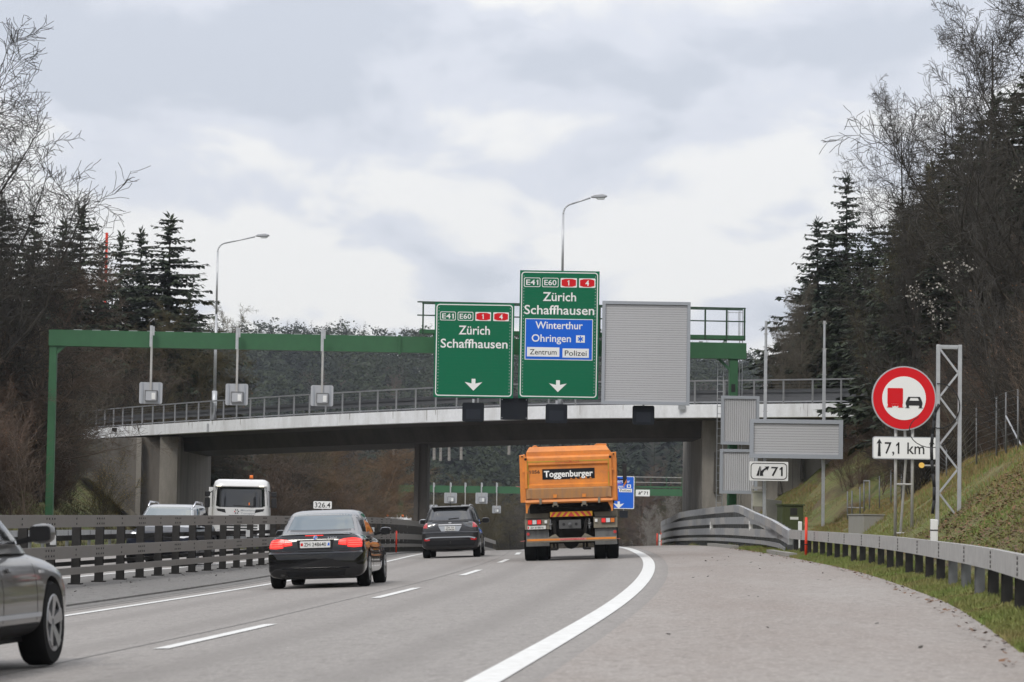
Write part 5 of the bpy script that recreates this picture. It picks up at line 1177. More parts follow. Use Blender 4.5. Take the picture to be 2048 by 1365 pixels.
# --- oncoming dark SUV with headlights
def oncoming_suv():
    t = thing('suv_car', 'dark oncoming SUV with headlights on behind the median rails, left of the white truck', 'car')
    st = [(0, .70, .5, .9), (.08, .88, .32, 1.12), (.25, .915, .26, 1.16), (.8, .92, .22, 1.14), (2.4, .92, .22, 1.06), (3.0, .915, .22, 1.06), (3.5, .905, .24, 1.0), (4.1, .88, .26, .92), (4.38, .80, .3, .82), (4.46, .7, .36, .74)]
    bm_ = loft_body(st, 5.0, 4.5, waist=.5, tumble=.10); body = bm_.build('body', P_NAVY, t); cut_arches(body, (.80, 3.5), .355, .92); smooth_obj(body)
    cb = loft_cabin([(1.0, .10, 3.42, .84), (1.10, .16, 3.26, .82), (1.3, .28, 2.9, .76), (1.48, .4, 2.58, .70), (1.56, .5, 2.42, .66), (1.60, .8, 2.2, .56), (1.615, 1.1, 1.9, .35)], e=6); cab = cb.build('roof', mat('roof_sky_reflection', (.42, .43, .44), .35, .4, coat=.6), t); smooth_obj(cab, 60)  # pale roof colour stands in for sky mirrored by the dark paint
    bb = bvh_of(bm_); cv = bvh_of(cb)
    patch('windscreen', cv, [(-.60, 1.53), (-.3, 1.545), (.3, 1.545), (.60, 1.53)], [(-.74, 1.10), (-.3, 1.085), (.3, 1.085), (.74, 1.10)], 'front', M_GLASSL, t, n=18)
    for ax_ in ('right', 'left'):
        sx = 1 if ax_ == 'right' else -1
        patch('side_window', cv, [(.62, 1.50), (1.6, 1.53), (2.46, 1.48)], [(.50, 1.15), (1.6, 1.12), (3.05, 1.11)], ax_, M_GLASS, t, n=18)
        mirror_part(t, sx * 1.0, 2.75, 1.10, P_NAVY, (.12, .08, .08))
        for y_ in (.80, 3.5): wheel(t, sx * .80, y_, .355, .235, sx)
        m = MB(); m.path([Vector((sx * .60, .7, 1.55)), Vector((sx * .61, .9, 1.66)), Vector((sx * .62, 2.1, 1.67)), Vector((sx * .61, 2.35, 1.55))], .025, 8); m.build('roof_rail', M_CHROME, t, True)
        h = patch('headlight', bb, [(sx * .45, .83), (sx * .70, .88), (sx * .84, .90)], [(sx * .48, .74), (sx * .70, .72), (sx * .84, .76)], 'front', M_LAMPW, t, off=.012, n=8)
        y_ = bb.ray_cast(Vector((sx * .62, 12, .8)), Vector((0, -1, 0)))[0].y; m = MB(); m.tube((sx * .62, y_ - .02, .80), (sx * .62, y_ + .035, .80), .055, n=16); m.build('lamp', M_LAMPON, h)
        patch('chrome_wing', bb, [(sx * .09, .80), (sx * .45, .83)], [(sx * .09, .775), (sx * .45, .80)], 'front', M_CHROME, t, off=.02, n=6, m=1)
        patch('fog_light', bb, [(sx * .55, .50), (sx * .8, .52)], [(sx * .55, .42), (sx * .78, .42)], 'front', M_TRIM, t, off=.012)
    patch('grille', bb, [(-.45, .80), (.45, .80)], [(-.40, .66), (.40, .66)], 'front', M_TRIM, t, off=.008)
    patch('lower_grille', bb, [(-.5, .52), (.5, .52)], [(-.45, .36), (.45, .36)], 'front', M_TRIM, t, off=.008)
    y_ = bb.ray_cast(Vector((0, 12, .8)), Vector((0, -1, 0)))[0].y + .02
    m = MB(); m.ring([(0, .70), (.06, .79), (0, .88), (-.06, .79)], [(0, .745), (.03, .79), (0, .835), (-.03, .79)], y_, y_ + .03); m.build('badge', M_CHROME, t)
    m = MB(); m.poly(rrect(-.2, .2, .54, .62, .01), y_ - .01, y_ + .01); m.build('number_plate', M_PLATE, t)
    m = MB(); m.box(-.72, .72, .3, 4.1, .24, .4); m.build('underbody', M_TRIM, t)
    return t
o_ = oncoming_suv(); pc_ = P(337, 1125, 74.); o_.rotation_euler = (0, 0, math.pi - .05); o_.location = (pc_.x - .1, 74 + 4.46, float(zmed(74)) + .05)

# --- orange tipper
M_ORANGE = mat('orange_tipper_paint', (.74, .24, .022), .5, coat=.2, var=(2.2, .9, (.50, .16, .03)))
M_ORDIRT = mat('dirt_covered_orange_steel', (.33, .19, .105), .8, var=(2.5, .95, (.46, .22, .07), (3, 1, .5)))
M_DIRTP = mat('mud_covered_panel', (.22, .195, .145), .8, var=(4, .8, (.14, .125, .10)))
M_FLAP = mat('dusty_rubber_flap', (.16, .16, .155), .8, var=(3, .8, (.09, .09, .09), (2, 1, .4)))
M_CHAS = mat('dark_chassis_steel', (.014, .013, .012), .8, var=(4, .5, (.025, .022, .02)), spec=.2)
def tipper():
    t = thing('tipper_truck', 'orange tipper truck seen from behind, driving in the right lane towards the bridge', 'truck')
    k = 1 / 331.7
    X = lambda px: (px - 825) * k
    Z = lambda py: (1119.5 - (py / 4.55 + 860)) / 72.9
    # tub: side walls, floor, bulged rim above the gate
    for sx in (-1, 1):
        m = MB(); m.hexa([(sx * 1.19, .35, 1.62), (sx * 1.25, .35, 1.62), (sx * 1.25, 5.6, 1.62), (sx * 1.19, 5.6, 1.62), (sx * 1.19, .35, 2.86), (sx * 1.25, .35, 2.86), (sx * 1.25, 5.6, 2.86), (sx * 1.19, 5.6, 2.86)]); m.build('side_wall', M_ORANGE, t)
        for y_ in np.arange(.9, 5.6, .75): m = MB(); m.box(sx * 1.25 if sx > 0 else -1.30, 1.30 if sx > 0 else -1.25, y_, y_ + .12, 1.62, 2.86); m.build('side_rib', M_ORANGE, t)
        m = MB(); x0_, x1_ = (1.17, 1.325) if sx > 0 else (-1.325, -1.17)
        m.hexa([(x0_, .02, 1.60), (x1_ - .02 * (sx > 0), .02, 1.60), (x1_ - .02 * (sx > 0), .36, 1.60), (x0_, .36, 1.60), (x0_, .02, 2.90), (x1_, .02, 2.92), (x1_, .36, 2.92), (x0_, .36, 2.90)]); bevel(m.build('corner_post', M_ORANGE, t), .012)
        m = MB(); m.box(min(sx * 1.10, sx * 1.24), max(sx * 1.10, sx * 1.24), -.06, .03, 2.42, 2.47); m.box(min(sx * 1.12, sx * 1.19), max(sx * 1.12, sx * 1.19), -.08, .03, 1.98, 2.85); bevel(m.build('hinge_arm', M_ORANGE, t), .008)
        m = MB(); m.tube((sx * 1.155, -.09, 2.78), (sx * 1.155, .02, 2.78), .035, n=10); m.tube((sx * 1.25, -.03, 2.86), (sx * 1.25, .03, 2.86), .022, n=8); m.build('hinge_pin', M_CHAS, t)
        m = MB(); m.bar((sx * 1.08, -.03, 2.42), (sx * 1.17, -.05, 2.36), .025); m.build('hook', M_ORANGE, t)
        # lower side bracket
        m = MB(); m.poly([(sx * 1.19, 1.60), (sx * 1.03, 1.60), (sx * 1.13, 1.42), (sx * 1.15, 1.30), (sx * 1.19, 1.32)], .05, .2); m.build('bracket', M_ORANGE, t)
    m = MB(); m.box(-1.19, 1.19, .3, 5.6, 1.55, 1.66); m.build('tub_floor', M_CHAS, t)
    # front part of the tub rises above the gate (folded edge with bevelled corners)
    m = MB(); pr = [(-1.145, 2.70), (1.145, 2.70), (1.145, 3.04), (1.07, 3.13), (-1.07, 3.13), (-1.145, 3.04)]; m.poly(pr, 4.9, 5.7); m.build('tub_front', M_ORANGE, t)
    m = MB(); m.hexa([(-1.14, .12, 2.80), (1.14, .12, 2.80), (1.14, .5, 2.80), (-1.14, .5, 2.80), (-1.14, .12, 2.97), (1.14, .12, 2.97), (1.14, .5, 2.97), (-1.14, .5, 2.97)]); m.build('tarpaulin_edge', M_ORANGE, t)
    m = MB(); m.hexa([(-1.14, .12, 2.972), (1.14, .12, 2.972), (1.14, .9, 2.972), (-1.14, .9, 2.972), (-1.06, .34, 3.12), (1.05, .34, 3.12), (1.05, .9, 3.12), (-1.06, .9, 3.12)]); bevel(m.build('rolled_tarpaulin', M_ORANGE, t), .02)
    for a, b in ((-.93, .10), (.78, .3)): m = MB(); m.poly([(a - .08, 3.11), (a + b, 3.12), (a + b - .03, 3.16), (a, 3.17)], .5, .7); bevel(m.build('tarpaulin_fold', M_ORANGE, t), .015)
    # tail gate: a folded plate, front y changes with height
    W = 1.135
    fold = [(2.86, .06), (2.80, -.02), (2.62, -.03), (2.575, .03), (2.40, .03), (2.38, .03), (2.10, .02), (2.06, -.03), (1.985, -.03)]
    def plate(rows, mt, nm, w0=W, w1=W):
        m = MB(); n = len(rows)
        vs = [(-w0 + (w0 - w1) * i / (n - 1), y, z) for i, (z, y) in enumerate(rows)] + [(w0 - (w0 - w1) * i / (n - 1), y, z) for i, (z, y) in enumerate(rows)] + [(-W, .12, z) for z, y in rows] + [(W, .12, z) for z, y in rows]
        fs = []
        for i in range(n - 1): fs += [(i, i + 1, n + i + 1, n + i), (2 * n + i, 3 * n + i, 3 * n + i + 1, 2 * n + i + 1), (i, 2 * n + i, 2 * n + i + 1, i + 1), (n + i, n + i + 1, 3 * n + i + 1, 3 * n + i)]
        fs += [(0, n, 3 * n, 2 * n), (n - 1, 3 * n - 1, 4 * n - 1, 2 * n - 1)]; m.add(vs, fs); return m.build(nm, mt, t)
    plate(fold, M_ORANGE, 'tailgate')
    plate([(1.982, -.035), (1.95, -.05), (1.70, -.01), (1.665, .02)], M_ORDIRT, 'lower_tailgate')
    plate([(1.662, -.02), (1.60, -.05), (1.56, .0)], M_ORANGE, 'tailgate_lip', 1.2, 1.17)
    for sx in (-1, 1):   # folded side edges
        m = MB(); m.hexa([(sx * 1.16, -.05, 1.69), (sx * 1.04, -.05, 1.72), (sx * 1.04, .02, 1.72), (sx * 1.16, .02, 1.69), (sx * 1.16, -.06, 1.97), (sx * 1.11, -.06, 1.97), (sx * 1.11, .02, 1.97), (sx * 1.16, .02, 1.97)]); m.build('gate_gusset', M_ORDIRT, t)
        m = MB(); m.box(sx * 1.10 - .012, sx * 1.10 + .012, -.036, .03, 1.99, 2.74); m.build('reflective_strip', mat('yellow_reflective_tape', (.42, .30, .015), .5), t)
    m = MB(); m.box(-1.08, 1.08, -.034, -.028, 2.69, 2.715); m.build('reflective_strip', MATS['yellow_reflective_tape'], t)
    for px in (567, 1097): m = MB(); m.box(X(px) - .03, X(px) + .03, -.1, -.03, 1.54, 1.70); m.build('latch', M_DIRTP, t)
    for px in (700, 962): m = MB(); m.box(X(px) - .055, X(px) + .055, -.09, -.02, 1.50, 1.60); m.box(X(px) - .08, X(px) - .05, -.06, 0, 1.46, 1.52); m.box(X(px) + .05, X(px) + .08, -.06, 0, 1.46, 1.52); m.build('latch', M_DIRTP, t)
    for px in (700, 962): m = MB(); m.box(X(px) - .05, X(px) + .05, -.056, -.04, 1.71, 1.80); m.build('scraped_patch', M_ORANGE, t)
    # company board
    m = MB(); m.box(X(590), X(1064), .012, .03, Z(446), Z(352)); bo = m.build('company_board', M_BOX, t)
    text(bo, 'Toggenburger', X(826), Z(397), .165, M_SWHITE, X(1048) - X(605), .006, .028)
    text(t, '1056', X(522), Z(374), .085, M_SBLACK, .27, .02, .012, name='fleet_number'); text(t, 'SCHWARZMÜLLER', X(820), Z(289), .075, mat('faded_red_print', (.5, .08, .02), .6), .66, -.04, .004, name='maker_lettering')
    rr_ = random.Random(4)
    for q in range(5): 
        xx = .05 + q * .13; m = MB(); m.poly([(xx, Z(446)), (xx + .07, Z(446)), (xx + rr_.uniform(.0, .05), Z(446) + rr_.uniform(.03, .08))], .002, .009); m.build('paint_chip', M_ORANGE, bo)
    # chevrons
    z0, z1 = 1.19, 1.325; m = MB(); m.box(X(646), X(1030), .25, .30, z0, z1); ch = m.build('chevron_board', mat('chevron_yellow', (.75, .42, .01), .5), t)
    mr = mat('chevron_red', (.6, .05, .04), .5)
    for q in range(-3, 4):
        c0 = X(838) + q * .166
        if q == 0: pts = [(c0 - .1, z0 + .005), (c0 + .1, z0 + .005), (c0, z1 - .005)]
        else:
            s = 1 if q < 0 else -1; pts = [(c0 - .04 - s * .05, z0 + .005), (c0 + .04 - s * .05, z0 + .005), (c0 + .04 + s * .05, z1 - .005), (c0 - .04 + s * .05, z1 - .005)]
        pts = [(max(X(648), min(X(1028), a)), b) for a, b in pts]; m = MB(); m.poly(pts, .243, .25); m.build('chevron', mr, ch)
    # light panels, lights, plate, flaps
    for sx in (-1, 1):
        a, b = (X(1040), X(1255)) if sx > 0 else (X(415), X(640)); x0_, x1_ = min(a, b), max(a, b)
        m = MB(); m.box(x0_, x1_, .22, .4, .86, 1.155); m.build('light_panel', M_DIRTP, t)
        m = MB(); m.poly([(x0_ + (.0 if sx < 0 else .04), 1.16), (x1_ - (.04 if sx < 0 else 0), 1.16), (x1_, 1.33), (x0_, 1.33)], .55, 1.7); m.build('mudguard', M_DIRTP, t)
        m = MB(); m.box(x0_ + .02, x1_ - .02, .2, .235, 1.15, 1.17); m.build('panel_edge', M_SBLACK, t)
        lx0, lx1 = (X(1110), X(1232)) if sx > 0 else (X(442), X(566)); m = MB(); m.poly(rrect(lx0, lx1, Z(852), Z(806), .012), .17, .22); tl = m.build('tail_light', M_SBLACK, t)
        n_ = 3; wd = (lx1 - lx0) / 3; seq = (M_TAILON, M_LAMPW, M_TAIL) if sx > 0 else (M_TAIL, M_LAMPW, M_TAILON)
        amb = mat('amber_lens_dull', (.6, .16, .02), .25); seq = (M_TAILON, M_LAMPW, amb) if sx > 0 else (mat('red_lens_lit', (.6, .02, .02), .2, emit=((1, .04, .03), .25)), M_LAMPW, MATS['red_lens_lit'])
        if sx > 0: seq = (MATS['red_lens_lit'], M_LAMPW, amb)
        for i_, mm in enumerate(seq): m = MB(); m.box(lx0 + wd * i_ + .008, lx0 + wd * (i_ + 1) - .008, .158, .17, Z(852) + .012, Z(806) - .012); m.build('lens', mm, tl)
        wx = X(1064) if sx > 0 else X(607); m = MB(); m.poly(rrect(wx - .035, wx + .035, Z(842), Z(814), .01), .16, .22); m.build('white_lamp', M_WPL, t)
        m = MB(); m.poly([(x0_ + .03, .84), (x1_ - .03, .84), (x1_ - .02, .40), (x0_ + .02, .40)], .30, .33); m.build('mud_flap', M_FLAP, t)
        rx = X(1230) if sx > 0 else X(443); m = MB(); m.disc((rx, Z(935)), .045, .27, .31, 16); m.build('round_reflector', M_TAIL, t)
        m = MB(); m.bar((sx * 1.24, .1, .56), (sx * 1.36, .1, .545), .012); m.bar((sx * 1.31, -.0, 2.03), (sx * 1.44, -.02, 2.05), .012); m.build('marker_whisker', mat('pink_rubber', (.6, .2, .18), .6), t)
    m = MB(); m.poly(rrect(X(440), X(605), Z(893), Z(862), .008), .16, .2); pl = m.build('number_plate', M_PLATE, t); text(pl, 'ZH 618816', X(525), Z(878), .055, M_SBLACK, .36, .155, .006); m = MB(); m.box(X(443), X(452), .155, .16, Z(888), Z(867)); m.build('red_crest', M_SRED, pl)
    # bumper bar
    m = MB(); m.box(X(430), X(1246), .03, .12, .50, .615); bevel(m.build('bumper_bar', M_DIRTP, t), .015)
    for a, b, mm in ((435, 730, M_ORANGE), (970, 1240, M_ORANGE), (730, 970, MATS['pink_rubber'])): m = MB(); m.box(X(a), X(b), .024, .03, .545, .60); m.build('bumper_tape', mm, t)
    text(t, 'SCHWARZMÜLLER', X(845), .572, .04, mat('red_tape_print', (.55, .02, .03), .5), .66, .018, .004, name='maker_lettering')
    for sx in (-1, 1): m = MB(); m.poly([(sx * .62, .62), (sx * .30, .62), (sx * .40, .72), (sx * .47, .70)], .08, .13); m.build('bumper_stay', M_DIRTP, t)
    # chassis
    for sx in (-1, 1):
        m = MB(); m.box(sx * .42 - .04, sx * .42 + .04, .25, 7.4, .78, 1.08); m.build('chassis_rail', M_CHAS, t)
        m = MB(); m.bar((sx * .46, .2, 1.1), (sx * .40, .18, .68), .06); m.bar((sx * .36, .16, .5), (sx * .36, .2, .3), .06); m.bar((sx * .46, .16, .5), (sx * .44, .2, .3), .05); m.build('tow_strut', M_CHAS, t); m = MB(); m.tube((sx * .36, .15, .31), (sx * .56, .15, .31), .035, n=8); m.build('hitch_foot', M_CHAS, t)
        m = MB(); m.tube((sx * .53, .2, 1.12), (sx * .53, .2, .85), .02, n=8); m.tube((sx * .53, .2, 1.0), (sx * .53, .25, .94), .05, n=8); m.build('air_coupling', M_POSTG, t)
    m = MB(); m.box(-.30, .30, .2, .26, .86, 1.10); m.build('tow_crossmember', mat('dull_crossmember', (.075, .075, .075), .6), t); m = MB(); m.poly([(-.4, .84), (.4, .84), (.36, .72), (.26, .63), (-.26, .63), (-.36, .72)], .5, .55); m.build('rear_guard_plate', M_CHAS, t)
    for x_ in (-.17, .17): m = MB(); m.disc((x_, .98), .04, .19, .2, 14); m.build('hole', M_SBLACK, t)
    m = MB(); m.tube((0, .1, .98), (0, .25, .98), .045, n=12); m.tube((0, .05, 1.0), (0, .12, 1.0), .03, n=8); m.build('tow_coupling', M_POSTG, t)
    m = MB(); m.box(-1.1, 1.1, .5, 5.4, 1.30, 1.56); m.build('subframe', M_CHAS, t); m = MB(); m.tube((-.9, .5, 1.45), (.9, .5, 1.45), .06, n=8); m.build('tub_axle', M_CHAS, t)
    m = MB(); m.box(-.9, .9, 1.2, 1.35, .45, .62); m.box(-.95, .95, 2.5, 2.65, .45, .62); m.build('axle', M_CHAS, t); m = MB(); m.tube((0, 1.0, .52), (0, 1.5, .52), .22, n=16); m.build('differential', M_CHAS, t)
    for y_ in (1.25, 2.62):
        for sx in (-1, 1):
            for xx in (1.13, .79): wheel(t, sx * xx, y_, .51, .32, sx, 6, M_CHAS, .58)
    for sx in (-1, 1): wheel(t, sx * 1.1, 6.6, .51, .3, sx, 6, M_CHAS, .58)
    # cab and mirrors
    m = MB(); m.box(-1.2, 1.2, 5.9, 7.9, 1.62, 2.85); bevel(m.build('cab', M_ORANGE, t), .08, 3); m = MB(); m.box(-1.15, 1.15, 5.95, 7.8, .5, 1.62); m.build('cab_underframe', M_CHAS, t); m = MB(); m.box(-.9, .9, 5.88, 5.91, 1.9, 2.5); m.build('cab_rear_window', M_GLASS, t)
    for sx in (-1, 1):
        xm = X(1285) if sx > 0 else X(370); kk = 1.09
        m = MB(); m.poly(rrect(xm * kk - .06, xm * kk + .06, 2.10 + (.02 if sx > 0 else -.07), 2.74 - .08 * (sx < 0), .04), 7.3, 7.45); bevel(m.build('wing_mirror', M_SBLACK, t), .02)
        m = MB(); m.bar((sx * 1.2, 7.4, 2.3), (xm * kk, 7.4, 2.25), .04); m.build('mirror_arm', M_SBLACK, t)
        if sx < 0: m = MB(); m.poly([(xm * kk + a, 2.13 + b) for a, b in [(-.04, 0), (.02, -.03), (.05, .05), (.0, .13), (-.05, .08)]], 7.28, 7.3); m.build('mirror_glass', M_WPL, t)
        else: m = MB(); m.poly([(xm * kk - .05, 2.02), (xm * kk + .05, 2.18), (xm * kk + .06, 2.28), (xm * kk - .05, 2.1)], 7.28, 7.3); m.build('indicator', M_ORANGE, t)
    return t
tk = tipper(); cx_t = P(960 + 825 / 4.55, 1119.5, 77.5).x; place(tk, cx_t, 77.2, .045, .0)

# --- white truck on the oncoming side
M_WHITE = mat('white_truck_paint', (.72, .72, .71), .3, coat=.6); M_WGLASS = mat('truck_windscreen', (.008, .009, .010), .03, ior=1.75)
def white_truck(label, D, px, pyroof, H=2.95, W=2.5, green=False):
    t = thing('white_truck', label, 'truck'); k = 1 / 46.3
    hw = W / 2
    # cab shell: rounded front seen in plan, front at y = 0 facing -y (towards the camera)
    def cab_level(z, ins, yf): return (z, ins, yf)
    e = 7.0; th = np.linspace(0, 2 * np.pi, 48, endpoint=False); c, s = np.cos(th), np.sin(th); V = []; lv = [(.55, 1.0, 0), (1.0, 1.0, 0), (1.6, 1.0, 0), (1.75, .99, .01), (2.55, .97, .10), (2.70, .96, .13), (2.86, .92, .22), (H, .80, .42)]
    if H != 2.95: lv = [(z * H / 2.95, a, b) for z, a, b in lv[:-1]] + [(H, .8, .42)]
    for z, a, yf in lv: V += [(hw * a * q, yf + (2.2 - yf) * (.5 + .5 * r), z) for q, r in zip(np.sign(c) * np.abs(c) ** (2 / e), np.sign(s) * np.abs(s) ** (2 / e))]
    n = len(lv); F = [(i * 48 + j, i * 48 + (j + 1) % 48, (i + 1) * 48 + (j + 1) % 48, (i + 1) * 48 + j) for i in range(n - 1) for j in range(48)] + [tuple(range(47, -1, -1)), tuple((n - 1) * 48 + j for j in range(48))]
    cm = MB(); cm.add(V, F); cab = cm.build('cab', M_WHITE, t); smooth_obj(cab, 50); bv = bvh_of(cm); f = H / 2.95
    patch('windscreen', bv, [(-1.10 * hw / 1.25, 2.60 * f), (-.4, 2.62 * f), (.4, 2.62 * f), (1.10 * hw / 1.25, 2.60 * f)], [(-1.16 * hw / 1.25, 1.84 * f), (-.9, 1.74 * f), (.9, 1.74 * f), (1.16 * hw / 1.25, 1.84 * f)], 'back', M_WGLASS, t, n=18)
    m = MB(); m.box(-hw * .9, hw * .9, -.02, .3, 2.62 * f, 2.69 * f); bevel(m.build('sun_visor', M_WHITE, t), .03)
    for x_ in (-.93, .9):
        for q in range(4): m = MB(); m.box(x_ + q * .05 - .1, x_ + q * .05 - .065, -.05, -.02, 2.63 * f, 2.67 * f); m.build('marker_light', mat('lit_marker_lamp', (.9, .85, .6), .3, emit=((1, .95, .75), 1.5)), t)
    if not green:
        for s_ in (-1, 1):
            patch('air_slot', bv, [(s_ * 1.03, 1.68), (s_ * .66, 1.66)], [(s_ * .98, 1.58), (s_ * .62, 1.50)], 'back', M_SBLACK, t, n=6)
            m = MB(); m.tube((s_ * .92, -.03, .68), (s_ * .92, .05, .68), .12, n=16); hl = m.build('headlight', M_LAMPON if s_ > 0 else M_LAMPW, t)
        patch('bonnet_line', bv, [(-.5, 1.40), (.6, 1.41)], [(-.5, 1.375), (.6, 1.385)], 'back', M_SBLACK, t, n=8, m=1)
        for z_ in (.98, .86, .74, .62): patch('grille_slot', bv, [(-.75, z_), (.75, z_)], [(-.75, z_ - .06), (.75, z_ - .06)], 'back', M_SBLACK, t, n=8, m=1)
        text(t, 'Mittelland', .02, 1.62, .08, M_FRAME, .62, -.012, .004, left=True) ; text(t, 'Transport', .02, 1.49, .08, M_FRAME, .62, -.012, .004, left=True)
        for q in range(6):
            a = q * math.pi / 3; m = MB(); m.disc((-.16 + .08 * math.cos(a), 1.56 + .08 * math.sin(a)), .028, -.02, -.01, 8); m.build('logo_dot', M_SRED if q in (3,) else M_SBLACK, t)
        wr = MB(); wr.bar((-.3, .0, 1.82), (.55, -.02, 1.78), .03); wr.build('wiper', M_SBLACK, t)
        m = MB(); m.box(.35, .40, -.02, .02, 1.84, 1.95); m.build('red_cab_lamp', M_ORAMP, t)
    else:
        m = MB(); m.box(-.8, .8, -.06, .28, 2.63 * f, 2.74 * f); gbd = m.build('green_name_board', mat('green_name_board_paint', (.05, .26, .13), .5), t); 
        rr_ = random.Random(3)
        for q in range(11): m = MB(); m.box(-.58 + q * .11, -.58 + q * .11 + rr_.uniform(.04, .07), -.066, -.06, 2.655 * f, 2.715 * f); m.build('name_board_letter', M_SWHITE, gbd)
    for s_ in (-1, 1):
        m = MB(); m.poly(rrect(s_ * (hw + .18) - .11, s_ * (hw + .18) + .11, 1.72 * f, 2.15 * f, .05), .1, .28); o = m.build('wing_mirror', M_SBLACK, t); bevel(o, .03)
        m = MB(); m.poly(rrect(s_ * (hw + .18) - .11, s_ * (hw + .18) + .11, 2.2 * f, 2.42 * f, .05), .1, .26); o = m.build('wing_mirror', M_SBLACK, t); bevel(o, .03)
        m = MB(); m.bar((s_ * hw * .95, .2, 2.45 * f), (s_ * (hw + .15), .2, 2.3 * f), .04); m.build('mirror_arm', M_SBLACK, t)
        m = MB(); m.box(s_ * hw * .985 - .02, s_ * hw * .985 + .02, .45, 1.4, 1.75 * f, 2.4 * f); m.build('side_window', M_GLASS, t)
        for y_ in (.9, 4.6, 5.9): wheel(t, s_ * (hw - .2), y_, .5, .3, s_, 6, M_CHAS, .58)
    for x_ in ((.42,) if not green else (-.55, .5)):
        m = MB(); m.tube((x_, .6, H - .02), (x_, .6, H + .05), .05, n=10); m.build('beacon_foot', M_SBLACK, t); m = MB(); m.tube((x_, .6, H + .05), (x_, .6, H + .19), .085, .07, n=14); m.build('beacon', M_ORAMP, t, True)
    m = MB(); m.box(-hw + .1, hw - .1, .2, 8.0, .5, .85); m.build('chassis', M_CHAS, t)
    m = MB(); m.box(-hw + .05, hw - .5, 2.6, 6.2, 1.0, 2.45 * f); m.build('load_body', M_WHITE, t)
    for q in range(6): m = MB(); z_ = 1.1 + q * .22; m.box(-hw - .03, -hw + .4, 2.57, 2.6, z_, z_ + .03); m.build('body_groove', M_FRAME, t)
    if not green:
        m = MB(); m.box(-hw - .26, -hw + .3, 2.5, 2.56, .7, 2.62); m.build('front_board', M_WHITE, t)
    if green:
        for q in range(7): m = MB(); x_ = .15 + q * .16; m.bar((x_, 2.5, 2.5 * f), (x_ + rr_.uniform(-.1, .1), 2.5, 2.5 * f + rr_.uniform(.3, .62)), .07, .2); m.build('crane_part', M_SBLACK if q % 2 else M_WHITE, t)
        m = MB(); m.box(.55, hw + .08, 2.3, 2.6, 1.2, 2.9 * f); m.build('crane_column', M_WHITE, t)
    p = P(px, pyroof, D); t.location = (p.x, D, p.z - H); t.rotation_euler = (0, 0, .05); return t
white_truck('white oncoming truck cab with an orange beacon on its roof, above the median rail', 122., 482, 959, 2.95)
white_truck('mostly hidden white truck with green name board and two orange beacons behind the barrier', 200., 791, 1035, 2.6, 1.95, True)

# ------------------------------------------------------------------ vegetation
def bark(name, c, c2): return mat(name, c, .9, var=(3, .9, c2))
B_GREY = bark('grey_brown_bark', (.085, .07, .055), (.13, .115, .08)); B_DARK = bark('dark_bark', (.030, .026, .022), (.055, .048, .036))
B_OLIVE = bark('lichen_olive_bark', (.105, .088, .035), (.07, .055, .03)); B_RED = bark('reddish_brown_twigs', (.13, .08, .053), (.085, .06, .047))
B_ORNG = bark('orange_brown_twigs', (.19, .112, .055), (.12, .08, .045)); B_PALE = bark('pale_birch_bark', (.30, .28, .25), (.16, .14, .12)); B_BRN = bark('brown_twigs', (.14, .10, .07), (.085, .064, .048))
def leafmat(name, c, c2, sc=.6):
    m = mat(name, c, .75, var=(sc, 1.0, c2)); b = m.node_tree.nodes['Principled BSDF']; return m
N_SPR = leafmat('dark_spruce_needles', (.017, .028, .012), (.034, .048, .019), .9)
N_SPR2 = leafmat('blue_green_needles', (.022, .036, .022), (.036, .05, .027), .9)
L_DEAD = leafmat('withered_brown_leaves', (.19, .085, .035), (.11, .06, .03)); L_YEL = leafmat('yellow_willow_buds', (.38, .26, .05), (.25, .2, .06))

def segs_to_arrays(segs, sides=3):
    A = np.array([s[0] for s in segs], float); B = np.array([s[1] for s in segs], float); r0 = np.array([s[2] for s in segs]); r1 = np.array([s[3] for s in segs])
    d = B - A; L = np.linalg.norm(d, axis=1, keepdims=True) + 1e-9; d /= L
    u = np.cross(d, np.array([.31, .77, .56])); u /= np.linalg.norm(u, axis=1, keepdims=True) + 1e-9; w = np.cross(d, u); V = []
    for c, r in ((A, r0), (B, r1)):
        for i in range(sides):
            a = 2 * math.pi * i / sides; V.append(c + (u * math.cos(a) + w * math.sin(a)) * r[:, None])
    V = np.stack(V, 1).reshape(-1, 3); n = len(segs); b = np.arange(n)[:, None] * 2 * sides
    F = np.concatenate([np.stack([b[:, 0] + i, b[:, 0] + (i + 1) % sides, b[:, 0] + sides + (i + 1) % sides, b[:, 0] + sides + i], 1) for i in range(sides)])
    return V, F
def grow(rng, out, p, d, L, r, lvl, P_, tips=None):
    n = P_['steps'][lvl]; st = L / n; q = np.array(p, float); d = np.array(d, float); rr = r; maxl = len(P_['steps']) - 1
    for i in range(n):
        d = d + rng.normal(0, P_['wob'][lvl], 3) + np.array([0, 0, P_['up'][lvl]]); d /= np.linalg.norm(d); e = q + d * st; r2 = max(P_['rmin'], r * (1 - (i + 1) / n * P_['taper'])); out.append((q.copy(), e.copy(), rr, r2))
        if lvl < maxl and (i + 1) / n > P_['start'][lvl]:
            for k in range(P_['kids'][lvl]):
                if rng.random() > P_.get('prob', .9): continue
                ax = rng.normal(0, 1, 3); ax -= ax.dot(d) * d; ax /= np.linalg.norm(ax); a = P_['ang'][lvl] * rng.uniform(.7, 1.25); nd = d * math.cos(a) + ax * math.sin(a)
                if P_.get('flat'): nd[2] *= P_['flat']; nd /= np.linalg.norm(nd)
                fr = (i + 1) / n; grow(rng, out, q + (e - q) * rng.random(), nd, L * P_['len'][lvl] * (1.05 - .6 * fr if lvl == 0 else 1 - .45 * fr) * rng.uniform(.7, 1.2), r2 * P_['rk'], lvl + 1, P_, tips)
        q, rr = e, r2
    if tips is not None and lvl == maxl: tips.append(q)
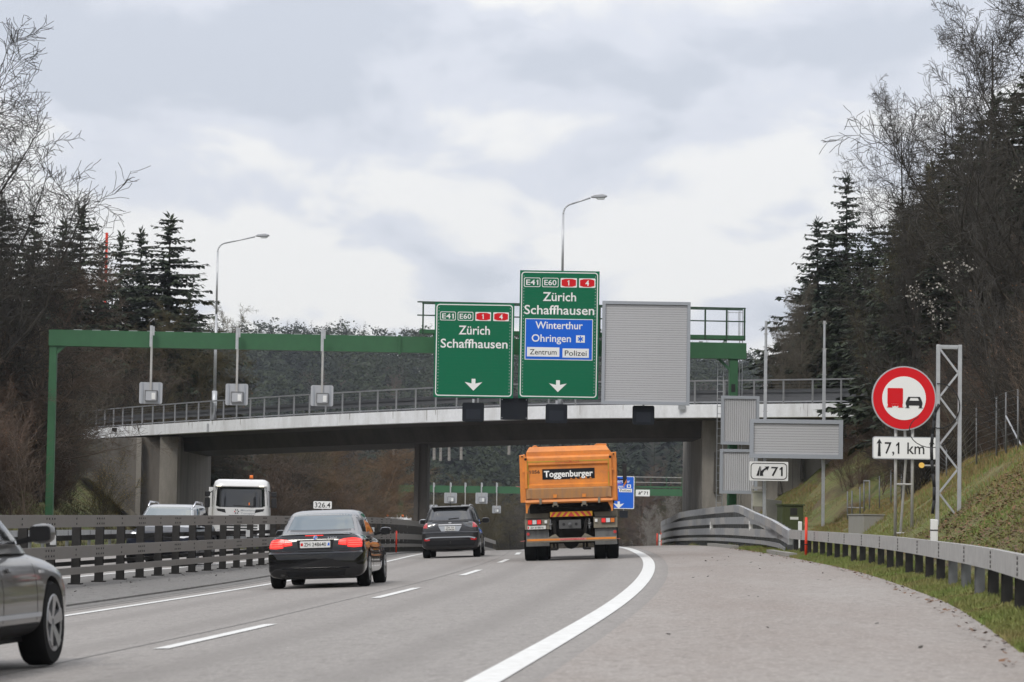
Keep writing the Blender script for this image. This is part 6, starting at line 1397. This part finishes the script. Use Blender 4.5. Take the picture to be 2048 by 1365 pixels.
def bare_tree_mesh(name, seed, H, P_, m):
    rng = np.random.default_rng(seed); out = []; grow(rng, out, (0, 0, -.3), (0, 0, 1), H, P_['r0'], 0, P_); V, F = segs_to_arrays(out, 3)
    return np_mesh(name, V, F, 4, [m])
PT = dict(steps=[14, 8, 6, 3], wob=[.06, .14, .2, .26], up=[.02, .05, .015, .0], rmin=.0052, taper=.9, start=[.18, .1, .05], kids=[3, 2, 3], ang=[.9, .8, .8], len=[.46, .48, .46], rk=.42, r0=.15, prob=.92)
PD = dict(PT, ang=[1.05, .85, .8], len=[.5, .5, .46], start=[.1, .1, .05], up=[.02, .02, .0, .0])
PSH = dict(steps=[6, 5, 4], wob=[.12, .16, .2], up=[.06, .05, .02], rmin=.004, taper=.85, start=[.1, .1], kids=[3, 3], ang=[.6, .7], len=[.55, .5], rk=.5, r0=.024, prob=.9)
bt = [bare_tree_mesh('bare_tree', 11, 10, PT, B_GREY), bare_tree_mesh('bare_tree', 12, 10, PD, B_DARK), bare_tree_mesh('bare_tree', 13, 10, PT, B_OLIVE), bare_tree_mesh('bare_tree', 14, 10, PD, B_BRN)]
class Tinted:
    def __init__(s, me, m): s.me, s.m = me, m
bt_or, bt_br2, bt_pale, bt_d0 = Tinted(bt[0], B_ORNG), Tinted(bt[1], B_RED), Tinted(bt[0], B_PALE), Tinted(bt[0], B_DARK)
def vlink(name, me, parent, loc):
    if isinstance(me, Tinted):
        o = link(name, me.me, parent, None, loc); o.material_slots[0].link = 'OBJECT'; o.material_slots[0].material = me.m; return o
    return link(name, me, parent, None, loc)
def shrub_mesh(seed, m, leaves=0, lm=None, nst=9):
    rng = np.random.default_rng(seed); out = []
    for k in range(nst):
        a = rng.uniform(0, 6.28); t = rng.uniform(.05, .55); grow(rng, out, (rng.normal(0, .35), rng.normal(0, .35), -.1), (math.cos(a) * t, math.sin(a) * t, 1), rng.uniform(2.0, 3.4), .02, 0, PSH)
    V, F = segs_to_arrays(out, 3); mi = np.zeros(len(F), int); ms = [m]
    if leaves:
        T = np.array([s[1] for s in out]); c = T[rng.integers(0, len(T), leaves)] + rng.normal(0, .07, (leaves, 3)); u = rng.normal(0, 1, (leaves, 3)); u /= np.linalg.norm(u, axis=1, keepdims=True); w = np.cross(u, rng.normal(0, 1, (leaves, 3))); w /= np.linalg.norm(w, axis=1, keepdims=True)
        s = rng.uniform(.012, .026, (leaves, 1)); Q = np.stack([c - u * s, c - w * s * .6, c + u * s, c + w * s * .6], 1).reshape(-1, 3); f = np.arange(leaves * 4).reshape(-1, 4) + len(V); V = np.concatenate([V, Q]); F = np.concatenate([F, f]); mi = np.concatenate([mi, np.ones(leaves, int)]); ms.append(lm)
    return np_mesh('shrub', V, F, 4, ms, mi)
sh_br = [shrub_mesh(21, B_BRN, 500, L_DEAD), shrub_mesh(22, B_GREY), shrub_mesh(23, B_RED, 900, L_DEAD), shrub_mesh(24, B_OLIVE)]
sh_yel = shrub_mesh(25, B_OLIVE, 2600, L_YEL); sh_or = shrub_mesh(26, B_ORNG, 700, L_DEAD); sh_dk = shrub_mesh(27, B_DARK, 150, L_DEAD)

def spruce_mesh(seed, H=10.0, R=2.9, m=N_SPR, gap=0.0, ragged=.25, rows=64):
    """trunk, drooping whorled limbs, and thousands of needle sprays"""
    rng = np.random.default_rng(seed); segs = []; Q = []
    for i in range(10): segs.append((np.array([0, 0, H * i / 10 - .3]), np.array([0, 0, H * (i + 1) / 10 - .3]), .17 * (1 - i / 10.5), .17 * (1 - (i + 1) / 10.5)))
    for k in range(rows):
        f = (k + .5) / rows; z_row = H * (.07 + .93 * f ** .95)
        nb = int(9 - 4 * f); a0 = rng.uniform(0, 6.28); rowl = R * (1 - f) ** .8 * rng.uniform(.78, 1.12) + .10
        for b in range(nb):
            if rng.random() < gap: continue
            z = min(H * .985, z_row + rng.normal(0, H / rows * 2.6))
            a = a0 + b * 6.283 / nb + rng.normal(0, .15); L = rowl * rng.uniform(1 - ragged * 1.6, 1 + ragged * .6); n = 5; q = np.array([0, 0, z]); up = .25 * (f - .35)
            for i in range(n):
                t = i / n; d = np.array([math.cos(a), math.sin(a), up - .55 * (1 - f) * math.sin(t * 2.2) + (.35 if t > .75 else 0)]); d /= np.linalg.norm(d); e = q + d * L / n; segs.append((q, e, .022 * (1 - t) + .006, .018 * (1 - t) + .004))
                ns = max(4, int(L * 7.5))
                for s in range(ns):
                    c = q + (e - q) * rng.random(); sd = rng.choice([-1, 1]) * rng.uniform(.3, 1.2); sa = a + sd; ln = (.17 + .30 * L / R * (1 - .4 * t)) * rng.uniform(.6, 1.3) * (.55 + .45 * (1 - f))
                    dv_ = np.array([math.cos(sa), math.sin(sa), rng.uniform(-1.1, .1)]); dv_ /= np.linalg.norm(dv_); wv = np.cross(dv_, [0, 0, 1.0]) + rng.normal(0, .35, 3); wv /= np.linalg.norm(wv); wd = ln * .29
                    Q.append((c, c + dv_ * ln * .5 + wv * wd, c + dv_ * ln, c + dv_ * ln * .5 - wv * wd))
                q = e
    for s in range(26):
        z = H * (1 - .07 * rng.random()); dv_ = np.array([rng.normal(0, .5), rng.normal(0, .5), .8]); dv_ /= np.linalg.norm(dv_); c = np.array([0, 0, z]); wv = np.cross(dv_, [1, .3, 0]); wv /= np.linalg.norm(wv); Q.append((c, c + dv_ * .14 + wv * .035, c + dv_ * .3, c + dv_ * .14 - wv * .035))
    V1, F1 = segs_to_arrays(segs, 4); 
    crown = np_mesh('crown', np.array(Q).reshape(-1, 3), np.arange(len(Q) * 4).reshape(-1, 4), 4, [m]); trunk = np_mesh('trunk', V1, F1, 4, [B_DARK]); return trunk, crown
SP = [spruce_mesh(31), spruce_mesh(32, R=3.3, gap=.1, ragged=.35), spruce_mesh(33, R=2.5, gap=.22, ragged=.4, rows=50), spruce_mesh(34, R=2.9, m=N_SPR2, gap=.18, ragged=.45)]
def spruce(px, ytop, D, var, lab, wx=1.0, rot=None, group=None):
    tp = P(px, ytop, D); gz_ = surf(tp.x, D); H = tp.z - gz_; t = thing('spruce_tree', lab, 'tree', (tp.x, D, gz_), R_.uniform(0, 6.28), group)
    s = H / 10.0; t.scale = (s * wx * 1.45, s * wx * 1.45, s); link('trunk', SP[var][0], t); link('crown', SP[var][1], t); return t
# left side spruces, beyond the bridge end
for px, yt, D, v, w, lab in ((341, 434, 176, 0, .95, 'tall pointed spruce standing rightmost in the left tree group'), (283, 462, 180, 0, .72, 'spruce just left of the tallest pointed spruce on the left'), (243, 470, 182, 1, .62, 'slender spruce between the red mast and its taller neighbour'),
                         (163, 416, 172, 1, .86, 'broad dark spruce left of the red mast'), (128, 446, 174, 0, .72, 'shadowed spruce half behind the broad dark spruce on the left'), (70, 425, 165, 0, .75, 'spruce behind the big bare tree at the left edge, right of its stem'), (6, 396, 160, 1, .85, 'spruce at the left edge of the photo behind bare branches'), (206, 487, 178, 0, .55, 'low spruce filling the gap under the red mast'), (380, 590, 172, 1, .6, 'small low spruce at the right foot of the left tree group')):
    spruce(px, yt, D, v, lab, w)
# right side spruces, from the bridge towards the camera
for px, yt, D, v, w, lab in ((1694, 350, 138, 3, .66, 'tall ragged spruce top standing against the sky on the right'), (1636, 440, 140, 3, .82, 'blue green conifer left of the tall ragged spruce'), (1612, 560, 142, 1, .85, 'low dark spruce at the left foot of the right hand wood'),
                         (1745, 450, 134, 0, .85, 'dark spruce right of the tall ragged spruce'), (1800, 400, 130, 1, .85, 'dark spruce in the middle of the right hand wood'), (1862, 330, 112, 0, .85, 'high dark spruce under the bare branches at the upper right'), (1835, 440, 124, 1, .9, 'dark spruce filling the wood left of the high one'),
                         (1925, 250, 108, 1, .8, 'highest dark spruce but one at the upper right'), (1992, 195, 104, 1, .8, 'dark spruce near the upper right corner'), (2060, 140, 100, 0, .85, 'tallest dark spruce at the right edge of the photo'), (1965, 380, 100, 1, .9, 'dark spruce below the others at the right edge'), (1905, 460, 106, 1, .95, 'low broad spruce inside the right hand wood'), (1680, 540, 136, 0, .95, 'low spruce right of the gantry, behind the louvred board'), (1770, 560, 128, 1, .95, 'low broad spruce above the right end of the bridge'), (2030, 330, 98, 0, .95, 'broad spruce low at the right edge behind brown twigs'), (1890, 300, 110, 0, .8, 'spruce standing between the high one and its right neighbour'), (1960, 235, 106, 0, .75, 'narrow spruce squeezed between two highest ones at the upper right'), (2025, 190, 102, 1, .8, 'spruce left beside the tallest one at the right edge'), (1815, 420, 122, 0, .8, 'spruce crowding the middle of the right hand wood'), (1665, 470, 141, 0, .75, 'spruce crowding behind the ragged spruce on the right'), (1720, 500, 133, 1, .85, 'spruce crowding the wood just above the right bridge railing')):
    spruce(px, yt, D, v, lab, w)
def bare(px, ytop, D, me, lab, wx=1.0, rot=None, group=None, name='bare_tree'):
    tp = P(px, ytop, D); gz_ = surf(tp.x, D) if D < 400 else float(ground(tp.x, D)); H = (tp.z - gz_) / 10.6; o = vlink(name, me, None, (tp.x, D, gz_)); o.scale = (H * wx * 1.5, H * wx * 1.5, H); o.rotation_euler = (0, 0, R_.uniform(0, 6.28) if rot is None else rot)
    return tag(o, lab, 'tree', group)
bare(20, -170, 106, bt_d0, 'big leafless tree filling the upper left corner with fine branches', .72, 2.0); bare(-70, 160, 106, bt[1], 'leafless tree cut by the left edge below the big one', .8)
for px, yt, D, me, w, lab in ((95, 400, 112, bt_d0, .7, 'leafless tree with thin twigs in front of the left spruces'), (225, 600, 172, bt[2], .8, 'olive tinged leafless tree above the left end of the gantry'), (335, 610, 172, bt[2], .8, 'low olive leafless tree right of the hanging signs on the left'),
                              (392, 680, 170, bt[2], .8, 'small leafless tree touching the left bridge railing'), (40, 500, 110, bt[3], 1.0, 'brown leafless tree low at the left edge')):
    bare(px, yt, D, me, lab, w)
for px, yt, D, me, w, lab in ((2040, -260, 80, bt_d0, .72, 'large leafless tree reaching into the upper right corner'), (1950, -70, 88, bt_d0, .55, 'leafless tree leaning its fine twigs over the dark spruces, upper right'), (1835, 190, 100, bt_d0, .46, 'mossy leafless tree in the right wood below the upper twigs'),
                              (1785, 290, 108, bt[2], .45, 'mossy olive leafless tree right of the ragged spruce'), (1600, 560, 132, bt[0], .42, 'pale thin leafless tree left of the right hand conifers'), (1560, 620, 134, bt[0], .42, 'small leafless tree behind the two tall steel posts'), (2050, 430, 84, bt[3], .55, 'brown leafless tree at the right edge above the brush'), (1960, 600, 88, bt[3], .55, 'brown leafless tree above the lattice mast'), (1890, 650, 94, bt[3], .5, 'brown leafless tree above the no overtaking sign')):
    bare(px, yt, D, me, lab, w)
# thickets on both banks: individual shrubs that share their meshes
def thicket(n, xf, d0, d1, meshes, lab, grp, h0, h1, rows=None, seed=1, wts=None):
    rg = random.Random(seed)
    for i in range(n):
        D = rg.uniform(d0, d1); x = xf(D, rg.random()); me = rg.choices(meshes, wts)[0]; o = link('shrub', me, None, loc=(x, D, surf(x, D) - .1)); s = rg.uniform(h0, h1); o.scale = (s * rg.uniform(.9, 1.3), s * rg.uniform(.9, 1.3), s); o.rotation_euler = (0, 0, rg.uniform(0, 6.28)); tag(o, lab, 'shrub', grp)
xo_ = lambda D: float(XO(D)); xe_ = lambda D: float(XE(D))
thicket(75, lambda D, r: min(xo_(D) - 2.6, -.160 * D) - r * 6, 107, 138, [sh_br[0], sh_br[2], sh_br[1], sh_dk], 'leafless reddish brown shrub in the thicket on the left bank', 'shrubs of the left bank thicket', .8, 1.45, seed=2)
thicket(65, lambda D, r: min(xo_(D) - 5, -.166 * D) - r * 10, 110, 146, [sh_br[1], sh_br[3], sh_br[0], sh_dk], 'tall leafless shrub behind the left bank thicket, below the spruces', 'tall shrubs below the left spruces', 1.3, 2.1, seed=3)
thicket(65, lambda D, r: max(xe_(D) + 4.6, .142 * D) + r * 4, 55, 104, [sh_br[0], sh_br[2], sh_br[1], sh_dk], 'leafless brown shrub in the thicket behind the wire fence', 'shrubs behind the wire fence', .7, 1.3, seed=4)
thicket(40, lambda D, r: max(xe_(D) + 6.5, .15 * D) + r * 7, 62, 112, [sh_br[1], sh_dk, sh_br[0], sh_br[2]], 'tall leafless shrub at the foot of the right hand wood', 'tall shrubs of the right hand wood', .9, 1.45, seed=5)
thicket(14, lambda D, r: xe_(D) + 5.0 + r * 6, 98, 114, [sh_br[2], sh_br[0]], 'low rusty brown shrub on the slope beneath the right bridge end', 'rusty shrubs below the right bridge end', .45, .8, seed=6)
thicket(14, lambda D, r: -.172 * D - r * 4, 94, 106, [sh_br[0], sh_br[2]], 'leafless reddish brown shrub left of the green gantry post', 'shrubs left of the gantry post', .9, 1.5, seed=12)
for px, D, s, lab in ((200, 118, 1.0, 'yellow budded willow shrub left of the concrete abutment'),):
    p = P(px, 960, D); o = link('willow_shrub', sh_yel, None, loc=(p.x, D, surf(p.x, D))); o.scale = (s, s, s); tag(o, lab, 'shrub')
thicket(34, lambda D, r: -(.107 + r * .06) * D, 167, 177, [sh_br[3], sh_br[1], sh_br[3], sh_dk], 'olive brown leafless shrub behind the left end of the bridge railing', 'olive shrubs behind the left bridge end', 1.3, 2.2, seed=15)
# old man's beard hanging in the right thicket
rng = np.random.default_rng(5); nn = 260; cl = []
for px, py, D in ((1835, 580, 80), (1850, 600, 80), (1880, 570, 79), (1870, 620, 80), (1822, 590, 81), (1905, 545, 78), (1935, 530, 77), (1875, 640, 80), (2040, 355, 74)):
    p = np.array(P(px, py, D)); cl.append(p + rng.normal(0, .16, (nn // 9, 3)))
c = np.concatenate(cl); n_ = len(c); u = rng.normal(0, 1, (n_, 3)); u /= np.linalg.norm(u, axis=1, keepdims=True); w = np.cross(u, rng.normal(0, 1, (n_, 3))); w /= np.linalg.norm(w, axis=1, keepdims=True); s = rng.uniform(.02, .045, (n_, 1))
tag(link('seed_heads', np_mesh('seed_heads', np.stack([c - u * s, c - w * s, c + u * s, c + w * s], 1).reshape(-1, 3), np.arange(n_ * 4).reshape(-1, 4), 4, [mat('pale_seed_fluff', (.36, .34, .3), .9)])), 'pale fluffy clematis seed heads hanging in the right thicket', 'seed heads', kind='stuff')

# trees beyond the bridge on the left: brown and orange crowns
rg = random.Random(9)
k = 0
for px, yt, D, me in ((430, 880, 178, bt[3]), (470, 872, 190, bt[2]), (505, 865, 182, bt[3]), (540, 870, 196, bt[0]), (575, 860, 186, bt[2]), (610, 872, 200, bt[3]), (640, 866, 192, bt[3]), (668, 872, 205, bt[2]), (700, 872, 198, bt_or), (725, 880, 210, bt_or), (742, 905, 204, bt_or), (758, 940, 200, bt[2]), (455, 900, 168, bt[1]), (520, 905, 172, bt[3]), (590, 905, 176, bt[1]), (655, 920, 180, bt[3]), (715, 940, 184, bt_or)):
    orn = me is bt_or; bare(px, yt, D, me, 'orange brown leafless tree under the bridge left of the pier' if orn else 'brown leafless tree under the bridge behind the white truck', 1.15, group='orange brown trees left of the pier' if orn else 'brown trees behind the white truck')
for i in range(30):
    D = rg.uniform(165, 230); x = float(XO(D)) - 1.5 - rg.random() * 12; me = rg.choice([sh_br[0], sh_br[3], sh_dk, sh_br[1]] if x < -12 + (D - 165) * .1 else [sh_or, sh_br[0]]); o = link('shrub', me, None, loc=(x, D, surf(x, D))); s = rg.uniform(1.2, 2.2); o.scale = (s * 1.2, s * 1.2, s); o.rotation_euler = (0, 0, rg.uniform(0, 6.28)); tag(o, 'brown shrub beyond the bridge on the oncoming side', 'shrub', 'shrubs beyond the bridge on the left')
# brown brush past the crest, seen low under the bridge
for i in range(110):
    D = rg.uniform(262, 400); x = rg.uniform(-.07, .095) * D; me = rg.choice([bt[3], bt[2], bt[0], bt_br2, bt[1]]); gz_ = float(ground(x, D)); s = rg.uniform(.45, .95); o = vlink('bare_tree', me, None, (x, D, gz_)); o.scale = (s * 1.3, s * 1.3, s); o.rotation_euler = (0, 0, rg.uniform(0, 6.28)); tag(o, 'leafless tree beyond the crest of the road, low under the bridge', 'tree', 'leafless trees beyond the crest')
for px, yt, D, lab in ((1320, 985, 268, 'pale birch trunk under the bridge left of the pier base'), (1296, 1010, 262, 'thin pale birch left of the far guardrail end')): bare(px, yt, D, bt_pale, lab, .6)

# the wooded hill far behind: one mass
rng = np.random.default_rng(77)
def blob_tree(kind, rng):
    """low detail tree of unit height for the far wood: faces only where a crown would show"""
    V = []; 
    if kind == 0:      # spruce
        for k in range(40):
            f = k / 40; z = .1 + .9 * f; R = .15 * (1 - f) ** .8 + .01
            for b in range(6):
                a = rng.uniform(0, 6.28); c = np.array([math.cos(a) * R * .35, math.sin(a) * R * .35, z]); o_ = np.array([math.cos(a), math.sin(a), -.5]) * R * rng.uniform(.5, 1.1); t_ = np.array([-math.sin(a), math.cos(a), 0]) * R * .22
                V += [c, c + o_ * .6 + t_, c + o_, c + o_ * .6 - t_]
    elif kind == 1:    # pine: clumps high on a bare stem
        for k in range(14):
            a = rng.uniform(0, 6.28); z = rng.uniform(.55, .97); rr = .17 * math.sqrt(max(.05, 1 - ((z - .7) / .33) ** 2)) * rng.uniform(.2, 1); c0 = np.array([math.cos(a) * rr, math.sin(a) * rr, z])
            for b in range(17):
                c = c0 + rng.normal(0, 1, 3) * np.array([.045, .045, .028]); u_ = rng.normal(0, 1, 3); u_[2] *= .5; u_ /= np.linalg.norm(u_); w_ = np.cross(u_, rng.normal(0, 1, 3)); w_ /= np.linalg.norm(w_); s_ = rng.uniform(.013, .028); V += [c - u_ * s_, c - w_ * s_ * .7, c + u_ * s_, c + w_ * s_ * .7]
        V += [np.array([-.008, 0, 0]), np.array([.008, 0, 0]), np.array([.004, 0, .8]), np.array([-.004, 0, .8])]
    else:              # leafless broadleaf: a haze of thin strips
        for k in range(190):
            a = rng.uniform(0, 6.28); z = rng.uniform(.3, .8); c = np.array([0, 0, z * .6]) + np.array([math.cos(a), math.sin(a), 0]) * rng.uniform(0, .16); d_ = np.array([math.cos(a) * .5, math.sin(a) * .5, 1.0]) * rng.uniform(.1, .22); t_ = np.cross(d_, rng.normal(0, 1, 3)); t_ /= np.linalg.norm(t_); t_ = t_ * .0024; V += [c, c + d_ * .5 + t_, c + d_, c + d_ * .5 - t_]
        V += [np.array([-.01, 0, 0]), np.array([.01, 0, 0]), np.array([.004, 0, .6]), np.array([-.004, 0, .6])]
    return np.array(V)
protos = [[blob_tree(kd, rng) for _ in range(4)] for kd in range(3)]
FM = [mat('far_spruce_foliage', (.016, .024, .015), .95, var=(.05, .9, (.026, .034, .020)), spec=.1), mat('far_pine_foliage', (.050, .060, .034), .95, var=(.05, .9, (.032, .042, .026)), spec=.1), mat('far_leafless_crowns', (.125, .092, .066), .95, var=(.04, .9, (.085, .066, .048)), spec=.1)]
acc = [[], [], []]; nst = 0
for D in np.concatenate([np.arange(405, 820, 10.5), np.arange(820, 965, 6.0)]):
    w_ = D * .24
    for x in np.arange(-w_ * .95, w_ * 1.0, 7.6):
        xx = x + rng.uniform(-3, 3); dd = D + rng.uniform(-4, 4); gz_ = float(ground(xx, dd)); q = math.sin(xx * .03 + dd * .013) + math.sin(xx * .011 - dd * .021 + 2)
        hgt = gz_; pr = (.30, .48, .22) if D > 560 else ((.2, .30, .50) if D > 480 else (.1, .14, .76)); pr = np.array(pr) + np.array([.25 * q, -.1 * q, -.12 * q]); pr = np.clip(pr, .02, 1); pr /= pr.sum(); kd = rng.choice(3, p=pr)
        H = (rng.uniform(13, 21), rng.uniform(12, 19), rng.uniform(9, 15))[kd] * (1 if D > 480 else .7); v = protos[kd][rng.integers(4)] * np.array([H * rng.uniform(.9, 1.4), H * rng.uniform(.9, 1.4), H]); a = rng.uniform(0, 6.28); c, s = math.cos(a), math.sin(a)
        v = np.stack([v[:, 0] * c - v[:, 1] * s + xx, v[:, 0] * s + v[:, 1] * c + dd, v[:, 2] + gz_ - .5], 1); acc[kd].append(v)
for kd, nm, lab in ((0, 'far_spruce_wood', 'dark spruces of the distant wooded hill behind the bridge'), (1, 'far_pine_wood', 'grey green pines of the distant wooded hill behind the bridge'), (2, 'far_leafless_wood', 'grey brown leafless trees at the foot of the distant hill')):
    V = np.concatenate(acc[kd]); o = link(nm, np_mesh(nm, V, np.arange(len(V)).reshape(-1, 4), 4, [FM[kd]])); tag(o, lab, 'wood', kind='stuff')
# pale pine stems standing out on the hill
for i, (px, yt, yb, D) in enumerate(((786, 884, 935, 470), (868, 884, 920, 475), (881, 882, 922, 480), (898, 882, 922, 478), (922, 880, 920, 472), (1018, 878, 910, 470))):
    a = P(px, yt - 30, D); b = P(px, yb, D - 1); b.y = D; m = MB(); m.tube((0, 0, 0), (a.x - b.x, 0, a.z - b.z), .28, .2, n=6); o = m.build('pine_trunk', B_PALE, None, loc=b); tag(o, 'pale bare pine stem standing out on the dark far hill', 'tree trunk', 'pale stems on the far hill')

# grass tufts on the verges and slope, dead leaves, litter
def tuft_field(name, N, xf, d0, d1, h, m, lab, seed, wd=.012, off=0.0):
    rng = np.random.default_rng(seed); D = rng.uniform(d0, d1, N); r = rng.random(N); X = xf(D, r); cl_ = (np.sin(X * 3.1 + D * .9) + np.sin(X * 1.3 - D * 1.7)) * .25 + .8; Z = ground(X, D) + off
    a = rng.uniform(0, 6.28, N); hh = h * rng.uniform(.4, 1.2, N) * cl_; lx = rng.normal(0, .35, N) * hh; ly = rng.normal(0, .35, N) * hh
    A = np.stack([X - np.cos(a) * wd, D - np.sin(a) * wd, Z], 1); B = np.stack([X + np.cos(a) * wd, D + np.sin(a) * wd, Z], 1); C = np.stack([X + lx, D + ly, Z + hh], 1)
    V = np.stack([A, B, C], 1).reshape(-1, 3); return tag(link(name, np_mesh(name, V, np.arange(N * 3).reshape(-1, 3), 3, [m])), lab, 'grass', kind='stuff')
G1 = mat('verge_grass', (.145, .205, .040), .8, var=(.6, 1.0, (.20, .17, .06))); G2 = mat('dry_grass', (.30, .20, .085), .85, var=(1.1, 1, (.19, .13, .05)))
xe_v = lambda D: XE(D)
tuft_field('verge_grass' , 52000, lambda D, r: XE(D) - .08 + r ** 1.5 * .8, 22, 90, .075, G1, 'short green grass growing along the foot of the right guardrail', 41)
tuft_field('slope_grass', 110000, lambda D, r: XE(D) + .9 + r * 4.6, 30, 118, .085, G1, 'green grass covering the right hand slope', 42, .009)
tuft_field('dry_slope_grass', 26000, lambda D, r: XE(D) + 1.5 + np.sqrt(r) * 3.8, 34, 122, .15, G2, 'dry brown grass along the top of the right hand slope', 43, .009)
tuft_field('left_bank_grass', 26000, lambda D, r: XO(D) - 1.2 - r * 6, 70, 145, .28, mat('left_dry_grass', (.10, .075, .035), .85, var=(1.1, 1, (.07, .07, .03))), 'rough dry grass on the left bank', 44, .016)
def litter(name, N, xf, d0, d1, s0, s1, m, lab, seed, zf, lift=.012, kd='stuff'):
    rng = np.random.default_rng(seed); D = rng.uniform(d0, d1, N); X = xf(D, rng.random(N)); Z = zf(X, D) + lift; a = rng.uniform(0, 6.28, N); s = rng.uniform(s0, s1, N); L = s * rng.uniform(.8, 2.4, N); tz = rng.uniform(-.3, .7, N) * s
    u = np.stack([np.cos(a) * L, np.sin(a) * L, tz], 1); w = np.stack([-np.sin(a) * s, np.cos(a) * s, tz * .3], 1); c = np.stack([X, D, Z], 1)
    V = np.stack([c - u, c - w, c + u, c + w], 1).reshape(-1, 3); return tag(link(name, np_mesh(name, V, np.arange(N * 4).reshape(-1, 4), 4, [m])), lab, 'litter', kind=kd)
litter('dead_leaves', 16000, lambda D, r: XE(D) + .8 + r * 3.0, 24, 54, .012, .03, L_DEAD, 'brown dead leaves covering the near part of the right slope', 51, ground, .04)
litter('verge_litter', 1800, lambda D, r: XE(D) - .25 + r * .9, 20, 92, .008, .03, L_DEAD, 'twigs and leaf crumbs along the shoulder edge', 52, lambda X, D: np.where(X < XE(D), zroad(X, D), ground(X, D)), .012)
litter('road_litter', 60, lambda D, r: XR(D) + .9 + r * 2.6, 22, 80, .006, .028, B_DARK, 'scattered small twigs and leaves on the hard shoulder', 53, zroad, .014)
litter('median_litter', 260, lambda D, r: XL(D) - 1.5 - r * 1.2, 34, 80, .008, .03, B_DARK, 'crumbs of leaves and twigs on the median strip', 54, lambda X, D: zmed(D) + .1, .012)

# red and white mast peeping over the trees on the left
p = P(213, 500, 190); m = MB(); gz_ = surf(p.x, 190); H = P(213, 466, 190).z - gz_; t = thing('red_mast', 'thin red mast rising between the left spruces', 'mast', (p.x, 190, gz_)); m.box(-.08, .08, -.08, .08, 0, H); m.build('mast', M_RED, t)

# ------------------------------------------------------------------ thin haze over the valley
hm = MB(); hm.box(-420, 420, -30, 1050, -40, 130); hz = hm.build('haze', None)
m = bpy.data.materials.new('haze_air'); m.use_nodes = True; N, L = nodes_of(m); N.remove(N['Principled BSDF']); v = N.new('ShaderNodeVolumePrincipled'); v.inputs['Color'].default_value = (.84, .90, 1.0, 1); v.inputs['Density'].default_value = .00013; v.inputs['Anisotropy'].default_value = .2
L.new(v.outputs[0], N['Material Output'].inputs['Volume']); hz.data.materials.append(m); tag(hz, 'thin bluish haze in the air over the valley', 'haze', kind='stuff')
